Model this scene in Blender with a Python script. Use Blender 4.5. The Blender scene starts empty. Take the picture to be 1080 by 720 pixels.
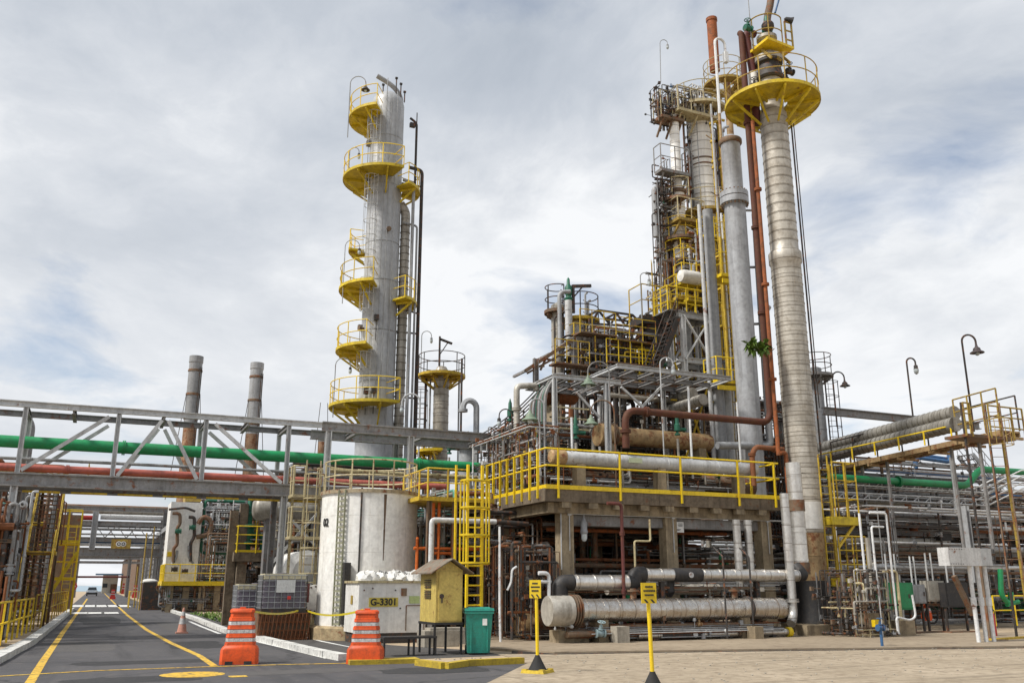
import bpy, math, random
from mathutils import Vector, Matrix
R = math.radians
SC = bpy.context.scene
COL = SC.collection

# ------------------------------------------------------------------ camera and photo-survey helpers
F_PX = 948.0
YAW = R(24.1)
PITCH = math.atan(257 / 948)
EYE = 1.7
sa, ca, sp, cp = math.sin(YAW), math.cos(YAW), math.sin(PITCH), math.cos(PITCH)

def ray(x, y):
    u = (x - 540) / F_PX; v = -(y - 360) / F_PX
    return Vector((ca*u - sa*sp*v + sa*cp, -sa*u - ca*sp*v + ca*cp, cp*v + sp))
def G(x, y, z=0.0):
    d = ray(x, y); t = (z - EYE) / d.z
    return Vector((d.x*t, d.y*t, z))
def PY(x, y, Y):
    d = ray(x, y); t = Y / d.y
    return Vector((d.x*t, Y, EYE + d.z*t))
def PX(x, y, X):
    d = ray(x, y); t = X / d.x
    return Vector((X, d.y*t, EYE + d.z*t))
def ZA(X, Y, ypx):
    """height at plan position X, Y that shows at picture row ypx"""
    k = -(ypx - 360) / F_PX
    A = -X*sa*sp - Y*ca*sp; B = X*sa*cp + Y*ca*cp
    return EYE + (k*B - A) / (cp - k*sp)

# ------------------------------------------------------------------ mesh builder
def V(*a): return Vector(a)
def frame_of(d):
    d = d.normalized()
    a = Vector((0, 0, 1)) if abs(d.z) < 0.95 else Vector((1, 0, 0))
    x = d.cross(a).normalized(); y = x.cross(d).normalized()
    return x, y

class MB:
    def __init__(s): s.v = []; s.f = []
    def add(s, v, f):
        o = len(s.v); s.v += [tuple(p) for p in v]; s.f += [tuple(i + o for i in q) for q in f]; return s
    def box(s, c, d, rz=0.0, taper=1.0):
        c = Vector(c); hx, hy, hz = d[0]/2, d[1]/2, d[2]/2
        cs, sn = math.cos(rz), math.sin(rz); vs = []
        for z, k in ((-hz, 1.0), (hz, taper)):
            for x, y in ((-hx, -hy), (hx, -hy), (hx, hy), (-hx, hy)):
                x *= k; y *= k
                vs.append((c.x + x*cs - y*sn, c.y + x*sn + y*cs, c.z + z))
        return s.add(vs, [(3, 2, 1, 0), (4, 5, 6, 7), (0, 1, 5, 4), (1, 2, 6, 5), (2, 3, 7, 6), (3, 0, 4, 7)])
    def bar(s, a, b, w, h=None, ext=0.0):
        a, b = Vector(a), Vector(b); h = h or w; d = (b - a)
        if d.length < 1e-5: return s
        n = d.normalized(); a = a - n*ext; b = b + n*ext
        x, y = frame_of(d); x = x*w/2; y = y*h/2
        vs = [p + i*x + j*y for p in (a, b) for i, j in ((-1, -1), (1, -1), (1, 1), (-1, 1))]
        return s.add(vs, [(3, 2, 1, 0), (4, 5, 6, 7), (0, 1, 5, 4), (1, 2, 6, 5), (2, 3, 7, 6), (3, 0, 4, 7)])
    def ibeam(s, a, b, w, h, t=0.03):
        a, b = Vector(a), Vector(b); x, y = frame_of(b - a)
        prof = [(-w/2, -h/2), (w/2, -h/2), (w/2, -h/2+t), (t/2, -h/2+t), (t/2, h/2-t), (w/2, h/2-t), (w/2, h/2), (-w/2, h/2), (-w/2, h/2-t), (-t/2, h/2-t), (-t/2, -h/2+t), (-w/2, -h/2+t)]
        vs = [p + x*i + y*j for p in (a, b) for i, j in prof]; n = 12
        fs = [(i, (i+1) % n, n + (i+1) % n, n + i) for i in range(n)]
        fs += [(0, 1, 2, 11), (2, 3, 10, 11), (3, 4, 9, 10), (4, 5, 8, 9), (5, 6, 7, 8)]
        fs += [tuple(n + i for i in q) for q in ((11, 2, 1, 0), (11, 10, 3, 2), (10, 9, 4, 3), (9, 8, 5, 4), (8, 7, 6, 5))]
        return s.add(vs, fs)
    def tube(s, a, b, r, n=8, r2=None, cap=True):
        a, b = Vector(a), Vector(b); r2 = r if r2 is None else r2
        if (b - a).length < 1e-6: return s
        x, y = frame_of(b - a); vs = []
        for p, q in ((a, r), (b, r2)):
            for i in range(n):
                t = 2*math.pi*i/n; vs.append(p + x*math.cos(t)*q + y*math.sin(t)*q)
        fs = [(i, (i+1) % n, n + (i+1) % n, n + i) for i in range(n)]
        if cap: fs += [tuple(range(n-1, -1, -1)), tuple(range(n, 2*n))]
        return s.add(vs, fs)
    def path(s, pts, r, n=8, bend=None, cap=True):
        pts = [Vector(p) for p in pts]; out = [pts[0]]
        bend = 2.6*r if bend is None else bend
        for i in range(1, len(pts)-1):
            p, q, w = pts[i-1], pts[i], pts[i+1]
            d1, d2 = (q-p), (w-q); l1, l2 = d1.length, d2.length
            if l1 < 1e-6 or l2 < 1e-6: continue
            if d1.normalized().dot(d2.normalized()) > .996 or bend <= 0: out.append(q); continue
            k = min(bend, l1*.48, l2*.48); A = q - d1.normalized()*k; B = q + d2.normalized()*k
            m = 5
            for j in range(m+1):
                t = j/m; out.append(A*(1-t)**2 + q*2*t*(1-t) + B*t*t)
        out.append(pts[-1])
        o2 = [out[0]]
        for p in out[1:]:
            if (p - o2[-1]).length > 1e-5: o2.append(p)
        out = o2; m = len(out); d = (out[1]-out[0]).normalized(); x, y = frame_of(d); vs = []
        for i, p in enumerate(out):
            if i == 0: t = (out[1]-out[0]).normalized()
            elif i == m-1: t = (out[-1]-out[-2]).normalized()
            else: t = ((out[i+1]-p).normalized() + (p-out[i-1]).normalized()).normalized()
            x = (x - t*x.dot(t)).normalized(); y = t.cross(x)
            for j in range(n):
                g = 2*math.pi*j/n; vs.append(p + x*math.cos(g)*r + y*math.sin(g)*r)
        fs = [(i*n+j, i*n+(j+1) % n, (i+1)*n+(j+1) % n, (i+1)*n+j) for i in range(m-1) for j in range(n)]
        if cap: fs += [tuple(range(n-1, -1, -1)), tuple((m-1)*n+j for j in range(n))]
        return s.add(vs, fs)
    def lathe(s, c, prof, n=20, axis=(0, 0, 1), a0=0.0, a1=360.0):
        """prof: list of (radius, distance along axis)"""
        c = Vector(c); ax = Vector(axis).normalized()
        if abs(ax.z) > .999: x, y = Vector((1, 0, 0)), Vector((0, 1, 0)) * (1 if ax.z > 0 else -1)
        else: x, y = frame_of(ax)
        full = abs(a1-a0) >= 359.9; m = n if full else n+1; vs = []
        for r, h in prof:
            for i in range(m):
                t = R(a0 + (a1-a0)*i/n); vs.append(c + ax*h + x*math.cos(t)*r + y*math.sin(t)*r)
        fs = []
        for k in range(len(prof)-1):
            for i in range(n if full else n):
                j = (i+1) % m if full else i+1
                fs.append((k*m+i, k*m+j, (k+1)*m+j, (k+1)*m+i))
        if full:
            if prof[0][0] > 1e-6: fs.append(tuple(range(m-1, -1, -1)))
            if prof[-1][0] > 1e-6: fs.append(tuple((len(prof)-1)*m+i for i in range(m)))
        return s.add(vs, fs)
    def arcplate(s, c, r0, r1, z, t, a0, a1, n=28):
        c = Vector(c); vs = []; fs = []
        for i in range(n+1):
            g = R(a0+(a1-a0)*i/n)
            for r, h in ((r0, z), (r1, z), (r1, z+t), (r0, z+t)):
                vs.append((c.x+math.cos(g)*r, c.y+math.sin(g)*r, h))
        for i in range(n):
            o = 4*i
            for k in range(4): fs.append((o+k, o+(k+1) % 4, o+4+(k+1) % 4, o+4+k))
        if abs(a1-a0) < 359.9: fs += [(3, 2, 1, 0), tuple(4*n+k for k in range(4))]
        return s.add(vs, fs)
    def arc(s, c, rad, z, r, a0, a1, n=28, sides=6):
        pts = [(c[0]+math.cos(R(a0+(a1-a0)*i/n))*rad, c[1]+math.sin(R(a0+(a1-a0)*i/n))*rad, z) for i in range(n+1)]
        return s.path(pts, r, sides, bend=0)
    def ring(s, c, rad, r, axis=(0, 0, 1), n=18, sides=6):
        c = Vector(c); x, y = frame_of(Vector(axis)); pts = [c + x*math.cos(2*math.pi*i/n)*rad + y*math.sin(2*math.pi*i/n)*rad for i in range(n+1)]
        return s.path(pts, r, sides, bend=0, cap=False)
    def ball(s, c, r, n=10, sx=1, sy=1, sz=1):
        c = Vector(c); vs = []; m = n//2+1
        for i in range(m+1):
            t = math.pi*i/m
            for j in range(n):
                g = 2*math.pi*j/n; vs.append((c.x+r*sx*math.sin(t)*math.cos(g), c.y+r*sy*math.sin(t)*math.sin(g), c.z+r*sz*math.cos(t)))
        return s.add(vs, [(i*n+j, i*n+(j+1) % n, (i+1)*n+(j+1) % n, (i+1)*n+j) for i in range(m) for j in range(n)])
    def prism(s, poly, z0, z1):
        n = len(poly); vs = [(x, y, z0) for x, y in poly] + [(x, y, z1) for x, y in poly]
        return s.add(vs, [tuple(range(n-1, -1, -1)), tuple(range(n, 2*n))] + [(i, (i+1) % n, n+(i+1) % n, n+i) for i in range(n)])
    def extrude(s, prof, a, b, side):
        """profile (u along side, v up) swept from a to b"""
        a, b, side = Vector(a), Vector(b), Vector(side); n = len(prof)
        vs = [p + side*u + Vector((0, 0, v)) for p in (a, b) for u, v in prof]
        return s.add(vs, [tuple(range(n-1, -1, -1)), tuple(range(n, 2*n))] + [(i, (i+1) % n, n+(i+1) % n, n+i) for i in range(n)])
    def mesh(s, name, mat, origin=(0, 0, 0), ang=38, bevel=0):
        me = bpy.data.meshes.new(name); o = Vector(origin)
        me.from_pydata([(p[0]-o.x, p[1]-o.y, p[2]-o.z) for p in s.v], [], s.f); me.validate()
        me.polygons.foreach_set('use_smooth', [True]*len(me.polygons))
        me.set_sharp_from_angle(angle=R(ang))
        me.materials.append(mat); me.update(); return me

def fix_normals(me):
    import bmesh
    b = bmesh.new(); b.from_mesh(me); bmesh.ops.recalc_face_normals(b, faces=b.faces); b.to_mesh(me); b.free()

_jr = random.Random(2024)
def jitter(mb):
    """hand-fitted parts never meet in exactly one plane: shift each by a millimetre or two"""
    d = [_jr.uniform(-.0022, .0022) for _ in range(3)]; mb.v = [(p[0]+d[0], p[1]+d[1], p[2]+d[2]) for p in mb.v]

class Thing:
    def __init__(s, name, label, cat, origin=(0, 0, 0), group=None):
        s.o = Vector(origin); e = bpy.data.objects.new(name, None); e.empty_display_size = .3
        COL.objects.link(e); e.location = s.o; e['label'] = label; e['category'] = cat
        if group: e['group'] = group
        s.e = e
    def part(s, name, mb, mat, parent=None, label=None, kind=None):
        jitter(mb)
        me = mb.mesh(name, mat, s.o); fix_normals(me)
        ob = bpy.data.objects.new(name, me); COL.objects.link(ob); ob.parent = parent or s.e
        if label: ob['label'] = label
        if kind: ob['kind'] = kind
        return ob
    def text(s, name, txt, mat, loc, size, rot, parent=None, extr=0.004):
        cu = bpy.data.curves.new(name, 'FONT'); cu.body = txt; cu.size = size; cu.extrude = extr; cu.offset = size*.028; cu.align_x = 'CENTER'; cu.align_y = 'CENTER'
        t = bpy.data.objects.new(name, cu); COL.objects.link(t); bpy.context.view_layer.update()
        me = bpy.data.meshes.new_from_object(t.evaluated_get(bpy.context.evaluated_depsgraph_get())); bpy.data.objects.remove(t)
        me.materials.clear(); me.materials.append(mat)
        ob = bpy.data.objects.new(name, me); COL.objects.link(ob); ob.parent = parent or s.e
        ob.location = Vector(loc) - s.o; ob.rotation_euler = rot; return ob

def single(name, mb, mat, label, cat, group=None, kind=None):
    if kind is None: jitter(mb)
    xs, ys, zs = zip(*mb.v); o = Vector(((min(xs)+max(xs))/2, (min(ys)+max(ys))/2, min(zs)))
    me = mb.mesh(name, mat, o); fix_normals(me); ob = bpy.data.objects.new(name, me); COL.objects.link(ob); ob.location = o
    if kind: ob['kind'] = kind
    if label: ob['label'] = label
    if cat: ob['category'] = cat
    if group: ob['group'] = group
    return ob
def struct(name, mb, mat): return single(name, mb, mat, None, None, kind='structure')

def copy_tree(o, parent=None):
    c = o.copy(); COL.objects.link(c); c.parent = parent
    for ch in [k for k in o.children]: copy_tree(ch, c)
    return c
def place_copy(t, label, loc, rz=0.0):
    c = copy_tree(t.e); c['label'] = label; c.location = loc; c.rotation_euler = (0, 0, rz); return c

# ------------------------------------------------------------------ materials
MATS = {}
def _n(nt, typ, **kw):
    n = nt.nodes.new(typ)
    for k, v in kw.items(): setattr(n, k, v)
    return n
def ramp(nt, src, stops):
    r = _n(nt, 'ShaderNodeValToRGB'); e = r.color_ramp.elements
    while len(e) < len(stops): e.new(.5)
    for i, (p, c) in enumerate(stops):
        e[i].position = p; e[i].color = (c, c, c, 1) if not hasattr(c, '__len__') else (*c, 1)
    nt.links.new(src, r.inputs[0]); return r.outputs[0]
def mix(nt, fac, a, b, mode='MIX'):
    m = _n(nt, 'ShaderNodeMix', data_type='RGBA', blend_type=mode)
    for i, s in ((0, fac), (6, a), (7, b)):
        if hasattr(s, 'is_linked') or hasattr(s, 'links'): nt.links.new(s, m.inputs[i])
        elif i == 0: m.inputs[0].default_value = s
        else: m.inputs[i].default_value = (*s, 1) if len(s) == 3 else s
    return m.outputs[2]
def noise(nt, co, scale, detail=6, rough=.6):
    n = _n(nt, 'ShaderNodeTexNoise'); n.inputs['Scale'].default_value = scale; n.inputs['Detail'].default_value = detail; n.inputs['Roughness'].default_value = rough
    nt.links.new(co, n.inputs['Vector']); return n.outputs['Fac']
def mapping(nt, co, sc):
    m = _n(nt, 'ShaderNodeMapping'); m.inputs['Scale'].default_value = sc; nt.links.new(co, m.inputs['Vector']); return m.outputs[0]

def mat(name, base, rough=.55, metal=0.0, rust=0.0, dirt=.4, scale=1.0, streak=.3, bump=.15, dirtcol=(.05, .04, .03), rustcol=(.16, .055, .018), vary=.18, coat=0.0, joints=None):
    """painted or bare surface with blotchy dirt, run-down streaks and rust patches"""
    m = bpy.data.materials.new(name); m.use_nodes = True; nt = m.node_tree; L = nt.links
    b = nt.nodes['Principled BSDF']
    geo = _n(nt, 'ShaderNodeNewGeometry'); co = geo.outputs['Position']
    info = _n(nt, 'ShaderNodeObjectInfo')
    n1 = noise(nt, co, 1.1*scale, 8, .65); n2 = noise(nt, co, 9*scale, 6, .6)
    st = noise(nt, mapping(nt, co, (5*scale, 5*scale, .35*scale)), 1.0, 5, .65)
    col = mix(nt, ramp(nt, n2, [(.3, 0), (.75, 1)]), tuple(c*(1-vary) for c in base), tuple(min(1, c*(1+vary*.6)) for c in base))
    if dirt: col = mix(nt, ramp(nt, n1, [(.42, 0), (.72, dirt)]), col, tuple(.6*d+.25*c for d, c in zip(dirtcol, base)))
    if dirt:
        n4 = noise(nt, co, 4.3*scale, 7, .68); col = mix(nt, ramp(nt, n4, [(.5, 0), (.64, dirt*.75)]), col, tuple(.8*d+.18*c for d, c in zip(dirtcol, base)))
    if streak: col = mix(nt, ramp(nt, st, [(.5, 0), (.72, streak)]), col, tuple(.7*d+.12*c for d, c in zip(dirtcol, base)))
    if rust:
        nr = noise(nt, co, 2.3*scale, 9, .7); ms = ramp(nt, nr, [(.62-.3*rust, 0), (.72-.3*rust, 1)])
        rc = mix(nt, n2, tuple(c*.55 for c in rustcol), tuple(min(1, c*1.7) for c in rustcol)); col = mix(nt, ms, col, rc)
        mm = _n(nt, 'ShaderNodeMath', operation='MULTIPLY_ADD'); L.new(ms, mm.inputs[0]); mm.inputs[1].default_value = -metal; mm.inputs[2].default_value = metal; L.new(mm.outputs[0], b.inputs['Metallic'])
    else: b.inputs['Metallic'].default_value = metal
    if joints:      # cladding sheets: a dark lap joint at regular spacing along one axis, each sheet a slightly different tone
        ax, sp_, wd = joints; sep = _n(nt, 'ShaderNodeSeparateXYZ'); L.new(co, sep.inputs[0]); q = _n(nt, 'ShaderNodeMath', operation='DIVIDE'); L.new(sep.outputs['XYZ'.index(ax)], q.inputs[0]); q.inputs[1].default_value = sp_
        fr = _n(nt, 'ShaderNodeMath', operation='FRACT'); L.new(q.outputs[0], fr.inputs[0]); fl = _n(nt, 'ShaderNodeMath', operation='FLOOR'); L.new(q.outputs[0], fl.inputs[0])
        wn = _n(nt, 'ShaderNodeTexWhiteNoise', noise_dimensions='1D'); L.new(fl.outputs[0], wn.inputs['W'])
        col = mix(nt, ramp(nt, wn.outputs['Value'], [(0, .0), (1, .32)]), col, tuple(c*.5 for c in base))
        col = mix(nt, ramp(nt, fr.outputs[0], [(0, .85), (wd, .55), (wd*1.6, .12), (wd*4, 0)]), col, tuple(.5*d+.05*c for d, c in zip(dirtcol, base)))
    hv = _n(nt, 'ShaderNodeHueSaturation'); L.new(col, hv.inputs['Color'])
    rm = _n(nt, 'ShaderNodeMapRange'); L.new(info.outputs['Random'], rm.inputs[0]); rm.inputs[3].default_value = 1-vary*.9; rm.inputs[4].default_value = 1+vary*.7
    L.new(rm.outputs[0], hv.inputs['Value']); L.new(hv.outputs[0], b.inputs['Base Color'])
    rr = _n(nt, 'ShaderNodeMapRange'); L.new(n1, rr.inputs[0]); rr.inputs[3].default_value = max(.05, rough-.15); rr.inputs[4].default_value = min(1, rough+.3); L.new(rr.outputs[0], b.inputs['Roughness'])
    if bump:
        bp = _n(nt, 'ShaderNodeBump'); bp.inputs['Strength'].default_value = bump; bp.inputs['Distance'].default_value = .03; L.new(n2, bp.inputs['Height']); L.new(bp.outputs[0], b.inputs['Normal'])
    if coat: b.inputs['Coat Weight'].default_value = coat
    MATS[name] = m; return m

GREY = mat('grey_paint', (.34, .35, .36), .5, 0, .05, .35, 1, .4)
LGREY = mat('light_grey_paint', (.54, .55, .55), .5, 0, .08, .3, 1, .35)
TOWER = mat('tower_grey_paint', (.47, .48, .49), .38, .1, .0, .22, .5, .35, .06)
BEAM = mat('weathered_grey_steel', (.27, .265, .26), .55, .1, .18, .45, 1.4, .45)
WHITE = mat('old_white_paint', (.80, .79, .75), .42, 0, .0, .2, .7, .32, .06, (.18, .12, .07))
WHITEP = mat('white_pipe_paint', (.72, .73, .73), .45, 0, .1, .3, 1.5, .2)
ALU = mat('aluminium_cladding', (.80, .78, .74), .3, .92, .0, .35, 1.2, .3, .35, (.25, .15, .07), joints=('X', .62, .03))
ALUX = mat('exchanger_cladding', (.70, .67, .62), .2, .95, .0, .6, 1.9, .5, .45, (.30, .17, .07), joints=('X', .46, .035))
ALUZ = mat('vertical_pipe_cladding', (.74, .73, .70), .34, .75, .0, .35, 1.2, .35, .3, (.2, .13, .07), joints=('Z', .62, .03))
TOWZ = mat('tower_cladding', (.53, .495, .43), .45, .28, .0, .6, .8, .6, .3, (.13, .09, .045), joints=('Z', .40, .075))
TOWW = mat('white_tower_cladding', (.95, .94, .90), .4, .0, .0, .12, 1.2, .28, .2, (.22, .15, .08), joints=('Z', .5, .05), vary=.03)
ALUY = mat('rack_pipe_cladding', (.45, .43, .385), .5, .3, .0, .6, 1.2, .6, .3, (.10, .075, .045), joints=('Y', .34, .09))
ALUD = mat('weathered_aluminium_cladding', (.50, .47, .41), .5, .35, .0, .6, .8, .65, .25, (.10, .075, .045))
TAN = mat('stained_tan_cladding', (.46, .31, .15), .6, .15, .36, .5, 1.2, .5, .25)
RUST = mat('rusty_steel', (.22, .09, .04), .8, 0, .75, .4, 1.5, .4, .3)
RUSTO = mat('orange_primer_rust', (.31, .085, .02), .75, 0, .45, .5, 1.5, .5, .2, rustcol=(.13, .045, .015))
DKRED = mat('dark_red_paint', (.14, .03, .025), .55, 0, .2, .4, 1.5, .3)
PINK = mat('faded_red_paint', (.42, .105, .075), .55, 0, .0, .35, 1.2, .3)
RED = mat('red_paint', (.5, .03, .02), .45, 0, 0, .2, 1.5, .2)
ORANGE = mat('orange_pipe_paint', (.66, .14, .015), .5, 0, 0, .25, 1.5, .2)
YEL = mat('yellow_rail_paint', (.82, .58, .008), .45, 0, .08, .3, 2.2, .25, .1, (.2, .12, .02), vary=.2)
YELP = mat('platform_yellow_paint', (.66, .49, .012), .5, 0, .12, .55, 1.1, .4, .1, (.12, .08, .02), vary=.12)
YELD = mat('dirty_yellow_paint', (.66, .45, .03), .55, 0, .25, .5, 1.4, .5, .15, (.07, .05, .02))
YELO = mat('ochre_old_paint', (.42, .29, .05), .6, 0, .3, .55, 1.6, .5)
CREAM = mat('cream_rail_paint', (.55, .47, .27), .55, 0, .25, .4, 2, .4)
GREENP = mat('green_pipe_paint', (.006, .26, .085), .42, 0, 0, .3, 1.2, .25, .06)
GREENV = mat('green_valve_paint', (.01, .13, .075), .45, 0, .1, .3, 2, .3)
TEAL = mat('teal_plastic', (.02, .32, .24), .4, 0, 0, .42, 2.5, .25, .05)
TEALP = mat('teal_pipe_paint', (.09, .30, .25), .5, 0, .1, .35, 2, .3)
BLUE = mat('blue_paint', (.035, .12, .27), .45, 0, .1, .3, 2, .3)
BLACK = mat('black_coating', (.018, .018, .02), .55, 0, .0, .4, 2, .3, .2, (.10, .08, .06))
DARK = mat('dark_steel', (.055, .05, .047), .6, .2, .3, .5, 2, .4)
BROWN = mat('brown_stained_steel', (.20, .135, .085), .7, .1, .4, .5, 1.4, .5)
CONC = mat('stained_concrete', (.37, .295, .19), .85, 0, .0, .65, .9, .75, .35, (.06, .04, .025), vary=.25)
CONCD = mat('dirty_concrete_edge', (.22, .17, .115), .9, 0, .12, .75, 1.2, .8, .4, (.04, .028, .018), vary=.3)
CONCL = mat('pale_concrete', (.42, .38, .31), .85, 0, 0, .5, 1.2, .4, .3)
KERBW = mat('whitewashed_kerb', (.66, .655, .62), .8, 0, 0, .55, 2.5, .3, .3, (.10, .09, .075))
KERBY = mat('yellow_kerb_paint', (.62, .44, .03), .75, 0, 0, .6, 2.2, .3, .3, (.12, .09, .05))
ORPL = mat('orange_plastic', (.78, .09, .006), .46, 0, 0, .5, 2.5, .3, .06, (.16, .04, .01))
REFL = mat('white_reflective_tape', (.70, .70, .69), .35, 0, 0, .6, 7, .6, .05)
RUBBER = mat('black_rubber', (.02, .02, .02), .8, 0, 0, .2, 3, .1)
GLASS = mat('dark_glass', (.03, .04, .045), .08, 0, 0, 0, 1, 0, 0)
FOAM = mat('white_foam_lumps', (.78, .77, .74), .85, 0, 0, .2, 4, .1, .6)
LAMPW = mat('lamp_white_enamel', (.6, .63, .6), .4, 0, 0, .3, 4, .3)
LAMPG = mat('lamp_green_enamel', (.20, .27, .19), .5, 0, .1, .4, 4, .3)
BULB = mat('milky_bulb_glass', (.5, .55, .56), .2, 0, 0, .1, 3, 0, 0)
SIGNY = mat('yellow_sign_face', (.80, .56, .01), .45, 0, 0, .12, 4, .1, 0)
SIGNW = mat('white_sign_face', (.75, .75, .73), .45, 0, 0, .2, 4, .2, 0)
INK = mat('black_lettering', (.02, .02, .02), .6, 0, 0, 0, 1, 0, 0, vary=0)
IBCP = mat('cloudy_tank_plastic', (.17, .15, .19), .35, 0, 0, .5, 2.5, .5, .1, (.08, .06, .05))
PALEY = mat('pale_yellow_cabinet_paint', (.60, .46, .12), .5, 0, .12, .45, 1.6, .45, .06, (.2, .12, .04))
ROOFR = mat('weathered_sheet_roof', (.24, .20, .15), .7, .2, .3, .5, 2, .4)
LEAF = mat('weed_leaves', (.13, .23, .025), .55, 0, 0, .3, 5, 0, 0)
ALUS = [ALU, ALUD, GREY, BEAM, RUST, BROWN, DARK, LGREY]
# ------------------------------------------------------------------ render settings, camera, light, sky
SC.render.engine = 'CYCLES'
try:
    SC.cycles.use_denoising = True; SC.cycles.denoiser = 'OPENIMAGEDENOISE'
except Exception: pass
SC.cycles.max_bounces = 5; SC.cycles.diffuse_bounces = 3; SC.cycles.glossy_bounces = 3
SC.view_settings.view_transform = 'Standard'; SC.view_settings.look = 'None'; SC.view_settings.gamma = 1; SC.view_settings.use_curve_mapping = False
SC.view_settings.exposure = 0.17
cam = bpy.data.cameras.new('camera'); co_ = bpy.data.objects.new('camera', cam); COL.objects.link(co_)
cam.sensor_width = 36; cam.lens = 36*F_PX/1080; cam.clip_end = 9000; cam.clip_start = .1
r_ = Vector((ca, -sa, 0)); f_ = Vector((sa*cp, ca*cp, sp)); u_ = Vector((-sa*sp, -ca*sp, cp))
M_ = Matrix((r_, u_, -f_)).transposed().to_4x4(); M_.translation = Vector((0, 0, EYE)); co_.matrix_world = M_
SC.camera = co_

SUN_EL, SUN_AZ = R(52), R(24.1 - 118)          # azimuth measured clockwise from +Y; behind the left shoulder
sd = Vector((math.sin(SUN_AZ)*math.cos(SUN_EL), math.cos(SUN_AZ)*math.cos(SUN_EL), math.sin(SUN_EL)))
sl = bpy.data.lights.new('sun', 'SUN'); sl.energy = 4.0; sl.angle = R(10); sl.color = (1, .96, .90)
so = bpy.data.objects.new('sun', sl); COL.objects.link(so); so.rotation_euler = sd.to_track_quat('Z', 'Y').to_euler()

w = bpy.data.worlds.new('World'); SC.world = w; w.use_nodes = True; nt = w.node_tree; L = nt.links
for n in list(nt.nodes): nt.nodes.remove(n)
out = _n(nt, 'ShaderNodeOutputWorld'); tc = _n(nt, 'ShaderNodeTexCoord')
sky = _n(nt, 'ShaderNodeTexSky', sky_type='NISHITA'); sky.sun_disc = False; sky.sun_elevation = SUN_EL; sky.sun_rotation = SUN_AZ
bg = _n(nt, 'ShaderNodeBackground'); bg.inputs[1].default_value = .12; L.new(sky.outputs[0], bg.inputs[0])
# cloud deck: direction projected on a flat layer overhead
sx = _n(nt, 'ShaderNodeSeparateXYZ'); L.new(tc.outputs['Generated'], sx.inputs[0])
zz = _n(nt, 'ShaderNodeMath', operation='MAXIMUM'); L.new(sx.outputs[2], zz.inputs[0]); zz.inputs[1].default_value = 0.0
za = _n(nt, 'ShaderNodeMath', operation='ADD'); L.new(zz.outputs[0], za.inputs[0]); za.inputs[1].default_value = .22
dv = _n(nt, 'ShaderNodeVectorMath', operation='DIVIDE'); cb = _n(nt, 'ShaderNodeCombineXYZ')
L.new(tc.outputs['Generated'], dv.inputs[0])
for i in range(3): L.new(za.outputs[0], cb.inputs[i])
L.new(cb.outputs[0], dv.inputs[1]); pc = dv.outputs[0]
SKY_OFF = (-5.552, -13.362, -3.543)
of = _n(nt, 'ShaderNodeVectorMath', operation='ADD'); L.new(pc, of.inputs[0]); of.inputs[1].default_value = SKY_OFF; pc = of.outputs[0]
nw = _n(nt, 'ShaderNodeTexNoise'); nw.inputs['Scale'].default_value = 1.1; nw.inputs['Detail'].default_value = 5; L.new(pc, nw.inputs['Vector'])
wv = _n(nt, 'ShaderNodeVectorMath', operation='MULTIPLY_ADD'); L.new(nw.outputs['Color'], wv.inputs[0]); wv.inputs[1].default_value = (.5, .5, .1); L.new(pc, wv.inputs[2])
big = noise(nt, mapping(nt, wv.outputs[0], (1.0, .8, 1)), .95, 8, .52)
fine = noise(nt, mapping(nt, wv.outputs[0], (1.5, 1.2, 1)), 2.6, 10, .62)
mx = mix(nt, .28, big, fine)
shade = ramp(nt, mx, [(.36, (.41, .455, .52)), (.45, (.50, .54, .60)), (.52, (.63, .66, .705)), (.59, (.84, .855, .875))])
# clouds brighten toward the horizon where the layer is thin and sunlit
hz = _n(nt, 'ShaderNodeMapRange'); L.new(zz.outputs[0], hz.inputs[0]); hz.inputs[1].default_value = .20; hz.inputs[2].default_value = .46; hz.inputs[3].default_value = .45; hz.inputs[4].default_value = .0
shade = mix(nt, hz.outputs[0], shade, (.83, .845, .865))
bg2 = _n(nt, 'ShaderNodeBackground'); L.new(shade, bg2.inputs[0]); bg2.inputs[1].default_value = 1.0
# a few thin places let the blue through
hole = noise(nt, mapping(nt, wv.outputs[0], (.9, .9, 1)), 1.7, 8, .55)
cover = ramp(nt, hole, [(.30, .15), (.45, 1.0)])
ms = _n(nt, 'ShaderNodeMixShader'); L.new(cover, ms.inputs[0]); L.new(bg.outputs[0], ms.inputs[1]); L.new(bg2.outputs[0], ms.inputs[2]); L.new(ms.outputs[0], out.inputs[0])

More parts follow.
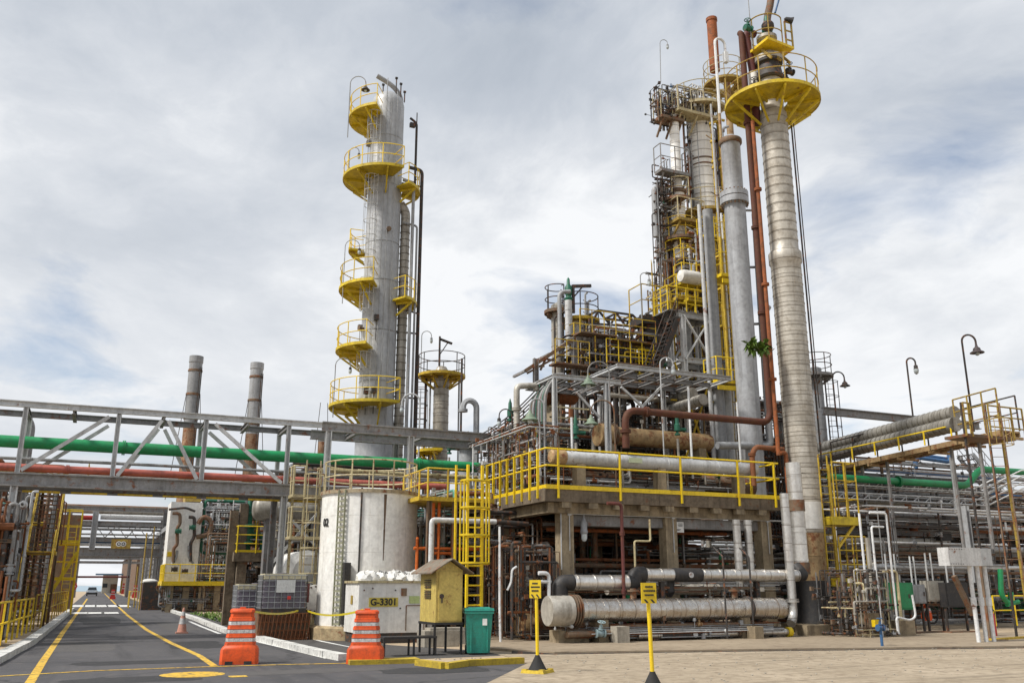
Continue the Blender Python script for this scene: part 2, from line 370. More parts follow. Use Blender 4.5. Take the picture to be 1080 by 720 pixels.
# ------------------------------------------------------------------ ground, road, aprons
def ground_mat(name, base, spots, sc, rough=.9, crack=0.0, bump=.3, tracks=None, grid=0.0, wear=(.52, .72, .7)):
    m = bpy.data.materials.new(name); m.use_nodes = True; nt = m.node_tree; L = nt.links; b = nt.nodes['Principled BSDF']
    co = _n(nt, 'ShaderNodeNewGeometry').outputs['Position']
    n1 = noise(nt, co, .35*sc, 9, .62); n2 = noise(nt, co, 3.2*sc, 8, .6); n3 = noise(nt, co, 60, 3, .6)
    col = mix(nt, ramp(nt, n1, [(.32, 0), (.68, 1)]), base[0], base[1])
    col = mix(nt, ramp(nt, n2, [(wear[0], 0), (wear[1], wear[2])]), col, spots)
    col = mix(nt, ramp(nt, n3, [(.3, 0), (.8, .22)]), col, tuple(c*.62 for c in base[0]))
    if tracks:
        t = noise(nt, mapping(nt, co, tracks), 1.0, 6, .55); col = mix(nt, ramp(nt, t, [(.52, 0), (.68, .6)]), col, tuple(c*.55 for c in base[0]))
    if crack:
        v = _n(nt, 'ShaderNodeTexVoronoi', feature='DISTANCE_TO_EDGE'); v.inputs['Scale'].default_value = crack
        wn = _n(nt, 'ShaderNodeTexNoise'); wn.inputs['Scale'].default_value = 1.3; L.new(co, wn.inputs['Vector'])
        av = _n(nt, 'ShaderNodeVectorMath', operation='MULTIPLY_ADD'); L.new(wn.outputs['Color'], av.inputs[0]); av.inputs[1].default_value = (.9, .9, 0); L.new(co, av.inputs[2]); L.new(av.outputs[0], v.inputs['Vector'])
        col = mix(nt, ramp(nt, v.outputs['Distance'], [(.0, .75), (.012, 0)]), col, tuple(c*.35 for c in base[0]))
    if grid:        # sawn slab joints, a little wavy
        sp_ = _n(nt, 'ShaderNodeSeparateXYZ'); wn2 = _n(nt, 'ShaderNodeTexNoise'); wn2.inputs['Scale'].default_value = 3; L.new(co, wn2.inputs['Vector']); a2_ = _n(nt, 'ShaderNodeVectorMath', operation='MULTIPLY_ADD'); L.new(wn2.outputs['Color'], a2_.inputs[0]); a2_.inputs[1].default_value = (.05, .05, 0); L.new(co, a2_.inputs[2]); L.new(a2_.outputs[0], sp_.inputs[0])
        for k in (0, 1):
            q = _n(nt, 'ShaderNodeMath', operation='DIVIDE'); L.new(sp_.outputs[k], q.inputs[0]); q.inputs[1].default_value = grid*(1.7, .9)[k]; fr = _n(nt, 'ShaderNodeMath', operation='FRACT'); L.new(q.outputs[0], fr.inputs[0])
            col = mix(nt, ramp(nt, fr.outputs[0], [(0, .38), (.007, .3), (.010, 0)]), col, tuple(c*.3 for c in base[0]))
    L.new(col, b.inputs['Base Color']); b.inputs['Roughness'].default_value = rough
    bp = _n(nt, 'ShaderNodeBump'); bp.inputs['Strength'].default_value = bump; bp.inputs['Distance'].default_value = .02; L.new(n3, bp.inputs['Height']); L.new(bp.outputs[0], b.inputs['Normal'])
    return m
SAND = ground_mat('sandy_ground', ((.38, .29, .19), (.47, .37, .255)), (.25, .185, .12), 1.0)
APRON = ground_mat('sandy_concrete', ((.31, .248, .17), (.44, .36, .26)), (.20, .15, .10), 1.3, crack=0, tracks=(.16, 2.4, 1), grid=4.4, wear=(.46, .66, .8))
ASPH = ground_mat('asphalt', ((.062, .060, .064), (.095, .090, .092)), (.125, .112, .10), 1.0, .85, crack=.16, bump=.6, tracks=(1.7, .12, 1))
ASPH2 = ground_mat('older_asphalt', ((.058, .055, .055), (.085, .08, .075)), (.13, .11, .09), 1.4, .85, bump=.6)
SLABC = ground_mat('oily_concrete', ((.24, .185, .125), (.35, .28, .195)), (.10, .07, .045), 1.2, .8)
LINEY = ground_mat('worn_yellow_line', ((.62, .37, .03), (.72, .47, .06)), (.13, .105, .06), 2.2, .8, wear=(.50, .60, .85))
LINEW = ground_mat('worn_white_line', ((.60, .60, .58), (.74, .74, .72)), (.16, .15, .145), 2.4, .8, wear=(.55, .68, .7))

def sheet(pts, z): 
    m = MB(); m.add([(p[0], p[1], z) for p in pts], [tuple(range(len(pts)))]); return m
struct('ground', sheet([(-3000, -3000), (3000, -3000), (3000, 5000), (-3000, 5000)], -.004), SAND)
a0, a1, a2, a3 = G(556, 699), G(505, 724), G(470, 800), G(1080, 683)
WATER = bpy.data.materials.new('pale_water'); WATER.use_nodes = True; WATER.node_tree.nodes['Principled BSDF'].inputs['Base Color'].default_value = (.22, .33, .40, 1); WATER.node_tree.nodes['Principled BSDF'].inputs['Roughness'].default_value = .3
struct('water', sheet([(-2600, 300), (2600, 300), (2600, 4800), (-2600, 4800)], .02), WATER)
def XR(Y): return 4.55 if Y > 40 else 5.05 if Y < 26 else 5.05 - .5*(Y-26)/14     # right edge of the road
XL = -1.75
# asphalt: the road itself and the crossing area in front of the kerbs
struct('road', sheet([(XL, 24.8), (-14, 24.2), (-14, -6), (a2.x, -6), (a2.x, a2.y), (a1.x, a1.y), (a0.x, a0.y), (5.3, 21.6), (5.05, 24.5), (5.05, 26), (4.55, 40), (4.5, 80), (4.5, 300), (XL, 300)][::-1], .001), ASPH)
struct('side_path', sheet([(5.3, 21.62), (5.05, 24.5), (5.05, 26), (4.55, 40), (4.5, 75), (6.2, 75), (6.4, 40), (8.2, 27), (9.8, 23.5), (9.5, 21.9)][::-1], -.0005), ASPH2)
c0, c1, c2 = G(520, 684), G(585, 689.5), G(870, 685.3)
# concrete apron in front of the plant and the oily slab the equipment stands on
struct('concrete_apron', sheet([(9.55, 21.9), (a0.x, a0.y), (a1.x, a1.y), (a2.x, a2.y), (a2.x, -6), (90, -6), (90, 14), (a3.x+3, a3.y-.3), (a3.x, a3.y), (c2.x, c2.y), (c1.x, c1.y), (9.7, 23.6)][::-1], .002), APRON)
slab = MB(); slab.prism([(9.8, 24.2), (c1.x, c1.y+.02), (c2.x, c2.y+.02), (a3.x, a3.y+.03), (30, 21), (30, 24), (26, 45), (9.8, 45)], -.02, .06); struct('concrete_pavement', slab, SLABC)
dr = MB(); pl = [G(508, 679, .06), G(540, 686, .065), c1+V(0, -.06, 0), G(720, 687.3), c2+V(0, -.06, 0), a3+V(0, -.04, 0)]
for i in range(1, len(pl)-1): dr.bar(pl[i]+V(0, 0, -.03), pl[i+1]+V(0, 0, -.03), .10, .09)
struct('drain_kerb', dr, DARK)
PATCH = ground_mat('asphalt_patch', ((.026, .026, .028), (.04, .039, .04)), (.065, .06, .055), 1.4, .85, bump=.7); PATCH2 = ground_mat('pale_asphalt_patch', ((.085, .08, .078), (.11, .104, .10)), (.06, .055, .05), 1.4, .9, bump=.7); OILY = ground_mat('oil_stain', ((.10, .08, .06), (.16, .13, .095)), (.05, .04, .03), 1.6, .6)
gp = random.Random(12)
def blob(cx, cy, rx, ry, z, m, n=22, name='road_patch', sq=.0):
    pts = []
    for i in range(n):
        t = i/n*6.2832; k = 1+gp.uniform(-.13, .13); c_, s_ = math.cos(t), math.sin(t)
        if sq: kk = 1/max(abs(c_), abs(s_)); k *= 1+(kk-1)*sq
        pts.append((cx+c_*rx*k, cy+s_*ry*k))
    struct(name, sheet(pts, z), m)
for cx, cy, rx, ry, m, z in ((1.2, 23.4, 1.5, .55, PATCH, .0032), (-.2, 30, .9, 2.4, PATCH2, .0034), (2.9, 29.5, .8, 1.7, PATCH, .0036), (3.4, 44, .7, 5, PATCH2, .0032), (.4, 52, .9, 6, PATCH, .0034), (4.0, 19.6, 1.9, .5, PATCH2, .0036), (6.6, 18.8, 1.1, .7, PATCH, .0034), (.8, 19.2, 1.2, .6, PATCH, .003)): blob(cx, cy, rx, ry, z, m, sq=.8)


# kerbs
k = MB(); rnd = random.Random(4)
y = 24.9
pts_l = [G(-14, 703), G(0, 695.5), G(31, 679), G(55, 660.5), G(76, 643)]
k.path([p + V(0, 0, .06) for p in pts_l[:1]] + [p + V(0, 0, .06) for p in pts_l[1:]], .1, 4, bend=0) if False else None
def kerb(mb, pts, w, h, seg=1.0, gap=.012, jit=.012):
    for p, q in zip(pts[:-1], pts[1:]):
        d = (q-p); n = max(1, int(d.length/seg)); d.normalize(); l = (q-p).length/n
        for i in range(n):
            a = p + d*(l*i+gap) + V(rnd.uniform(-jit, jit), 0, h/2 + rnd.uniform(-jit, jit)*.6); b = p + d*(l*(i+1)-gap) + V(rnd.uniform(-jit, jit), 0, h/2)
            mb.bar(a, b, w, h)
for i in range(len(pts_l)): pts_l[i].z = 0
kl = MB(); kerb(kl, pts_l, .32, .16, 1.0); struct('kerb', kl, KERBW)
kr = MB(); pr = [G(362, 696.5), G(330, 689.5), G(269, 674), G(238, 666.8), G(205, 653), G(183, 645.8), G(170, 640)]
for p in pr: p.z = 0
kerb(kr, pr, .26, .15, 1.0); struct('kerb', kr, KERBW)
ky = MB(); py_ = [G(366, 700), G(441, 698)]; kerb(ky, py_, .55, .10, 1.2)
py_ = [G(440, 701), G(470, 705), G(492, 702), G(552, 699)]; kerb(ky, py_, .2, .13, .8, .02, .03); struct('kerb', ky, KERBY)

# painted markings
def stripe(mb, pts, w, z=.0055):
    for p, q in zip(pts[:-1], pts[1:]):
        p, q = Vector(p), Vector(q); d = (q-p).normalized(); n = V(-d.y, d.x, 0)*w/2
        mb.add([(p-n).to_tuple()[:2]+(z,), (p+n).to_tuple()[:2]+(z,), (q+n).to_tuple()[:2]+(z,), (q-n).to_tuple()[:2]+(z,)], [(0, 3, 2, 1)])
ym = MB(); stripe(ym, [G(30, 722), G(46, 696), G(66, 667), G(80, 648), G(92, 631)], .17); struct('road_marking', ym, LINEY)
ym = MB()
stripe(ym, [G(226, 702), G(210, 691), G(180, 677.5), G(155, 664), G(135, 649), G(122, 637), G(114, 629), G(110, 625)], .16); struct('road_marking', ym, LINEY)
ym = MB(); stripe(ym, [G(-30, 714.5), G(100, 707), G(230, 702.5), G(300, 700.5), G(372, 699)], .13, .0075); struct('road_marking', ym, LINEY)
ov = MB(); oc = G(203, 711); ov.add([(oc.x+.62*math.cos(t/20*6.2832), oc.y+.62*math.sin(t/20*6.2832), .0065) for t in range(20)], [tuple(range(20))]); struct('road_marking', ov, LINEY)
ov = MB(); ov.box(G(251, 713)+V(0, 0, .0065), (.34, .3, .004)); struct('road_marking', ov, LINEY)
wm = MB(); stripe(wm, [G(345, 694), G(300, 683), G(270, 676)], .12); stripe(wm, [G(232, 668), G(214, 661), G(200, 655)], .14); stripe(wm, [G(375, 683), G(340, 676), G(320, 671)], .12, .004); struct('road_marking', wm, LINEW)
for row, xs in ((646, (84, 101, 116)), (638.5, (83, 95, 107, 119, 130))):
    cw = MB()
    for x in xs:
        p = G(x, row); stripe(cw, [p+V(-.5, 0, 0), p+V(.5, 0, 0)], 3.4*(1 if row > 640 else 2.6), .0095)
    struct('crossing_marking', cw, LINEW)
# grass strip by the kerb and scattered grit
gr = MB(); gg = random.Random(9)
for i in range(900):
    Y = gg.uniform(44, 62); X = gg.uniform(5.6, 8.4); h = gg.uniform(.06, .2); q = gg.uniform(0, 6.28); dx, dy = math.cos(q)*.05, math.sin(q)*.05
    gr.add([(X-dx, Y-dy, 0), (X+dx, Y+dy, 0), (X+gg.uniform(-.08, .08), Y+gg.uniform(-.08, .08), h)], [(0, 1, 2)])
single('grass', gr, LEAF, 'short weedy grass growing on the verge behind the white kerb', 'grass', kind='stuff')
st = MB()
for i in range(420):
    X = gg.uniform(7.5, 26); Y = gg.uniform(13.5, 21.5 - .17*(X-10)); q = gg.uniform(.008, .03)
    if X < 9.0: Y = gg.uniform(19.8, 21.5)
    st.ball((X, Y, q*.4), q, 5, 1, 1.2, .7)
single('gravel', st, CONCL, 'loose grit scattered over the sandy concrete apron', 'gravel', kind='stuff')
# ------------------------------------------------------------------ shared builders
def rail(T, pts, parent=None, h=1.08, sp=1.4, m=None, r=.024, sub=False, toe=.0, mids=1, name='railing', posts=True):
    """guard rail along points at deck level; posts become sub-parts when sub is set"""
    m = m or YEL; pts = [Vector(p) for p in pts]; a = MB(); up = V(0, 0, 1)
    a.path([p + up*h for p in pts], r, 6, bend=.04)
    for k in range(mids): a.path([p + up*h*(k+1)/(mids+1) for p in pts], r*.85, 6, bend=.04)
    if toe:
        for p, q in zip(pts[:-1], pts[1:]): a.bar(p + up*toe/2, q + up*toe/2, .012, toe)
    ps = []
    if posts:
        for i, (p, q) in enumerate(zip(pts[:-1], pts[1:])):
            n = max(1, round((q-p).length/sp))
            for j in range(n + (1 if i == len(pts)-2 else 0)): ps.append(p + (q-p)*j/n)
    if not sub:
        for p in ps: a.tube(p - up*.04, p + up*h, r*1.15, 6)
    o = T.part(name, a, m, parent)
    if sub:
        for p in ps:
            b = MB(); b.bar(p - up*.14, p + up*(h+.02), r*2.5, r*2.5); T.part('post', b, m, o)
    return o
def ladder(T, base, top, side, m, parent=None, w=.42, cage=None, r=.025, step=.3, n_bars=5, out=None, cm=None, cr=.36):
    """ladder from base to top; side = unit vector across the rungs; cage=(z0,z1) adds hoops"""
    a = MB(); base, top, side = Vector(base), Vector(top), Vector(side); L_ = (top-base).length; d = (top-base)/L_
    for s in (-1, 1): a.bar(base + side*w/2*s, top + side*w/2*s, r*2, r*1.4)
    for i in range(1, int(L_/step)): p = base + d*step*i; a.tube(p - side*w/2, p + side*w/2, r*.55, 5)
    o = T.part('ladder', a, m, parent)
    if cage:
        c = MB(); nrm = Vector(out) if out is not None else side.cross(d).normalized(); R_ = cr; hoops = []
        z = cage[0]
        while z < cage[1]:
            k = (z-base.z)/d.z; p = base + d*k; pts = []
            for i in range(11):
                t = math.pi*(i/10*1.36 - .18); pts.append(p + nrm*(cr*.83+R_*math.sin(t)) + side*R_*math.cos(t))
            pts = [p + side*w/2] + pts + [p - side*w/2]; c.path(pts, r*.75, 5, bend=0); hoops.append(pts); z += .85
        for j in (2, 4, 6, 8, 10)[:n_bars]:
            if len(hoops) > 1: c.tube(hoops[0][j], hoops[-1][j], r*.6, 5)
        T.part('cage', c, cm or m, o)
    return o
def stair(T, a, b, width, m, tm=None, treads=None, parent=None):
    """flight from a (foot) to b (head), side by side stringers and treads"""
    a, b = Vector(a), Vector(b); d = V(b.x-a.x, b.y-a.y, 0).normalized(); s = V(-d.y, d.x, 0)*width/2
    st_ = []
    for k in (-1, 1):
        q = MB(); q.bar(a + s*k, b + s*k, .06, .24); st_.append(T.part('stringer', q, m, parent))
    n = treads or max(3, int((b.z-a.z)/.21)); t = MB()
    for i in range(1, n+1):
        p = a + (b-a)*i/n; t.box(p, (abs(s.x)*2+abs(d.x)*.24, abs(s.y)*2+abs(d.y)*.24, .035))
    T.part('treads', t, tm or m, parent)
    h = MB(); up = V(0, 0, 1)
    for k in (-1, 1):
        for z in (.5, .95): h.tube(a + s*k + up*z, b + s*k + up*z, .022, 6)
        for i in range(0, 5): p = a + (b-a)*i/4 + s*k; h.tube(p, p + up*.95, .022, 6)
    T.part('handrail', h, m, parent)
def valve(T, c, axis, r, m, parent=None, up=(0, 0, 1), wheel=None):
    c, axis, up = Vector(c), Vector(axis).normalized(), Vector(up); b = MB()
    b.lathe(c - axis*r*2, [(r*1.7, 0), (r*1.7, r*.5), (r*1.05, r*.6), (r*1.5, r*2), (r*1.05, r*3.4), (r*1.7, r*3.5), (r*1.7, r*4)], 10, axis)
    b.tube(c, c + up*r*3.2, r*.65, 8); b.lathe(c + up*r*1.5, [(r*1.1, 0), (r*1.1, r*.35)], 8, up); b.tube(c + up*r*3, c + up*r*4.8, r*.22, 6)
    o = T.part('valve', b, m, parent)
    wv_ = MB(); wv_.ring(c + up*r*4.6, r*1.5, r*.2, up, 14, 5); x, y = frame_of(up)
    for q in (x, y): wv_.tube(c + up*r*4.6 - q*r*1.5, c + up*r*4.6 + q*r*1.5, r*.14, 5)
    T.part('handwheel', wv_, wheel or m, o)
    return o
def bandpipe(mb, pts, r, n=14, sp=.8, bw=.05, bt=.012, bend=None):
    """insulated pipe: run plus raised cladding bands on its straight lengths"""
    mb.path(pts, r, n, bend)
    pts = [Vector(p) for p in pts]
    for i, (p, q) in enumerate(zip(pts[:-1], pts[1:])):
        d = q-p; l = d.length; k0 = 2.6*r if i else .0; k1 = l - (2.6*r if i < len(pts)-2 else 0); d.normalize(); t = k0 + .1
        while t < k1 - bw: mb.tube(p + d*t, p + d*(t+bw), r+bt, n); t += sp
    return mb
def flanges(mb, pts, r, w=.06, k=1.55, n=12):
    for p, d in pts: d = Vector(d).normalized(); p = Vector(p); mb.tube(p - d*w, p - d*w*.12, r*k, n); mb.tube(p + d*w*.12, p + d*w, r*k, n)
def goose(mb, base, top, reach, drop=.25, r=.03, direction=(1, 0, 0)):
    """gooseneck: pole with a half-circle top ending over 'reach'"""
    base, top, d = Vector(base), Vector(top), Vector(direction).normalized(); pts = [base]
    for i in range(11):
        t = math.pi*i/10; pts.append(top + d*(reach/2)*(1-math.cos(t)) + V(0, 0, 1)*reach/2*math.sin(t))
    pts.append(pts[-1] - V(0, 0, drop)); mb.path(pts, r, 6, bend=0); return pts[-1]
SCR_R = V(ca, -sa, 0)            # picture-right on the ground
SCR_F = V(sa, ca, 0)             # away from the camera on the ground
def lamp(label, base, top, reach, direction, kind='bell', s=1.0, m=None, shade=None, group='gooseneck lamps', r=.03):
    T = Thing('gooseneck_lamp', label, 'lamp', base, group); a = MB(); e = goose(a, base, top, reach, .12*s, r*s, direction); T.part('pole', a, m or DARK)
    b = MB()
    if kind == 'bell':
        b.lathe(e, [(.04*s, 0), (.06*s, -.10*s), (.13*s, -.16*s), (.15*s, -.25*s), (.26*s, -.32*s), (.27*s, -.35*s), (.22*s, -.345*s), (.10*s, -.28*s)], 16); T.part('lamp_shade', b, shade or DARK)
        g = MB(); g.ball(e - V(0, 0, .37*s), .09*s, 10); T.part('bulb', g, BULB)
    else:
        b.lathe(e, [(.05*s, 0), (.09*s, -.04*s), (.09*s, -.16*s), (.11*s, -.18*s)], 12); T.part('lamp_head', b, shade or GREY)
        g = MB(); g.lathe(e - V(0, 0, .18*s), [(.095*s, 0), (.115*s, -.08*s), (.09*s, -.2*s), (.02*s, -.26*s)], 12); T.part('bulb', g, BULB)
    return T
def maze(T, seed, box, n, mats, rr=(.03, .09), nv=6, valves=(GREENV, RUST, GREY), vert=.45, parent=None, lo=2, hi=5, sup=.16):
    """deterministic process pipework on a grid inside box=(x0,x1,y0,y1,z0,z1): bundles, single runs with bends,
    small stubs and instruments, and steel angle supports; every run is a part"""
    g = random.Random(seed); x0, x1, y0, y1, z0, z1 = box; lim = ((x0, x1), (y0, y1), (z0, z1)); made = []; cnt = 0
    def rad(): return rr[0] + (rr[1]-rr[0])*g.random()**2.2
    def emit(pts, r, m):
        mb = MB()
        if m in (ALU, ALUD) and r > .05: bandpipe(mb, pts, r*1.1, 10, .55, .035, .008)
        else:
            mb.path(pts, r, 8 if r > .05 else 6); fl = []
            for u, v_ in zip(pts[:-1], pts[1:]):
                if (v_-u).length > 8*r and g.random() < .75: fl.append((u + (v_-u)*g.uniform(.25, .75), v_-u))
            flanges(mb, fl, r, max(.03, r*.5), 1.6, 10)
        for u, v_ in zip(pts[:-1], pts[1:]):
            if (v_-u).length > .8 and g.random() < .7:
                q = u + (v_-u)*g.uniform(.2, .8); d = g.choice([V(0, -1, 0), V(0, 0, 1), V(-1, 0, 0), V(0, 0, -1)]); l = g.uniform(.15, .4); mb.tube(q, q+d*l, r*.35+.008, 6)
                if g.random() < .6: mb.lathe(q+d*l, [(0, -.05), (.055, -.04), (.055, .03), (.03, .05), (0, .06)], 8, d)
                else: mb.box(q+d*(l+.04), (.12, .09, .14))
        T.part('pipe', mb, m, parent); made.append((pts, r))
    while cnt < n:
        m = g.choice(mats); p = V(g.uniform(x0, x1), g.uniform(y0, y1), g.uniform(z0, z1))
        if g.random() < sup:
            mb = MB(); ax = 2 if g.random() < .6 else 0; a, b = p.copy(), p.copy(); a[ax] = lim[ax][0] if g.random() < .6 else g.uniform(*lim[ax]); b[ax] = lim[ax][1]-g.random()*.3*(lim[ax][1]-lim[ax][0])
            if (b-a).length > .4: mb.ibeam(a, b, .1, .1, .02) if g.random() < .6 else mb.bar(a, b, .06, .06); T.part('support', mb, g.choice([BEAM, BROWN, BEAM, DARK]), parent); cnt += 1
            continue
        pts = [p.copy()]; last = -1
        for s in range(g.randint(lo, hi)):
            ax = 2 if (g.random() < vert and last != 2) else g.choice([q for q in (0, 0, 1) if q != last] or [2])
            if ax == last: continue
            a, b = lim[ax]; q = pts[-1].copy(); t = g.uniform(a, b)
            if abs(t - q[ax]) < (b-a)*.2: t = b if q[ax] < (a+b)/2 else a
            q[ax] = t; pts.append(q); last = ax
        if len(pts) < 2: continue
        r = rad()
        if g.random() < .4 and r < rr[0]+(rr[1]-rr[0])*.4:
            k = g.randint(2, 4); off = V(g.choice([-1, 1])*r*3.6, g.choice([-1, 1])*r*3.6, g.choice([-1, 1])*r*3.6)
            for j in range(k): emit([q+off*j for q in pts], r, m if g.random() < .7 else g.choice(mats)); cnt += 1
        else: emit(pts, r, m); cnt += 1
    for i in range(nv):
        pts, r = g.choice(made); k = g.randrange(len(pts)-1); a, b = pts[k], pts[k+1]; d = b-a
        if d.length < .4: continue
        up = V(0, 0, 1) if abs(d.normalized().z) < .5 else g.choice([V(-1, 0, 0), V(0, -1, 0)])
        valve(T, a + d*g.uniform(.25, .75), d, max(.03, min(.075, r*1.1)), g.choice(valves), parent, up)

# ------------------------------------------------------------------ pipe bridge across the road
YB, YR = 33.0, 35.0
zt = PY(120, 438, YB).z; zt2 = PY(120, 430, YB).z; zl = PY(120, 505, YB).z; zl2 = PY(120, 515, YB).z
zt, zb = PY(120, 433.5, YB).z, PY(120, 509.5, YB).z
def bx(x): return PY(x, 470, YB).x
xs = [PY(px, py, YB).x for px, py in ((-95, 470), (22, 470), (122, 470), (215, 475), (303, 480))]
T = Thing('pipe_bridge', 'long grey steel truss bridge carrying pipes over the road on tall columns', 'pipe bridge', (xs[1], YB, 0))
xe = PY(575, 471, YB).x
for Y in (YB, YR):
    m = MB(); m.ibeam((xs[0]-3, Y, zt+.03), (xs[4]+1.2, Y, zt+.03), .16, .2, .03); T.part('top_chord', m, LGREY if Y == YB else BEAM); m = MB(); m.ibeam((xs[4]+1.2, Y, zt-.02), (xe, Y, zt-.02), .22, .36, .05); T.part('top_chord', m, BEAM)
    m = MB(); m.ibeam((xs[0]-3, Y, zb), (xs[4]+(3.6 if Y == YB else 1.5), Y, zb), .26, .44, .05); T.part('bottom_chord', m, BEAM)
    for i, x in enumerate(xs):
        m = MB(); m.ibeam((x, Y, zb+.22), (x, Y, zt-.08), .15, .15, .03); T.part('post', m, LGREY)
    m = MB(); m.bar((xs[1]+.1, Y-.03, zb+.3), (xs[2]-.3, Y-.03, zt-.2), .09, .12); T.part('brace', m, LGREY)
    xm = PY(174, 447, YB).x
    for a, b in (((xs[2]+.15, zb+.25), (xm-.1, zt-.2)), ((xm+.1, zt-.2), (xs[3]-.15, zb+.25)), ((xs[3]+.3, zt-.2), (xs[4]-.15, zb+.25))):
        m = MB(); m.bar((a[0], Y-.03, a[1]), (b[0], Y-.03, b[1]), .09, .12); T.part('brace', m, LGREY)
g_ = [xs[0]] + [xs[1]+(xs[4]-xs[1])*i/6 for i in range(7)] + [xs[4]+(xe-xs[4])*i/4 for i in range(1, 5)]
for x in g_:
    m = MB(); m.ibeam((x, YB+.1, zt-.08), (x, YR-.1, zt-.08), .12, .2, .03); T.part('cross_beam', m, BEAM)
    if x < xs[4]+.5: m = MB(); m.ibeam((x, YB+.12, zb+.06), (x, YR-.12, zb+.06), .14, .24, .03); T.part('cross_beam', m, BEAM)
for x, Y, top in ((xs[1]-.02, YB, zb-.2), (xs[1]-.02, YR, zb-.2), (xs[4]-.02, YB, zb-.2), (xs[4]-.02, YR, zb-.2), (PY(346, 465, YB).x, YB, zt-.18), (PY(433, 470, YB).x, YB, zt-.18), (PY(433, 470, YB).x, YR, zt-.18), (PY(555, 470, YB).x, YB, zt-.18)):
    m = MB(); m.ibeam((x, Y, 0), (x, Y, top), .22, .22, .04); m.box((x, Y, .04), (.5, .5, .08)); T.part('column', m, BEAM if Y == YR else LGREY)
m = MB()
for Y in (YB+.35, YR-.3): m.bar((xs[0]-3, Y, zb+.24), (xs[4]+.5, Y, zb+.24), .05, .07)
for x in g_[1:8]: m.bar((x+.2, YB+.3, zb-.34), (x+1.3, YB+.3, zb-.34), .05, .07)
T.part('conduit', m, YELD)
def brun(label, y0, y1, x0, x1, Y, r, mt, n=14, name='pipe', cat='pipe', band=0):
    a = PY(x0, y0, Y); b = PY(x1, y1, Y); z = (a.z+b.z)/2; m = MB(); pts = [(a.x, Y, z), (b.x, Y, z)]
    if band: bandpipe(m, pts, r, n, band)
    else:
        m.path(pts, r, n); L_ = b.x-a.x; flanges(m, [((a.x+L_*k, Y, z), (1, 0, 0)) for k in (.21, .63)], r, .05, 1.25, n)
    return single(name, m, mt, label, cat)
brun('wide bright green pipe running along the grey truss bridge over the road', 467.5, 497, -60, 660, 34.2, .205, GREENP)
brun('faded red pipe lying just above the lower beam of the truss bridge', 491, 512, -60, 470, 33.5, .13, PINK)
brun('thin blue grey pipe between the green pipe and the red pipe on the truss bridge', 481.5, 497, -60, 330, 34.6, .055, GREY, 8)
brun('thin pale pipe at the rear of the truss bridge just above the red pipe', 486, 503, -60, 520, 34.85, .045, LGREY, 8)
brun('tan clad pipe beside the green pipe behind the tank roof railing', 496, 505, 335, 530, 34.6, .10, CREAM, 10)

# ------------------------------------------------------------------ left edge: stair, fences, pipework
sx0 = PY(27, 655, 40).x
T = Thing('steel_stair', 'tall dirty yellow steel stair with open treads left of the road', 'stair', (sx0, 40, 0))
yl = 42.8; stair(T, (sx0, 40, 0), (sx0, yl, 3.0), 1.05, YELD, BROWN)
m = MB(); m.box((sx0, yl+.5, 3.0), (1.25, 1.0, .14)); T.part('landing', m, YELD)
stair(T, (sx0, yl+1.0, 3.05), (sx0, yl+3.4, 6.0), 1.05, YELD, BROWN)
m = MB(); m.box((sx0+.1, yl+4.3, 6.0), (2.6, 1.9, .16)); T.part('landing', m, YELD)
rail(T, [(sx0-1.2, yl+3.4, 6.08), (sx0-1.2, yl+5.2, 6.08), (sx0+1.4, yl+5.2, 6.08), (sx0+1.4, yl+3.5, 6.08)], m=YELD)
for dx in (-.55, .55):
    for yy, z in ((yl+.9, 2.93), (yl+5.0, 5.92)):
        m = MB(); m.ibeam((sx0+dx*.8, yy, 0), (sx0+dx*.8, yy, z), .12, .12, .025); T.part('column', m, BROWN)
def fence(label, a, b, h, n, mt=YEL):
    T = Thing('steel_fence', label, 'fence', a, 'yellow tube fences along the left kerb'); a, b = Vector(a), Vector(b)
    for z in (h, .5*h): m = MB(); m.bar(a+V(0, 0, z), b+V(0, 0, z), .05, .05); T.part('rail', m, mt)
    for i in range(n+1): p = a+(b-a)*i/n; m = MB(); m.bar(p, p+V(0, 0, h), .055, .055); T.part('post', m, mt)
f0, f1, f2 = G(-6, 692), G(39, 668), G(76, 643); off = V(-.22, 0, .1)
fence('near bright yellow tube fence with upright bars on the white kerb', f0+off, f1+off+V(0, -.4, 0), 1.15, 8)
fence('dirtier yellow tube fence standing farther along the left kerb past the stair', f1+off+V(0, 1.4, 0), f2+off, 1.25, 14, YELD)
# yellow caged ladder tower beyond the stair
bx_ = PY(66, 600, 62); T = Thing('ladder_tower', 'narrow bright yellow access ladder with basket platform beside the stair', 'access ladder', (bx_.x, 62, 0))
zt_ = PY(66, 571, 62).z; zl_ = PY(66, 610, 62).z
for z, hh in ((zt_, 1.9), (zl_, 2.0)):
    m = MB(); m.box((bx_.x, 62.3, z), (1.5, 1.3, .18)); d_ = T.part('platform', m, YEL); x0, x1 = bx_.x-.72, bx_.x+.72
    rail(T, [(x0, 62.9, z), (x0, 61.7, z), (x1, 61.7, z), (x1, 62.9, z), (x0, 62.9, z)], d_, hh, .6, YEL, .035)
for dx in (-.7, .7):
    m = MB(); m.bar((bx_.x+dx, 62.9, 0), (bx_.x+dx, 62.9, zt_), .12, .12); T.part('column', m, YEL)
m = MB(); m.bar((bx_.x-1.0, 61.6, .2), (bx_.x+.7, 61.7, zt_-.6), .14, .2); T.part('brace', m, YEL)
ladder(T, (bx_.x+.3, 61.6, 0), (bx_.x+.3, 61.6, zt_+1), (1, 0, 0), YEL)
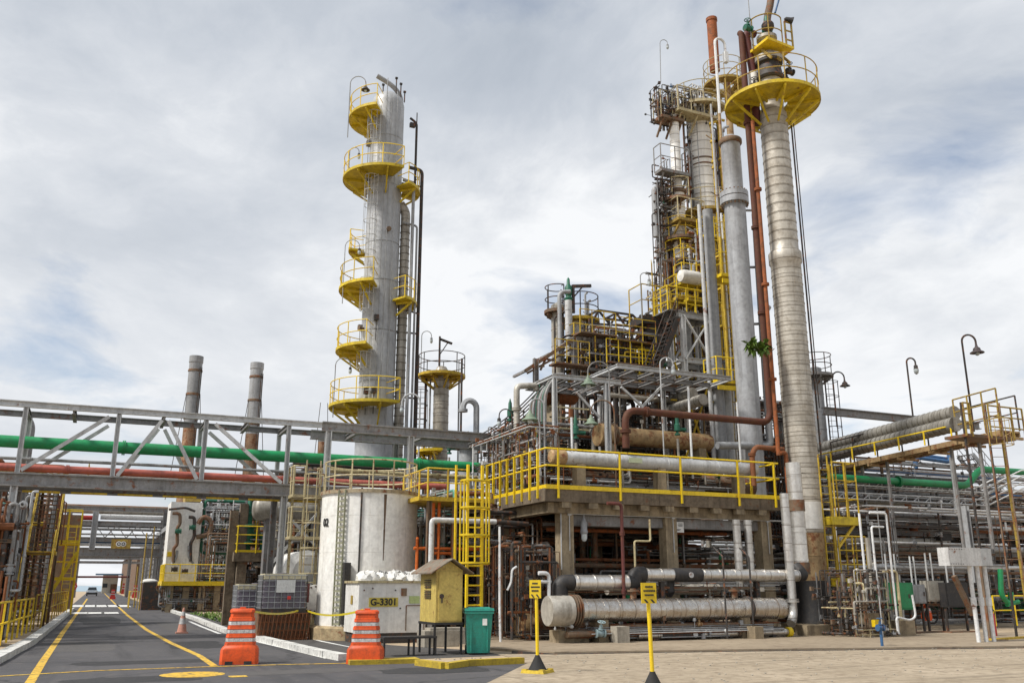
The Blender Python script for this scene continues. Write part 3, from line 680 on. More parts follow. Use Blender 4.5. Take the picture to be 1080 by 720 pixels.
# process structure left of the road
ox = sx0-1.0; T = Thing('pipe_support_frame', 'crowded grey steel frame with old pipes left of the yellow stair', 'pipe frame', (ox-2, 38, 0))
for x in (ox-.1, ox-2.6, ox-5):
    for Y in (35.5, 41, 47, 54):
        m = MB(); m.ibeam((x, Y, 0), (x, Y, 5.6 + (.6 if Y > 44 else 0)), .22, .22, .04); T.part('column', m, BEAM)
for z in (2.2, 3.9, 5.4):
    for Y in (35.5, 41, 47, 54): m = MB(); m.ibeam((ox-5.2, Y, z), (ox+.1, Y, z), .16, .2, .03); T.part('beam', m, BEAM)
    m = MB(); m.ibeam((ox-.1, 35.5, z-.12), (ox-.1, 54, z-.12), .16, .2, .03); T.part('beam', m, BROWN)
maze(T, 11, (ox-3.5, ox+.1, 35.4, 48, .2, 5.6), 96, [BEAM, RUST, BROWN, GREY, ALUD, DARK, LGREY, RUST, DARK], (.035, .13), 16)
T = Thing('stair_side_pipework', 'dim pipes and red equipment packed behind the yellow stair on the left', 'pipework', (sx0, 52, 0)); maze(T, 12, (sx0-5, sx0-.3, 50, 62, .2, 7.0), 96, [BEAM, RUST, DARK, GREY, DKRED, DARK, LGREY, YELD, BROWN], (.04, .14), 12)
m = MB(); m.box((sx0-4, 70, 3.2), (10, .4, 6.4)); single('shed_wall', m, BROWN, 'dull brown shed wall far behind the yellow stair on the left', 'wall')
m = MB(); m.path([(ox-4, 36.2, PY(5, 534, 36.2).z), (PY(17, 534, 36.2).x, 36.2, PY(5, 534, 36.2).z), (PY(17, 534, 36.2).x+.1, 36.2, 3.4), (ox+.2, 37.5, 3.0)], .15, 12); single('pipe', m, TEALP, 'pale teal pipe bending down at the left edge under the truss bridge', 'pipe')
a = PY(2, 484, 36.5); m = MB(); m.path([a+V(-3, 0, 0), a, a+V(.1, .1, -1.3)], .2, 12); flanges(m, [(a+V(-.5, 0, 0), (1, 0, 0)), (a+V(-1.2, 0, 0), (1, 0, 0))], .2, .08, 1.5); single('pipe', m, RUSTO, 'stubby orange rust pipe bend at the left edge beside the red pipe', 'pipe')
for i, (px, py, c) in enumerate(((4, 610, GREY), (11, 590, BEAM))):
    a = PY(px, py, 35); m = MB(); m.bar((a.x, 35, 0), (a.x, 35, 4.4), .09, .09); m.box((a.x, 35, .05), (.4, .4, .1)); single('steel_column', m, c, ('pale square steel column', 'darker square steel column')[i] + ' at the far left in front of the old pipe frame', 'column')
a = PY(76, 622, 95); T = Thing('stop_sign', 'small round red sign on a post at the far end of the left fence', 'sign', (a.x, 95, 0))
m = MB(); m.tube((a.x, 95, 0), (a.x, 95, a.z+.5), .04, 6); T.part('post', m, GREY)
m = MB(); m.lathe((a.x, 94.93, a.z+.35), [(.02, 0), (.42, 0), (.42, -.02), (.02, -.02)], 8, (0, 1, 0)); s_ = T.part('plate', m, RED); m = MB(); m.box((a.x, 94.89, a.z+.35), (.5, .01, .13)); T.part('bar', m, SIGNW, s_)

T = Thing('edge_pipework', 'dark and grey pipes with flanges crowding the left picture edge below the bridge', 'pipework', (PY(4, 600, 31.5).x, 31.5, 0)); maze(T, 13, (PY(-14, 600, 31.5).x, PY(15, 600, 31.5).x, 31.0, 32.2, .2, PY(5, 532, 31.5).z), 60, [DARK, GREY, BEAM, BROWN, DARK, LGREY, RUST], (.03, .12), 12, (DARK, GREY, RUST), vert=.5)
# ------------------------------------------------------------------ far racks over the road
def far_rack(label, Y, xa, xb, levels, cols, hcol):
    T = Thing('pipe_rack', label, 'pipe rack', (xa, Y, 0))
    for z, w_, h_ in levels:
        for yy in (Y, Y+3): m = MB(); m.ibeam((xa, yy, z), (xb, yy, z), w_, h_, .05); T.part('beam', m, BEAM)
    for x in cols:
        for yy in (Y, Y+3): m = MB(); m.ibeam((x, yy, 0), (x, yy, hcol), .4, .4, .06); T.part('column', m, BEAM)
    return T
Y2 = 92; xa, xb = PY(40, 560, Y2).x, PY(420, 560, Y2).x
z_ = lambda y: PY(130, y, Y2).z
T = far_rack('distant grey pipe rack crossing the road with many pipes and a sign', Y2, xa, xb, ((z_(582), .5, .75), (z_(569), .3, .4), (z_(552), .3, .4), (z_(537), .3, .4)), (PY(68, 580, Y2).x, PY(170, 590, Y2).x, PY(275, 590, Y2).x), z_(537))
m = MB(); m.ibeam((PY(99, 560, Y2).x, Y2-.2, z_(580)), (PY(99, 560, Y2).x, Y2-.2, z_(540)), .5, .5, .08); T.part('post', m, GREY)
for i in range(9):
    x = PY(100, 560, Y2).x + i*.9
    m = MB(); m.bar((x, Y2-.1, z_(567)), (x+.9, Y2-.1, z_(554)) if i % 2 else (x+.9, Y2-.1, z_(567)), .09, .09); m.bar((x, Y2-.1, z_(554)), (x+.9, Y2-.1, z_(567)), .07, .07); T.part('brace', m, BEAM)
def frun(label, py, r, mt, dy=.6, x0=40, x1=420, band=0):
    m = MB(); xq = PY(x1, py, Y2).x; pts = [(PY(x0, py, Y2).x, Y2+dy, z_(py)), (xq, Y2+dy, z_(py))]
    bandpipe(m, pts, r, 10, 2.5, .1, .03) if band else m.path(pts, r, 10); single('pipe', m, mt, label, 'pipe')
frun('thick white pipe along the upper part of the distant rack over the road', 545, .25, WHITEP, .4, 106)
frun('red pipe stub leading into the thick white pipe on the distant rack', 546.5, .22, RED, .4, 40, 103)
frun('dull brown pipe on the very top of the distant rack over the road', 534, .2, BROWN, 1.2)
frun('grey clad pipe on top of the distant rack behind the brown one', 538.5, .2, ALUD, 2.0, band=1)
frun('blue grey pipe at mid height of the distant rack over the road', 557.5, .13, GREY, 1.0)
frun('white pipe low on the distant rack beside the round numbered sign', 573.5, .18, WHITEP, 1.4)
frun('pale blue pipe at mid height of the distant rack under the blue grey one', 562.5, .1, LGREY, 1.9)
frun('thin dark blue pipe low on the distant rack above the lowest beam', 571, .14, BLUE, .5)
c_ = PY(127.5, 573.5, Y2); T = Thing('height_sign', 'brownish board with two white rimmed rounds hung on the distant pipe rack', 'sign', (c_.x, Y2-.5, c_.z-.8))
m = MB(); m.box((c_.x, Y2-.5, c_.z), (1.65, .08, .85)); T.part('board', m, YELO)
for dx in (-.19, .2):
    m = MB(); m.lathe((c_.x+dx, Y2-.56, c_.z), [(.001, 0), (.24, 0), (.24, .02), (.001, .02)], 16, (0, 1, 0)); d_ = T.part('disc', m, SIGNW)
    m = MB(); m.ring((c_.x+dx, Y2-.57, c_.z), .13, .035, (0, 1, 0), 16, 5); T.part('ring', m, INK, d_)
Y3 = 150; T = far_rack('farthest thin portal frame across the road beyond the distant rack', Y3, PY(60, 590, Y3).x, PY(172, 590, Y3).x, ((PY(110, 588, Y3).z, .3, .3), (PY(110, 592.5, Y3).z, .25, .3)), (PY(81, 600, Y3).x, PY(136.5, 600, Y3).x), PY(110, 588, Y3).z)
m = MB(); m.path([PY(80, 608, Y3), PY(136, 608, Y3)], .14, 8); single('pipe', m, DKRED, 'thin dark red pipe low across the far end of the road', 'pipe')
# car, guard house, barriers far down the road
c_ = G(96.5, 628.2); T = Thing('parked_car', 'small light blue car seen head-on far down the road', 'car', c_)
W_, H_ = 1.72, 1.5; s_ = (15/948*math.hypot(c_.x, c_.y)*1.0)/1.72; s_ = max(1, min(1.15, s_))
m = MB(); m.extrude([(-.86, .25), (.86, .25), (.88, .7), (.82, .92), (-.82, .92), (-.88, .7)], c_, c_+V(0, 4, 0), (1, 0, 0)); m.extrude([(-.78, .9), (.78, .9), (.6, 1.46), (-.6, 1.46)], c_+V(0, 1.1, 0), c_+V(0, 3.6, 0), (1, 0, 0))
b_ = T.part('body', m, mat('pale_blue_car_paint', (.66, .75, .84), .3, .2, 0, .1, 2, 0, 0))
m = MB(); m.add([(c_.x-.70, c_.y+1.06, .95), (c_.x+.70, c_.y+1.06, .95), (c_.x+.55, c_.y+1.09, 1.40), (c_.x-.55, c_.y+1.09, 1.40)], [(0, 1, 2, 3)]); T.part('windscreen', m, GLASS)
m = MB(); m.box((c_.x, c_.y-.03, .42), (1.7, .06, .3)); T.part('bumper', m, BLACK)
for dx in (-.62, .62): m = MB(); m.ball((c_.x+dx, c_.y-.01, .72), .13, 8, 1.3, .4, .8); T.part('headlight', m, LAMPW)
for dx in (-.74, .74):
    for dy in (.7, 3.2): m = MB(); m.lathe((c_.x+dx-.1, c_.y+dy, .31), [(.1, 0), (.31, .02), (.31, .18), (.1, .2)], 14, (1, 0, 0)); T.part('wheel', m, RUBBER)
c_ = G(120, 620.8); Yh = 230; c_ = PY(116, 618, Yh); T = Thing('guard_house', 'small pale building with a flat blue canopy at the end of the road', 'building', (c_.x, Yh, 0))
wl = PY(108, 615, Yh).x; wr = PY(124, 615, Yh).x; zt_ = PY(116, 606, Yh).z
m = MB(); m.box(((wl+wr)/2, Yh+3, zt_/2), (wr-wl, 6, zt_)); w_ = T.part('wall', m, mat('pale_render', (.62, .58, .48), .8, 0, 0, .3, .3, .2))
m = MB(); m.box(((wl+wr)/2+.8, Yh-.04, 1.0), (1.3, .06, 2.0)); T.part('door', m, BROWN)
m = MB(); m.box(((wl+wr)/2-1, Yh-.04, 1.7), (1.0, .06, .9)); T.part('window', m, GLASS)
m = MB(); m.box((PY(116, 605, Yh).x, Yh+2, zt_+.15), (PY(131, 605, Yh).x-PY(101, 605, Yh).x, 7, .3)); T.part('roof', m, mat('blue_canopy', (.12, .22, .34), .5, 0, 0, .2, 1, 0))
x0 = PY(127.5, 615, Yh).x; m = MB(); m.box((x0+.6, Yh+.4, 1.4), (1.2, .5, 2.8)); single('ticket_booth', m, YELD, 'yellow booth beside the small pale building at the road end', 'booth')
CONE_TMPL = None
def far_barrier(label, px, py, w_, h_, mt, cat='barrier', n='traffic_barrier', group=None):
    c = G(px, py); d = math.hypot(c.x, c.y); w = w_/948*d*.98; h = h_/948*d*.98
    T = Thing(n, label, cat, c, group); m = MB(); m.box(c+V(0, 0, h*.14), (w, w*.6, h*.28), 0, .9); m.box(c+V(0, 0, h*.6), (w*.72, w*.45, h*.78), 0, .72); T.part('body', m, mt)
    for k in (.5, .75):
        m = MB(); m.box(c+V(0, 0, h*k), (w*.68*(1.12-k*.35), w*.5*(1.1-k*.35), h*.08)); T.part('stripe', m, REFL)
far_barrier('small red barrel standing in the road lane ahead of the pale building', 118.5, 631.5, 5.5, 9, RED, n='traffic_drum', cat='traffic drum')
far_barrier('small red marker right of the pale building by the yellow booth', 129.7, 626, 4, 10, RED, n='traffic_drum', cat='traffic drum')
far_barrier('red marker with white stripes beside the yellow posts on the right verge', 142, 630, 5.5, 12, RED, n='traffic_drum', cat='traffic drum')
# cone on the road
c = G(191.5, 667.5); T = Thing('traffic_cone', 'faded pink and white traffic cone standing on the asphalt by the kerb', 'traffic cone', c); s_ = 1.0
FADE = mat('faded_orange_plastic', (.62, .30, .22), .5, 0, 0, .2, 3, .3)
m = MB(); m.box(c+V(0, 0, .025), (.42, .42, .05)); T.part('base', m, FADE)
m = MB(); m.lathe(c+V(0, 0, .05), [(.17, 0), (.035, .85), (0, .86)], 14); b_ = T.part('cone', m, FADE)
for z0, z1 in ((.28, .48), (.58, .72)):
    r0 = .17-.135*z0/.85+.004; r1 = .17-.135*z1/.85+.004; m = MB(); m.lathe(c+V(0, 0, .05), [(r0, z0), (r1, z1)], 14); T.part('stripe', m, REFL, b_)
# red cabinet with white cap and yellow posts
c = G(155, 642); T = Thing('hose_cabinet', 'tall dark red fire cabinet with a white cap on the right verge', 'fire cabinet', c)
m = MB(); m.box(c+V(0, .4, .95), (.9, .8, 1.9)); T.part('body', m, DKRED); m = MB(); m.lathe(c+V(0, .4, 1.9), [(.62, 0), (.6, .14), (.35, .26), (0, .3)], 14); T.part('cap', m, WHITE)
m = MB(); m.box(c+V(0, -.02, .9), (.66, .03, 1.4)); T.part('door', m, RED)
for i, (px, py, h) in enumerate(((146.5, 643, 5.4), (154.5, 640, 6.4), (141, 640, 3.2))):
    a = G(px, py); m = MB(); m.tube(a, a+V(0, 0, h), .05, 8); single('steel_pole', m, YELO, ('tall slim yellow pole left of the red fire cabinet', 'tallest slim yellow pole behind the red fire cabinet', 'short yellow pole on the right verge by the red marker')[i], 'pole')
a = G(143, 641); T = Thing('steel_fence', 'short dirty yellow guard fence around the verge corner by the red cabinet', 'fence', a)
rail(T, [a+V(-.5, 3, 0), a+V(-.5, 0, 0), a+V(1.2, 0, 0)], m=YELD, h=1.25, sp=.5)
# grey louvred cooler bank along the right side of the road
T = Thing('cooler_bank', 'long dark grey louvred structure receding along the right of the road', 'cooler building', (5.2, 76, 0))
for i in range(8):
    y0 = 76+i*8; m = MB(); m.box((7.0, y0+4, 3.2), (3.2, 7.8, 6.2)); p_ = T.part('bay', m, BEAM)
    l_ = MB()
    for z in range(11): l_.box((5.36, y0+4, .9+z*.5), (.12, 7.2, .08))
    T.part('louvre', l_, DARK, p_)
    m = MB(); m.bar((5.25, y0, 0), (5.25, y0, 7.0-i*.04), .28, .28); T.part('column', m, GREY)
m = MB(); m.bar((5.2, 76, 6.6), (5.2, 140, 6.6), .2, .3); T.part('eaves_beam', m, GREY)
m = MB(); m.extrude([(0, 0), (3.6, .9), (3.6, 1.05), (0, .15)], (5.1, 76, 6.35), (5.1, 140, 6.35), (1, 0, 0)); T.part('roof', m, GREY)
T2 = Thing('far_plant_building', 'long brown grey shed roof seen past the louvred structure', 'building', (5, 170, 0)); m = MB(); m.box((9, 200, 3.4), (7, 90, 6.8)); T2.part('wall', m, BROWN)
m = MB(); m.box((9, 200, 6.95), (7.6, 91, .3)); T2.part('roof', m, DARK)

# ------------------------------------------------------------------ white furnace module and neighbours, right of the road
YF = 66; x0 = PY(174, 600, YF).x; x1 = PY(208, 600, YF).x; xw = PY(236, 600, YF).x; zb_ = PY(190, 613, YF).z; zt_ = PY(190, 529, YF).z
T = Thing('furnace_module', 'tall white metal furnace casing raised on a yellow edged deck by the road', 'furnace', (x0, YF, 0))
m = MB(); m.box(((x0+x1)/2, YF+1.5, (zb_+zt_)/2), (x1-x0, 3.0, zt_-zb_)); wl_ = T.part('casing', m, WHITE)
m = MB(); m.box(((x0+x1)/2+.4, YF+1.5, zt_+.35), (x1-x0-1.0, 2, .5)); T.part('cap', m, YELO)
m = MB(); m.box(((x0+xw)/2, YF+.9, zb_-.12), (xw-x0+.4, 4.2, .28)); d_ = T.part('deck', m, YEL)
rail(T, [(x0-.1, YF+2.8, zb_), (x0-.1, YF-1.1, zb_), (xw, YF-1.1, zb_)], d_, 1.1, 1.0, YEL, .035)
for i in range(4):
    for dy in (-.6, 2.4): m = MB(); m.box((x0+.4+i*(xw-x0-.8)/3, YF+dy, (zb_-.26)/2), (.4, .4, zb_-.26)); T.part('column', m, CONC)
m = MB(); m.box((PY(180, 590, YF).x, YF-.05, PY(180, 584, YF).z), (.5, .06, .3)); T.part('plate', m, SIGNY)
# burner pipes on the casing front
for k, pts in enumerate(([(182, 541), (190, 541), (190, 552), (187, 556), (187, 574), (183, 578), (183, 593)], [(199, 545), (205, 545), (205, 566), (201, 572), (201, 592)], [(178, 537), (196, 535), (206, 539)], [(181, 595), (186, 588), (187, 580)], [(204, 594), (199, 588), (199, 575)])):
    m = MB(); m.path([PY(x, y, YF-.35) for x, y in pts], .11 if k < 2 else .08, 8); T.part('burner_pipe', m, (BROWN, DARK, DARK, GREY, GREY)[k])
for px, py in ((188, 560), (203, 556), (184, 600), (195, 602)): valve(T, PY(px, py, YF-.5), (1, 0, 0), .1, GREENV if py < 570 else DARK, None, (0, -1, 0))
maze(T, 21, (x0-.2, xw, YF-.8, YF-.2, .1, zb_-.3), 26, [DARK, BROWN, RUST, GREY, BLACK], (.03, .1), 12)
maze(T, 22, (x1+.3, xw+2.2, YF-.5, YF+4, zb_, zt_+.3), 70, [GREY, LGREY, DARK, DARK, WHITEP, BROWN, GREENV], (.025, .11), 16, vert=.35)
m = MB(); m.box(((x0+xw)/2+1, YF+6, zb_/2), (xw-x0+4, .3, zb_)); T.part('back_wall', m, DARK)
m = MB(); m.path([PY(200, 537, YF+3), PY(252, 541, YF+3)], .2, 10); single('pipe', m, WHITEP, 'white pipe leaving the furnace casing toward the green valve', 'pipe')
m = MB(); m.path([PY(207, 566, YF-.3), PY(222, 563, YF-.3), PY(223, 548, YF-.3), PY(214, 544, YF-.3), PY(209, 552, YF-.3)], .16, 10); single('pipe', m, BROWN, 'brown pipe loop on the right flank of the white furnace casing', 'pipe')
x2 = PY(214, 590, 74).x; x3 = PY(300, 590, 74).x
T = Thing('pipe_module', 'busy steel frame of pipes and valves right of the white furnace', 'pipe frame', (x2, 74, 0))
for z in (2.4, 4.6, 6.8, 8.0):
    for Y in (72, 78): m = MB(); m.ibeam((x2, Y, z), (x3, Y, z), .2, .26, .04); T.part('beam', m, BEAM if z != 4.6 else YELD)
for i in range(5):
    for Y in (72, 78): x = x2+(x3-x2)*i/4; m = MB(); m.ibeam((x, Y, 0), (x, Y, 8.2), .26, .26, .04); T.part('column', m, BEAM)
maze(T, 23, (x2, x3, 71.5, 78, .3, 8.4), 96, [ALUD, GREY, RUST, BROWN, WHITEP, DARK, BEAM, GREENV], (.04, .16), 14)
for z in (4.7,): rail(T, [(x2, 71.9, z), (x3, 71.9, z)], None, 1.1, 1.2, YEL, .035)
# concrete stand with yellow railing
YS = 43; xa_ = PY(250, 600, YS).x; xb_ = PY(286, 600, YS).x; zd = PY(255, 582, YS).z
T = Thing('concrete_stand', 'stained concrete stand with a bright yellow railed deck behind the tote tanks', 'platform', (xa_, YS, 0))
m = MB(); m.box(((xa_+xb_)/2+.6, YS+.8, zd-.2), (xb_-xa_+1.6, 1.9, .4)); d_ = T.part('slab', m, CONCD)
rail(T, [(xa_-.1, YS+1.7, zd), (xa_-.1, YS-.15, zd), (xb_+.9, YS-.15, zd)], d_, 1.15, .75, YEL, .03, mids=2, toe=.1)
for i, x in enumerate((xa_+.2, xa_+1.3, xb_-.1)):
    for dy in (.2, 1.5): m = MB(); m.box((x, YS+dy, (zd-.4)/2), (.42, .42, zd-.4)); T.part('column', m, CONCD)
for px, tp in ((246, 538), (256, 531)):
    a = PY(px, 560, YS+.4); m = MB(); m.box((a.x, YS+.5, PY(px, tp, YS+.4).z/2), (.36, .36, PY(px, tp, YS+.4).z)); T.part('column', m, CONCD)
maze(T, 31, (xa_+.5, xb_+2.5, YS+.4, YS+1.8, .2, zd-.5), 60, [DARK, BROWN, DARK, GREY, LGREY], (.02, .08), 16)
maze(T, 32, (xa_+.3, xb_+2.5, YS+.4, YS+1.6, zd+.05, zd+2.6), 40, [DARK, BROWN, BEAM, GREY, GREENV, YELD], (.02, .08), 14)
a = PY(262, 556, YS+.6); T = Thing('relief_valve', 'tall green valve with bonnet standing on the yellow railed concrete deck', 'valve', (a.x, YS+.6, zd))
m = MB(); m.lathe((a.x, YS+.6, zd), [(.16, 0), (.16, .35), (.34, .36), (.34, .46), (.24, .5), (.28, 1.1), (.36, 1.12), (.36, 1.24), (.15, 1.3), (.15, 1.7), (.24, 1.72), (.24, 1.8), (.13, 1.84), (.10, 2.4), (.04, 2.5)], 14); T.part('body', m, GREENV)
m = MB(); m.path([(a.x, YS+.6, zd+.8), (a.x+.7, YS+.6, zd+.8), (a.x+.7, YS+.6, zd-.1)], .14, 10); T.part('outlet', m, GREENV)
YV = 38.5; a, b = PY(272, 536, YV), PY(345, 539, YV); r_v = 10.5/948*43
T = Thing('horizontal_drum', 'dull grey horizontal drum lying high behind the right bridge columns', 'drum', (a.x, YV, 0))
m = MB(); ax = V(b.x-a.x, 0, 0); m.lathe(a, [(0, -r_v*.5), (r_v*.6, -r_v*.42), (r_v*.92, -r_v*.2), (r_v, 0), (r_v, ax.length), (0, ax.length+r_v*.4)], 24, ax); T.part('shell', m, ALUD)
for t in (.15, .8): m = MB(); m.box((a.x+ax.x*t, YV, (a.z-r_v*.9)/2), (.22, .5, a.z-r_v*.9)); T.part('support', m, BEAM)
# small steel platform next to the tank (cream)
YP = 37; a = PY(318, 590, YP); zpl = PY(318, 588, YP).z; zp2 = PY(318, 567, YP).z; xl = PY(288, 580, YP).x; xr = PY(342, 580, YP).x
T = Thing('access_platform', 'cream railed steel platform with crossing braces left of the white tank', 'platform', (xl, YP, 0))
for z, q in ((zpl, 1.0), (zp2, .5)):
    m = MB(); m.box(((xl+xr)/2+(.3 if q < 1 else 0), YP+.8, z-.08), (xr-xl, 1.7, .14)); d_ = T.part('deck', m, BEAM); rail(T, [(xl+(.6 if q < 1 else 0), YP+.05, z), (xr, YP+.05, z)], d_, 1.05, .7, CREAM, .025, mids=2)
for x in (xl+.1, xr-.1):
    for dy in (.1, 1.5): m = MB(); m.ibeam((x, YP+dy, 0), (x, YP+dy, zp2), .16, .16, .03); T.part('column', m, BEAM)
m = MB(); m.bar((xl, YP, zpl-.2), (xr, YP, zp2+1.4), .1, .1); m.bar((xl+.1, YP-.12, zp2+1.2), (xr, YP-.12, zpl+.1), .09, .09); T.part('brace', m, LGREY)
# white horizontal vessel by the tank
YW = 35.3; a = PY(334, 605, YW); T = Thing('white_vessel', 'old white horizontal vessel with flanged end beside the white tank', 'vessel', (a.x, YW, 0)); r_w = 20/948*39
m = MB(); c0_ = PY(322, 604, YW); m.lathe((c0_.x-.1, YW-.9, c0_.z), [(0, -r_w*.35), (r_w*.7, -r_w*.25), (r_w, .1), (r_w, 3.2), (0, 3.6)], 24, (0, 1, 0)); T.part('shell', m, WHITE)
for dy in (.2, 2): m = MB(); m.box((c0_.x-.1, YW+dy, (c0_.z-r_w)/2+.02), (1.2, .35, c0_.z-r_w+.1)); T.part('saddle', m, CONC)
c1_ = PY(331, 631, 32.6); m = MB(); m.lathe((c1_.x, 32.4, c1_.z), [(.0, 0), (.3, 0), (.48, .02), (.48, .14), (.3, .16), (.3, .9), (0, .92)], 20, (0, 1, 0)); n_ = T.part('nozzle', m, WHITE)
bo = MB()
for i in range(16): t = i*math.pi/8; bo.tube((c1_.x+.41*math.cos(t), 32.34, c1_.z+.41*math.sin(t)), (c1_.x+.41*math.cos(t), 32.56, c1_.z+.41*math.sin(t)), .03, 6)
T.part('bolts', bo, DARK, n_)
# stacks
def stack(label, px, top, bot, Y, wpx, split):
    a = PY(px, bot, Y); z1 = ZA(a.x, Y, top); zs = ZA(a.x, Y, split); d = math.hypot(a.x, Y, z1*.6); r = wpx/2/948*d*.98
    T = Thing('chimney_stack', label, 'stack', (a.x, Y, 0))
    m = MB(); m.lathe((a.x, Y, 0), [(r, 0), (r, zs)], 20); T.part('lower_shaft', m, mat('rust_stained_shaft', (.36, .22, .13), .7, 0, .4, .5, 1.2, .6) if 'rust_stained_shaft' not in MATS else MATS['rust_stained_shaft'])
    m = MB(); m.lathe((a.x, Y, 0), [(r*1.01, zs), (r*1.0, z1-.6), (r*1.08, z1-.55), (r*1.08, z1), (r*.9, z1), (r*.9, z1-1)], 20); T.part('upper_shaft', m, GREY)
    for k in range(3):
        m = MB(); zz = zs+(z1-zs)*(.12+.33*k); m.lathe((a.x, Y, zz), [(r, 0), (r*1.1, .03), (r*1.1, .2), (r, .23)], 20); T.part('band', m, BROWN)
    m = MB(); m.tube((a.x+r*.9, Y-r*.8, zs-4), (a.x+r*.9, Y-r*.8, z1-1), .04, 5); m.tube((a.x+r*.6, Y-r*1.05, zs-4), (a.x+r*.6, Y-r*1.05, z1-1), .04, 5); T.part('ladder', m, DARK)
    m = MB(); m.tube((a.x-r, Y-r*.4, zs+3), (a.x-r*2.6, Y-r*.4, zs-6), .03, 5); m.tube((a.x+r, Y-r*.4, zs+3), (a.x+r*2.6, Y-r*.4, zs-6), .03, 5); T.part('guy_wire', m, DARK)
stack('taller plain grey stack with rusty lower half above the truss bridge', 190, 376, 560, 80, 13, 452)
stack('second grey stack with brown stain nearest the left tower', 258, 383, 560, 80, 13, 458)
stack('short slim rusty stack just left of the tall grey tower', 334, 459, 560, 80, 7.5, 459.5)
a = PY(33, 455, 44); m = MB(); m.path([(a.x, 44, 5), (a.x, 44, a.z+.3), (a.x-.35, 44, a.z+.75)], .14, 8); single('vent_pipe', m, BEAM, 'grey vent pipe with bent top behind the left bridge post', 'vent pipe')
a = PY(26, 470, 42); m = MB(); m.tube((a.x, 42, 5), (a.x, 42, a.z+.3), .07, 8); m.box((a.x, 42, a.z+.3), (.3, .3, .3)); single('vent_pipe', m, RUST, 'thin rusty vent rising above the green pipe at the left', 'vent pipe')
# ------------------------------------------------------------------ white storage tank
YT = 31.15; tc_ = PY(387.5, 600, YT); RT = 1.66; zt_ = PY(387, 517, YT-1.0).z - .02
T = Thing('storage_tank', 'white cylindrical storage tank with railed top and brown streaks', 'storage tank', (tc_.x, YT, 0)); tx = tc_.x
m = MB(); prof = [(RT, .42)]
for z in (1.55, 2.75, 3.95): prof += [(RT, z-.008), (RT-.008, z-.005), (RT-.008, z+.005), (RT, z+.008)]
prof += [(RT, zt_-.12), (RT+.04, zt_-.11), (RT+.04, zt_), (RT*.6, zt_+.12), (0, zt_+.2)]; m.lathe((tx, YT, 0), prof, 64); T.part('shell', m, WHITE)
m = MB(); m.lathe((tx, YT, 0), [(RT+.03, zt_-.1), (RT+.06, zt_-.1), (RT+.06, zt_+.02), (RT-.05, zt_+.03)], 64); T.part('rim', m, mat('stained_tan_rim', (.42, .34, .22), .7, 0, .3, .5, 2, .4))
m = MB(); m.lathe((tx, YT, 0), [(RT+.22, 0), (RT+.22, .36), (RT+.12, .43), (0, .43)], 48); T.part('base', m, mat('rust_stained_concrete', (.42, .32, .18), .85, 0, .2, .5, 1.5, .5, .3))
m = MB()
for h in (.5, 1.02): m.arc((tx, YT), RT-.05, zt_+h, .026, 0, 360, 40)
for i in range(14):
    t = R(i*360/14); p = V(tx+(RT-.05)*math.cos(t), YT+(RT-.05)*math.sin(t), zt_-.02); m.tube(p, p+V(0, 0, 1.04), .026, 6)
T.part('railing', m, CREAM)
def on_tank(px, py, out=0.0):
    """point of the tank wall that shows at a picture position"""
    d = ray(px, py); ox_, oy_ = -tx, -YT; A = d.x*d.x+d.y*d.y; B = ox_*d.x+oy_*d.y; Cc = ox_*ox_+oy_*oy_-(RT+out)**2; D = max(0, B*B-A*Cc); t = (-B-math.sqrt(D))/A
    return V(d.x*t, d.y*t, EYE+d.z*t)
p = on_tank(360, 560, .02); n_ = V(p.x-tx, p.y-YT, 0).normalized(); s_ = V(-n_.y, n_.x, 0)
m = MB(); lz = .5
for k in (-1, 1): m.bar(V(p.x, p.y, .45)+s_*.13*k+n_*.06, V(p.x, p.y, zt_)+s_*.13*k+n_*.06, .05, .05)
while lz < zt_-.1: m.bar(V(p.x, p.y, lz)-s_*.13+n_*.06, V(p.x, p.y, lz)+s_*.13+n_*.06, .035, .06); lz += .17
T.part('cable_ladder', m, mat('greenish_grey_channel', (.33, .33, .22), .6, .1, .1, .4, 3, .3))
p = on_tank(380, 560, .03); m = MB(); m.tube((p.x, p.y, .5), (p.x, p.y, zt_+.05), .03, 8); T.part('conduit', m, DARK)
p = on_tank(366, 630, .02); q = on_tank(366, 593, .02); n_ = V(p.x-tx, p.y-YT, 0).normalized(); s_ = V(-n_.y, n_.x, 0)
m = MB(); m.bar(V(p.x, p.y, .5)+n_*.12, V(p.x, p.y, q.z)+n_*.12, .26, .2); T.part('level_gauge', m, BLACK)
p = on_tank(344, 551); n_ = V(p.x-tx, p.y-YT, 0).normalized(); T.text('number', '02', INK, p+n_*.016, .36, (R(90), 0, math.atan2(n_.y, n_.x)+R(90)))
RSTK = mat('rust_streak', (.16, .10, .06), .8, 0, 0, .5, 3, .6)
p = on_tank(406, 540, .012); n_ = V(p.x-tx, p.y-YT, 0).normalized(); s_ = V(-n_.y, n_.x, 0)
m = MB()
for k, (w_, z0, z1) in enumerate(((.05, zt_-1.35, zt_-.15), (.03, zt_-2.3, zt_-1.3))): m.add([V(p.x, p.y, z0)-s_*w_*.4, V(p.x, p.y, z0)+s_*w_*.4, V(p.x, p.y, z1)+s_*w_, V(p.x, p.y, z1)-s_*w_], [(0, 1, 2, 3)])
T.part('stain', m, RSTK)
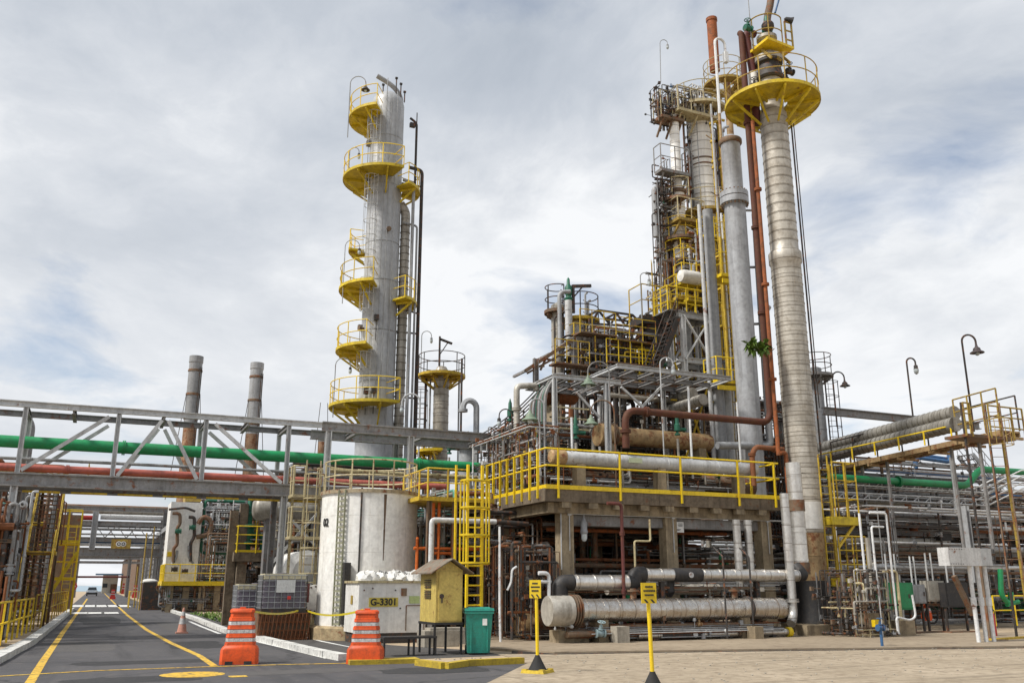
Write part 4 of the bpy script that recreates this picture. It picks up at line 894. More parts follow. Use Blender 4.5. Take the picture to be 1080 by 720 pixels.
# caged ladder on its left
xc = PY(329, 560, 32.2).x; zc = PY(329, 490, 32.2).z; T = Thing('caged_ladder', 'cream caged ladder tower at the left side of the white tank', 'access ladder', (xc, 32.2, 0))
ladder(T, (xc, 32.5, 1.2), (xc, 32.5, zc+.2), (1, 0, 0), CREAM, None, .5, (2.1, zc+.3), .03, out=(0, -1, 0))
for z in (PY(329, 567, 32.2).z, PY(329, 523, 32.2).z):
    m = MB(); m.box((xc-.2, 32.7, z), (1.15, 1.0, .1)); d_ = T.part('landing', m, CREAM); rail(T, [(xc-.75, 33.1, z), (xc-.75, 32.2, z), (xc-.35, 32.2, z)], d_, 1.05, .5, CREAM)
for dx in (-.6, .36): m = MB(); m.bar((xc+dx, 33.0, 0), (xc+dx, 33.0, zc), .09, .09); T.part('column', m, CREAM)

# ------------------------------------------------------------------ generator enclosure G-3301
YG = 27.9; xg0 = PY(378, 640, YG).x; xg1 = PY(449, 640, YG).x; zg = PY(410, 614, YG).z; w_ = xg1-xg0; D_ = 1.7
T = Thing('generator_enclosure', 'white metal generator enclosure lettered G-3301 with lumpy white foam on its roof', 'generator', ((xg0+xg1)/2, YG+D_/2, 0)); cx = (xg0+xg1)/2
m = MB(); m.box((cx, YG+D_/2, .16), (w_-.1, D_-.1, .32)); T.part('skid', m, DARK)
m = MB(); m.box((cx, YG+D_/2, .3+(zg-.3)/2), (w_, D_, zg-.3)); T.part('casing', m, WHITE)
m = MB(); m.box((cx, YG+D_/2, zg+.02), (w_+.1, D_+.1, .07)); T.part('roof_edge', m, CREAM)
m = MB(); g = random.Random(3)
for i in range(13):
    x = xg0+.25+i*(w_-.5)/12; m.ball((x, YG+.35+g.uniform(-.1, .12), zg+.07), g.uniform(.15, .22), 8, 1.25, 1.1, 1.0+g.uniform(-.25, .35)); m.ball((x+.1, YG+.9, zg+.08), g.uniform(.16, .26), 8, 1.1, 1.2, 1)
g = random.Random(8); m.v = [(p[0]+g.uniform(-.05, .05), p[1]+g.uniform(-.05, .05), max(zg-.02, p[2]+g.uniform(-.07, .10))) for p in m.v]; T.part('foam', m, FOAM)
p = PY(404.5, 634.5, YG); m = MB(); m.box((p.x, YG-.010, p.z), (.92, .020, .27)); lb = T.part('label_plate', m, mat('aged_yellow_label', (.66, .52, .08), .5, 0, 0, .2, 4, .1))
T.text('lettering', 'G-3301', INK, (p.x, YG-.026, p.z-.005), .275, (R(90), 0, 0), lb)
p = PY(426, 624, YG); m = MB(); m.box((p.x, YG-.02, p.z), (.17, .04, .23)); T.part('vent', m, BROWN)
p = PY(437, 632, YG); m = MB(); m.box((p.x, YG-.008, p.z), (.34, .018, .22)); T.part('sticker', m, mat('faded_green_sticker', (.5, .6, .25), .5, 0, 0, .3, 6, .2))
x0, x1 = PY(428, 650, YG).x, PY(447, 650, YG).x; zz0, zz1 = .36, PY(430, 638, YG).z; m = MB()
for a, b in (((x0, zz0), (x0, zz1)), ((x0, zz1), (x1, zz1)), ((x1, zz1), (x1, zz0))): m.bar((a[0], YG-.012, a[1]), (b[0], YG-.012, b[1]), .035, .025)
T.part('door', m, BROWN)
p = PY(375, 632, YG+.9); m = MB(); m.box((xg0-.01, YG+.8, p.z), (.02, .22, .26)); T.part('side_label', m, YELO)
bo = MB()
for px, py in ((393, 620), (422, 641), (382, 655), (417, 622), (384, 622)): p = PY(px, py, YG); bo.tube((p.x, YG-.03, p.z), (p.x, YG+.01, p.z), .022, 8)
T.part('latch', bo, DARK)
# ------------------------------------------------------------------ yellow cabinet with pitched roof on a stand
p0 = G(464, 690.5); XC, YC = p0.x, p0.y; fx0 = PY(459.5, 640, YC).x; fx1 = PY(487.5, 640, YC).x; w_ = fx1-fx0; D_ = 1.25; XC = (fx0+fx1)/2
zb_ = PY(470, 656, YC).z; ze = PY(470, 601, YC).z; za_ = PY(471, 588.5, YC).z
T = Thing('yellow_cabinet', 'yellow metal cabinet under a weathered pitched roof on a black stand', 'cabinet', (XC, YC, 0))
m = MB(); m.box((XC, YC+D_/2, (zb_+ze)/2), (w_, D_, ze-zb_)); m.add([(fx0, YC, ze), (fx1, YC, ze), (XC, YC, za_-.06), (fx0, YC+D_, ze), (fx1, YC+D_, ze), (XC, YC+D_, za_-.06)], [(0, 1, 2), (5, 4, 3), (0, 2, 5, 3), (2, 1, 4, 5)]); bd = T.part('body', m, PALEY)
m = MB(); m.box(((fx0+.05+fx1)/2, YC-.012, (zb_+ze)/2), (w_*.88, .024, (ze-zb_)*.93)); dr_ = T.part('door', m, PALEY)
m = MB(); m.lathe((fx0+w_*.2, YC-.05, (zb_+ze)/2), [(.0, 0), (.06, 0), (.06, .03), (0, .03)], 12, (0, 1, 0)); m.box((fx0+w_*.2, YC-.06, (zb_+ze)/2-.09), (.03, .03, .16)); T.part('handle', m, DARK, dr_)
for z in (ze-.34, ze-.6):
    m = MB(); 
    for k in range(5): m.box((fx0-.008, YC+D_*.5, z+k*.045-.09), (.03, .5, .02))
    T.part('louvre', m, DARK)
m = MB(); ov_ = .22
for s in (-1, 1):
    xe_ = XC+s*(w_/2+ov_); m.add([(XC, YC-.25, za_), (xe_, YC-.25, ze-.06), (xe_, YC+D_+.2, ze-.06), (XC, YC+D_+.2, za_), (XC, YC-.25, za_-.03), (xe_, YC-.25, ze-.09), (xe_, YC+D_+.2, ze-.09), (XC, YC+D_+.2, za_-.03)], [(0, 1, 2, 3), (7, 6, 5, 4), (0, 4, 5, 1), (1, 5, 6, 2), (2, 6, 7, 3)])
T.part('roof', m, ROOFR)
m = MB(); m.box((XC, YC+D_/2, zb_-.03), (w_+.06, D_+.06, .06)); T.part('stand_frame', m, BLACK)
for dx in (-1, 1):
    for dy in (.04, D_-.04): m = MB(); m.bar((XC+dx*w_/2, YC+dy, 0), (XC+dx*w_/2, YC+dy, zb_-.06), .05, .05); T.part('leg', m, BLACK)
# low bench in front
zq = PY(430, 672, YC).z; xq0, xq1 = PY(404, 680, YC).x, PY(460.5, 680, YC).x
T = Thing('steel_bench', 'low black steel bench between the orange barrier and the yellow cabinet', 'bench', ((xq0+xq1)/2, YC, 0))
m = MB(); m.box(((xq0+xq1)/2, YC+.22, zq), (xq1-xq0, .5, .05)); T.part('seat', m, BLACK)
for x in (xq0+.03, (xq0+xq1)/2+.1, xq1-.03):
    for dy in (.0, .44): m = MB(); m.bar((x, YC+dy, 0), (x, YC+dy, zq-.025), .045, .045); T.part('leg', m, BLACK)
# pump box behind it
p = G(462, 683); m = MB(); m.box((p.x+.5, p.y+.8, .22), (1.5, .7, .44)); m.box((p.x+.5, p.y+.8, .47), (1.1, .5, .08)); single('concrete_plinth', m, CONCL, 'low pale concrete plinth behind the legs of the yellow cabinet', 'plinth')
# ------------------------------------------------------------------ wheeled bin
p = G(508.5, 690); T = Thing('wheeled_bin', 'teal green wheeled bin with closed lid beside the yellow cabinet', 'bin', (0, 0, 0)); bw, bh = .62, 1.08
m = MB()
def tap(z0, z1, w0, w1, d0, d1): m.add([(sx_*w_/2, sy_*d_/2, z_) for z_, w_, d_ in ((z0, w0, d0), (z1, w1, d1)) for sx_, sy_ in ((-1, -1), (1, -1), (1, 1), (-1, 1))], [(3, 2, 1, 0), (4, 5, 6, 7), (0, 1, 5, 4), (1, 2, 6, 5), (2, 3, 7, 6), (3, 0, 4, 7)])
tap(.04, .93, .53, .64, .5, .66); tap(.93, .98, .70, .70, .72, .72)
for x in (-.2, .2): m.box((x, -.29, .45), (.03, .05, .75))
T.part('body', m, TEAL)
m = MB(); m.box((0, 0, 1.02), (.72, .74, .06), 0, .96); m.box((0, -.02, 1.06), (.56, .56, .03), 0, .9); T.part('lid', m, TEAL)
for x in (-.25, .25): m = MB(); m.lathe((x-.03, .3, .1), [(.03, 0), (.1, 0), (.1, .06), (.03, .06)], 14, (1, 0, 0)); T.part('wheel', m, RUBBER)
m = MB(); m.tube((-.25, .38, .98), (.25, .38, .98), .02, 8); T.part('handle', m, TEAL)
m = MB(); m.box((.13, -.326, .74), (.11, .016, .15)); T.part('sticker', m, SIGNW)
T.e.location = (p.x, p.y+.3, 0); T.e.rotation_euler = (0, 0, R(-16)); T.e.scale = (1.06, 1.06, 1.08)
# ------------------------------------------------------------------ orange barriers
def barrier(label):
    T = Thing('road_barrier', label, 'barrier', (0, 0, 0), 'orange plastic road barriers'); m = MB(); prof = []
    W = [(0, .82), (.30, .80), (.36, .74), (.40, .66)]; D = [(0, .50), (.30, .50), (.36, .46), (.40, .40)]
    z = .40
    for k in range(4):
        w0 = .66-.035*k; d0 = .40-.03*k; W += [(z, w0), (z+.055, w0-.01), (z+.065, w0-.05), (z+.155, w0-.06), (z+.165, w0-.02)]; D += [(z, d0), (z+.055, d0-.01), (z+.065, d0-.04), (z+.155, d0-.05), (z+.165, d0-.02)]; z += .175
    W += [(z+.04, .53), (z+.07, .46)]; D += [(z+.04, .27), (z+.07, .22)]
    for (za1, wa), (_, da) in zip(W, D):
        c_ = .06
        for sx_, sy_ in ((-1, -1), (1, -1), (1, 1), (-1, 1)):
            pass
        q = [(-wa/2+c_, -da/2), (wa/2-c_, -da/2), (wa/2, -da/2+c_), (wa/2, da/2-c_), (wa/2-c_, da/2), (-wa/2+c_, da/2), (-wa/2, da/2-c_), (-wa/2, -da/2+c_)]
        prof.append([(x, y, za1) for x, y in q])
    vs = [p for lay in prof for p in lay]; n = 8; fs = [tuple(range(7, -1, -1)), tuple((len(prof)-1)*8+i for i in range(8))]
    for k in range(len(prof)-1):
        for i in range(8): fs.append((k*8+i, k*8+(i+1) % 8, (k+1)*8+(i+1) % 8, (k+1)*8+i))
    m.add(vs, fs); b_ = T.part('body', m, ORPL)
    z = .40
    for k in range(4):
        if k == 3 and False: break
        w0 = .66-.035*k-.035; d0 = .40-.03*k-.03; m = MB(); c_ = .06
        if k < 3:
            q = [(-w0/2+c_, -d0/2), (w0/2-c_, -d0/2), (w0/2, -d0/2+c_), (w0/2, d0/2-c_), (w0/2-c_, d0/2), (-w0/2+c_, d0/2), (-w0/2, d0/2-c_), (-w0/2, -d0/2+c_)]
            m.prism(q, z+.075, z+.148); T.part('reflective_stripe', m, REFL)
        z += .175
    m = MB()
    for x in (-.2, .2): m.box((x, 0, .02), (.16, .52, .1))
    T.part('fork_slot', m, BLACK); m = MB(); m.box((0, 0, 1.18), (.12, .08, .05)); T.part('cap', m, ORPL)
    return T
B1 = barrier('orange striped plastic barrier in front of the caged tote tanks'); p = G(253, 700); B1.e.location = p+V(0, .15, 0); B1.e.rotation_euler = (0, 0, R(-12)); B1.e.scale = (1.02, 1.02, 1.02)
p = G(387, 699.5); c2_ = place_copy(B1, 'orange striped plastic barrier in front of the white generator enclosure', p+V(0, .15, 0), R(-22)); c2_.scale = (1.0, 1.0, .99)
# ------------------------------------------------------------------ tote tanks in cages, tape, post
def tote(label):
    T = Thing('tote_tank', label, 'tote tank', (0, 0, 0), 'caged tote tanks'); m = MB(); m.box((0, 0, .07), (1.2, 1.0, .14)); T.part('pallet', m, DARK)
    m = MB(); m.box((0, 0, .62), (1.1, .92, .96), 0, .97); m.lathe((0, 0, 1.09), [(.16, 0), (.16, .07), (.05, .08)], 14); T.part('bottle', m, IBCP)
    m = MB()
    for i in range(7):
        z = .16+i*.155
        for a, b in (((-.6, -.5), (.6, -.5)), ((.6, -.5), (.6, .5)), ((.6, .5), (-.6, .5)), ((-.6, .5), (-.6, -.5))): m.tube((*a, z), (*b, z), .011, 5)
    for i in range(8):
        x = -.6+i*1.2/7
        for y in (-.5, .5): m.tube((x, y, .14), (x, y, 1.1), .011, 5)
    for i in range(7):
        y = -.5+i/6
        for x in (-.6, .6): m.tube((x, y, .14), (x, y, 1.1), .011, 5)
    T.part('cage', m, GREY); return T
TOP = mat('yellowed_plastic_top', (.55, .50, .34), .5, 0, 0, .3, 2, .2)
A1 = tote('dark caged tote tank with a white plate on its cage front'); p = PY(297, 668, 30.9); p.z = 0; zs = .82
A1.e.location = (p.x, p.y+.4, zs); A1.e.scale = (1.2, 1.0, 1.1)
m = MB(); m.box((.02, -.52, .78), (.5, .02, .36)); A1.part('plate', m, SIGNW); m = MB(); m.box((.12, -.53, .45), (.09, .02, .1)); A1.part('tag', m, RED); m = MB(); m.box((0, 0, 1.06), (1.12, .94, .16)); A1.part('lid', m, TOP)
p2 = PY(270, 640, p.y+1.7); c_ = place_copy(A1, 'caged tote tank standing behind the one with the white plate', (p2.x, p.y+1.75, .5)); 
for ch in list(c_.children):
    if ch.name.split('.')[0] in ('plate', 'tag'): bpy.data.objects.remove(ch)
T = Thing('storage_cage', 'rusty brown slatted steel crate under the caged tote tank', 'crate', (p.x, p.y+.4, 0)); m = MB()
for i in range(13):
    x = p.x-.78+i*1.56/12; m.bar((x, p.y-.15, 0), (x+.1, p.y-.15, .82), .05, .03); m.bar((x+.1, p.y-.12, 0), (x, p.y-.12, .82), .04, .03)
for z in (.04, .3, .56, .82): m.bar((p.x-.8, p.y-.13, z), (p.x+.8, p.y-.13, z), .05, .04)
T.part('front_lattice', m, RUST); m = MB(); m.box((p.x, p.y+.42, .42), (1.56, 1.0, .8)); T.part('body', m, BROWN)
m = MB(); m.box((p2.x, p.y+1.8, .24), (1.6, 1.2, .48)); single('concrete_plinth', m, CONCD, 'rough concrete block under the rear tote tank', 'plinth')
p = G(318, 672); T = Thing('hydrant_post', 'slim orange red post right of the tote tanks holding the tape', 'post', p); m = MB(); m.tube(p, p+V(0, 0, 1.75), .07, 10); T.part('post', m, PINK if False else ORANGE); m = MB(); m.box(p+V(0, 0, 1.45), (.3, .26, .62)); T.part('box', m, DKRED)
# barrier tape
pA = Vector(B1.e.location)+V(.1, 0, 1.16); pB = p+V(0, 0, .93); pC = Vector(c2_.location)+V(-.1, 0, 1.16)
m = MB()
def tape(a, b, sag):
    pts = [a+(b-a)*i/10-V(0, 0, sag*4*(i/10)*(1-i/10)) for i in range(11)]
    for q, r2 in zip(pts[:-1], pts[1:]): m.bar(q, r2, .012, .05)
tape(pA, pB, .12); tape(pB, pC, .16); single('barrier_tape', m, mat('yellow_tape', (.75, .60, .02), .4, 0, 0, .3, 9, .3), 'yellow barrier tape strung from one orange barrier to the other', 'tape')
# ------------------------------------------------------------------ yellow sign posts
def signpost(label, foot, lean, htop, plate, rz, lines):
    T = Thing('sign_post', label, 'sign post', (0, 0, 0), 'yellow portable sign posts')
    m = MB(); m.box((0, 0, .03), (.52, .52, .06), 0, .92)
    for x in (-.19, .19):
        for y in (-.19, .19): m.box((x, y, .065), (.1, .1, .03))
    T.part('base', m, KERBY)
    m = MB(); m.lathe((0, 0, .06), [(.19, 0), (.16, .05), (.05, .26), (.045, .28)], 16); T.part('cone', m, RUBBER)
    l_ = V(lean[0], lean[1], 0); m = MB(); m.tube((0, 0, .3), l_*1.0+V(0, 0, htop), .034, 10); T.part('pole', m, SIGNY)
    w_, h_ = plate; c = l_+V(0, -.04, htop-h_*.25); m = MB(); m.box(c, (w_, .02, h_)); pl_ = T.part('plate', m, SIGNY)
    for k in range(3):
        m = MB(); gq = random.Random(k+3); xx = -w_*(.26, .36, .3)[k]
        while xx < w_*(.26, .36, .3)[k]: ww = w_*gq.uniform(.05, .09); m.box(c+V(xx+ww/2, -.0145, h_*(.31-.2*k)), (ww, .006, h_*.085)); xx += ww+w_*.022
        T.part('lettering', m, INK, pl_)
    m = MB()
    for x in (-.22, .22):
        q = c+V(x*w_, -.0155, -h_*.38); m.add([q+V(-w_*.17, 0, h_*.08), q+V(-w_*.02, 0, h_*.08), q+V(w_*.17, 0, -h_*.09), q+V(w_*.02, 0, -h_*.09)], [(3, 2, 1, 0)])
    T.part('chevron', m, INK, pl_); T.e.location = foot; T.e.rotation_euler = (0, 0, rz)
f = G(567, 709); signpost('yellow sign post nearest the teal bin with a narrow turned plate', f, (-.02, 0), 1.72, (.26, .36), R(-52), ['CUIDADO', 'ÁREA', 'RESTRITA'])
f = G(689, 731); signpost('yellow sign post at the bottom edge with a square warning plate', f, (-.03, 0), 1.66, (.27, .33), R(-8), ['CUIDADO', 'ÁREA', 'RESTRITA'])
# ------------------------------------------------------------------ concrete deck of the process block
YD = 26.5; XD0 = PY(575, 517, YD).x; XD1 = PY(823, 529, YD).x; zd = (PY(590, 515, YD).z + PY(815, 525.5, YD).z)/2; yl_ = PX(514, 528, XD0).y
def vx(px, py, Y): return PY(px, py, Y).x
def vz(px, ypx, py, Y): return ZA(PY(px, py, Y).x, Y, ypx)
TH = .42
T = Thing('process_platform', 'stained concrete process deck on square columns with bright yellow railing', 'platform', (XD0, YD, 0))
m = MB(); m.box(((XD0+XD1)/2, YD+6.5, zd-TH/2), (XD1-XD0, 13, TH)); sl_ = T.part('slab', m, CONCD)
m = MB(); nx = 9
for i in range(nx): x = XD0+.8+i*(XD1-XD0-1.6)/(nx-1); m.box((x, YD+.13, zd-TH-.09), (.35, .2, .19))
m.box(((XD0+XD1)/2, YD+.55, zd-TH-.17), (XD1-XD0-.5, .4, .34)); m.box((XD0+.45, YD+6.5, zd-TH-.17), (.4, 12.4, .33)); m.box(((XD0+XD1)/2, YD+6, zd-TH-.17), (XD1-XD0-.9, .4, .33)); m.box(((XD0+XD1)/2, YD+11.7, zd-TH-.17), (XD1-XD0-.9, .4, .33))
T.part('edge_beam', m, CONC)
cxs = [vx(595.5, 575, YD+.7), vx(705, 575, YD+.7), vx(805, 575, YD+.7)]
for i, x in enumerate(cxs):
    for k, dy in enumerate((.7, 6.0, 11.7)): m = MB(); m.box((x, YD+dy, (zd-TH-.34)/2), (.46, .46, zd-TH-.34)); T.part('column', m, CONC)
yc = PX(534, 600, XD0+.45).y
for dy in (yc,): m = MB(); m.box((XD0+.45, dy, (zd-TH-.34)/2), (.46, .5, zd-TH-.34)); T.part('column', m, CONC)
zb1 = vz(650, 550, 550, YD+.75)
for a, b in zip(cxs[:-1], cxs[1:]): m = MB(); m.bar((a+.23, YD+.75, zb1), (b-.23, YD+.75, zb1), .2, .34); T.part('steel_beam', m, BEAM)
m = MB(); m.bar((cxs[2]+.23, YD+.75, zb1), (XD1-.2, YD+.75, zb1), .2, .34); T.part('steel_beam', m, BEAM)
for Y in (YD+3.5, YD+9):
    for z in (zb1, 2.3): m = MB(); m.ibeam((cxs[0], Y, z), (XD1-.3, Y, z), .2, .3, .04); T.part('steel_beam', m, BROWN)
m = MB(); m.bar((XD0+.5, YD+1, 2.85), (XD0+.5, yc-.2, 2.85), .28, .36); T.part('steel_beam', m, BEAM)
# railing: rails, toe plate and posts
pts = [V(XD0+.02, yl_, zd), V(XD0+.02, YD-.03, zd), V(XD1, YD-.03, zd), V(XD1, YD+5, zd)]
rl = MB()
for h in (1.3, .74): rl.path([p+V(0, 0, h) for p in pts], .034, 6, bend=.05)
for p, q in zip(pts[:-1], pts[1:]): rl.bar(p+V(0, 0, .05), q+V(0, 0, .05), .02, .14)
ro = T.part('railing', rl, YEL)
for px in (588, 653, 717, 777, 815): x = vx(px, 500, YD); m = MB(); m.bar((x, YD-.06, zd-.32), (x, YD-.06, zd+1.32), .085, .05); T.part('post', m, YEL, ro)
n = 7
for i in range(n+1): y = YD+.5+(yl_-YD-.5)*i/n; m = MB(); m.bar((XD0-.02, y, zd-.3), (XD0-.02, y, zd+1.32), .05, .085); T.part('post', m, YEL, ro)
for y in (YD+1.6, YD+3.3, YD+4.9): m = MB(); m.bar((XD1+.02, y, zd-.2), (XD1+.02, y, zd+1.32), .05, .085); T.part('post', m, YEL, ro)
# conduit with lamps and notice under the deck
z1 = vz(700, 544.5, 545, YD+.3); m = MB(); x0 = cxs[0]+.05; x1 = vx(868, 551, YD+.3)
m.tube((x0, YD+.44, z1), (x1, YD+.44, z1), .028, 6)
for x in cxs: m.box((x+.06, YD+.44, z1+.04), (.12, .07, .2)); m.tube((x+.06, YD+.44, z1), (x+.06, YD+.44, z1-1.2), .018, 6)
m.tube((vx(598, 540, YD), YD+.44, z1), (vx(598, 540, YD), YD+.44, 2.2), .02, 6)
single('conduit', m, LGREY, 'thin pale conduit running along the concrete columns under the deck edge', 'conduit')
for px, lab in ((616, 'grey well glass lamp hanging under the deck left of the white notice'), (828, 'grey well glass lamp hanging at the right end of the deck')):
    x = vx(px, 560, YD+.44); T = Thing('hanging_lamp', lab, 'lamp', (x, YD+.44, z1-.9), 'hanging lamps under the deck'); m = MB(); m.tube((x, YD+.44, z1), (x, YD+.44, z1-.14), .025, 6); m.lathe((x, YD+.44, z1-.66), [(.10, 0), (.13, .04), (.13, .1), (.11, .14), (.11, .36), (.07, .46), (.03, .54)], 14); T.part('housing', m, GREY)
    m = MB(); m.lathe((x, YD+.44, z1-.9), [(.0, 0), (.06, .02), (.10, .1), (.10, .24)], 12); T.part('globe', m, BULB)
p = PY(716, 555.5, YD+.5); T = Thing('notice_board', 'white notice board with a logo line and text beside a concrete column', 'sign', (p.x, YD+.5, p.z-.2)); m = MB(); m.box((p.x, YD+.55, p.z), (.46, .03, .36)); b_ = T.part('board', m, SIGNW)
m = MB(); m.box((p.x-.13, YD+.529, p.z+.08), (.12, .008, .1)); T.part('emblem', m, mat('pale_blue_print', (.3, .45, .6), .5, 0, 0, 0, 1, 0, 0), b_)
m = MB(); 
for x, z, w_ in ((.09, .12, .18), (.08, .075, .2), (.09, .03, .17), (0, -.08, .2), (-.02, -.11, .13)): m.box((p.x+x, YD+.529, p.z+z), (w_, .008, .018))
T.part('lettering', m, INK, b_)
m = MB(); z = vz(690, 561, 561, 28.5); m.path([(cxs[0], 28.5, z), (XD1-1, 28.5, z)], .07, 8); flanges(m, [((cxs[0]+3, 28.5, z), (1, 0, 0)), ((cxs[0]+6.4, 28.5, z), (1, 0, 0))], .07); single('pipe', m, RUSTO, 'orange rust pipe running level under the deck behind the columns', 'pipe')
a = PY(637, 532, 25.9); b = PY(646, 531, 25.9); m = MB(); m.path([(a.x, 26.2, a.z), (b.x, 25.7, a.z), (b.x, 25.2, a.z), (b.x+.0, 25.2, .75)] if False else [(a.x-.2, 25.35, a.z), (b.x, 25.35, a.z), (b.x, 25.35, .5)], .055, 8); flanges(m, [((b.x, 25.35, 1.5), (0, 0, 1)), ((b.x, 25.35, 3.3), (0, 0, 1))], .055); 
single('pipe', m, DKRED, 'thin dark red standpipe rising in front of the silver exchangers', 'pipe')
a = PY(685, 547, 26.4); m = MB(); c_ = PY(669, 570, 26.4); d_ = PY(669, 600, 26.4); m.path([(a.x, 26.4, zd-.9), (a.x, 26.4, c_.z), (c_.x, 26.4, c_.z), (c_.x, 26.4, d_.z)], .035, 6); single('pipe', m, CREAM, 'thin cream pipe with a sideways jog under the deck', 'pipe')
# clutter below deck, paints picked dark to deepen the shade there
T = Thing('pump_pipework', 'dense dim pipework and valves under the concrete deck behind the silver exchangers', 'pipework', (XD0+4, YD+3, 0))
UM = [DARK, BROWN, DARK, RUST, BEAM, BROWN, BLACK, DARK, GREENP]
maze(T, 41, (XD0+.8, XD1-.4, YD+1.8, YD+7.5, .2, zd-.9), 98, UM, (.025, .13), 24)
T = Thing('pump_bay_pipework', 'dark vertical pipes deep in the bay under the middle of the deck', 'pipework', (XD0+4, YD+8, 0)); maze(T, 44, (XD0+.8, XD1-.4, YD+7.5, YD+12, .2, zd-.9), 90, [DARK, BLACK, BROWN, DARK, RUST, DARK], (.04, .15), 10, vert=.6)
for i in range(6):
    x = XD0+1.5+i*1.6; m = MB(); m.lathe((x, YD+4.5, .9), [(0, 0), (.3, .04), (.38, .15), (.38, 1.1), (.2, 1.25), (.2, 1.7)], 16, (0, 1, 0)); m.box((x, YD+5.2, .35), (.7, 1.6, .7)); T.part('pump', m, (DARK, BLUE, GREY)[i % 3])
T = Thing('pipe_manifold', 'tangle of upright old pipes below the left side of the concrete deck', 'pipework', (XD0, yc, 0))
maze(T, 42, (XD0-.9, XD0+1.2, YD+2.6, yl_+2, .1, zd-.6), 98, [DARK, BROWN, RUST, GREY, BEAM, DARK, BROWN, LGREY], (.018, .07), 20, (DARK, GREY, BROWN), vert=.65)
T = Thing('rear_pipework', 'far rows of brown and grey pipes rising behind the added dark wall below the deck', 'pipework', (XD0+3, YD+13, 0))
maze(T, 43, (XD0-2.5, XD1+1, YD+13.2, YD+16, .1, 5.0), 95, [BEAM, BROWN, GREY, DARK, RUST, BROWN, DARK], (.04, .16), 10, vert=.5)
m = MB(); m.box(((XD0+XD1)/2, YD+12.6, 2.2), (XD1-XD0+1, .3, 4.4)); single('blast_wall', m, DARK, 'added dark wall deepening the shade behind the pipes under the deck', 'wall')  # added wall, dark so the bay under the deck reads as shaded

# ------------------------------------------------------------------ silver exchangers and the pipes in front of the deck
def exch(label, Y, xl, yc1, xr, yc2, rpx, head=None, headmat=ALU, m_=None, name='heat_exchanger', cat='heat exchanger', group=None, dome=True, saddles=(.2, .8), band=.55):
    m_ = m_ or ALUX; a = PY(xl, yc1, Y); b = PY(xr, yc2, Y); z = (a.z+b.z)/2; dpt = (a.x+b.x)/2*sa+Y*ca; r = rpx/948*dpt*1.02; L_ = b.x-a.x
    T = Thing(name, label, cat, (a.x, Y, 0 if z < 3 else zd), group); h = head or 0; hr = r*1.28 if head else r
    m = MB(); s0 = h
    if head:
        q = MB(); q.lathe((a.x, Y, z), [(hr*.97, 0), (hr, .03), (hr, h*.55), (hr*1.02, h*.55), (hr*1.02, h*.6), (hr, h*.6), (hr, h*.8)], 28, (1, 0, 0)); T.part('channel_head', q, headmat)
        q = MB()
        for k in (.84, .93, 1.02): q.lathe((a.x, Y, z), [(hr*.9, h*k), (hr*1.06, h*k), (hr*1.06, h*(k+.05)), (hr*.9, h*(k+.05))], 28, (1, 0, 0))
        T.part('flange', q, BROWN); s0 = h*1.08
    prof = [(r*.85, s0), (r, s0+.03)]; x = s0+.2
    while x < L_-.25: prof += [(r, x), (r+.012, x+.005), (r+.012, x+.045), (r, x+.05)]; x += band
    prof += [(r, L_-.12), (r*.9, L_), (r*.5, L_+r*.35), (0, L_+r*.42)] if dome else [(r, L_), (r*.8, L_), (0, L_)]
    m.lathe((a.x, Y, z), prof, 28, (1, 0, 0)); T.part('shell', m, m_)
    for k in saddles:
        q = MB(); q.box((a.x+L_*k, Y, (z-r*.8 + (0 if z < 3 else zd))/2), (.34, r*1.5, z-r*.8-(0 if z < 3 else zd))); T.part('saddle', q, CONC)
    return T, a.x, b.x, z, r
T, xa, xb, ze_, re_ = exch('biggest silver banded heat exchanger lying at the front of the deck', 25.0, 577, 643, 826, 641.5, 10.7, .95, ALUD)
for px in (668, 775): 
    x = vx(px, 630, 25); m = MB(); m.tube((x, 25, ze_+re_), (x, 25, ze_+re_+.3), .1, 10); m.tube((x, 25, ze_+re_+.2), (x, 25, ze_+re_+.26), .18, 12); T.part('nozzle', m, BROWN)
x = vx(788, 641, 25); m = MB(); m.lathe((x-.05, 25, ze_), [(re_+.02, 0), (re_+.05, .02), (re_+.05, .1), (re_+.02, .12)], 24, (1, 0, 0)); T.part('strap', m, DARK)
exch('second silver exchanger behind the biggest one with its round head showing upper left', 27.9, 548, 616, 640, 616, 9.5, .5, ALUD, saddles=(.25,))
exch('lower brown headed exchanger behind the yellow sign post at the left', 27.2, 547, 657, 640, 657, 10.5, .5, TAN, BROWN, saddles=(.3,))
# upright pipes and valves around the heads
T = Thing('valve_manifold', 'cluster of small silver pipes and valves by the exchanger heads at the left', 'pipework', (vx(560, 640, 26.4), 26.4, 0))
maze(T, 51, (vx(533, 640, 26.6), vx(590, 640, 26.6), 26.4, 28.2, .15, 2.9), 60, [DARK, BROWN, ALUD, DARK, RUST, DARK], (.014, .045), 20, (DARK, GREY, RUST), vert=.6)
m = MB(); p_ = [PY(x, y, 25.6) for x, y in ((568, 604), (579, 604), (579, 631))]; m.path(p_, .06, 8); m.path([PY(x, y, 25.6) for x, y in ((566, 613), (581, 613))], .05, 8); T.part('pipe', m, WHITEP)
for i, (px, dy) in enumerate(((540, 0), (529, .8))):
    a = PY(px, 655, 26.4+dy); m = MB(); m.path([(a.x, 26.4+dy, .1), (a.x, 26.4+dy, 3.0), (a.x+.3, 26.4+dy, 3.0)], .05, 8); T.part('pipe', m, (DARK, BROWN)[i])
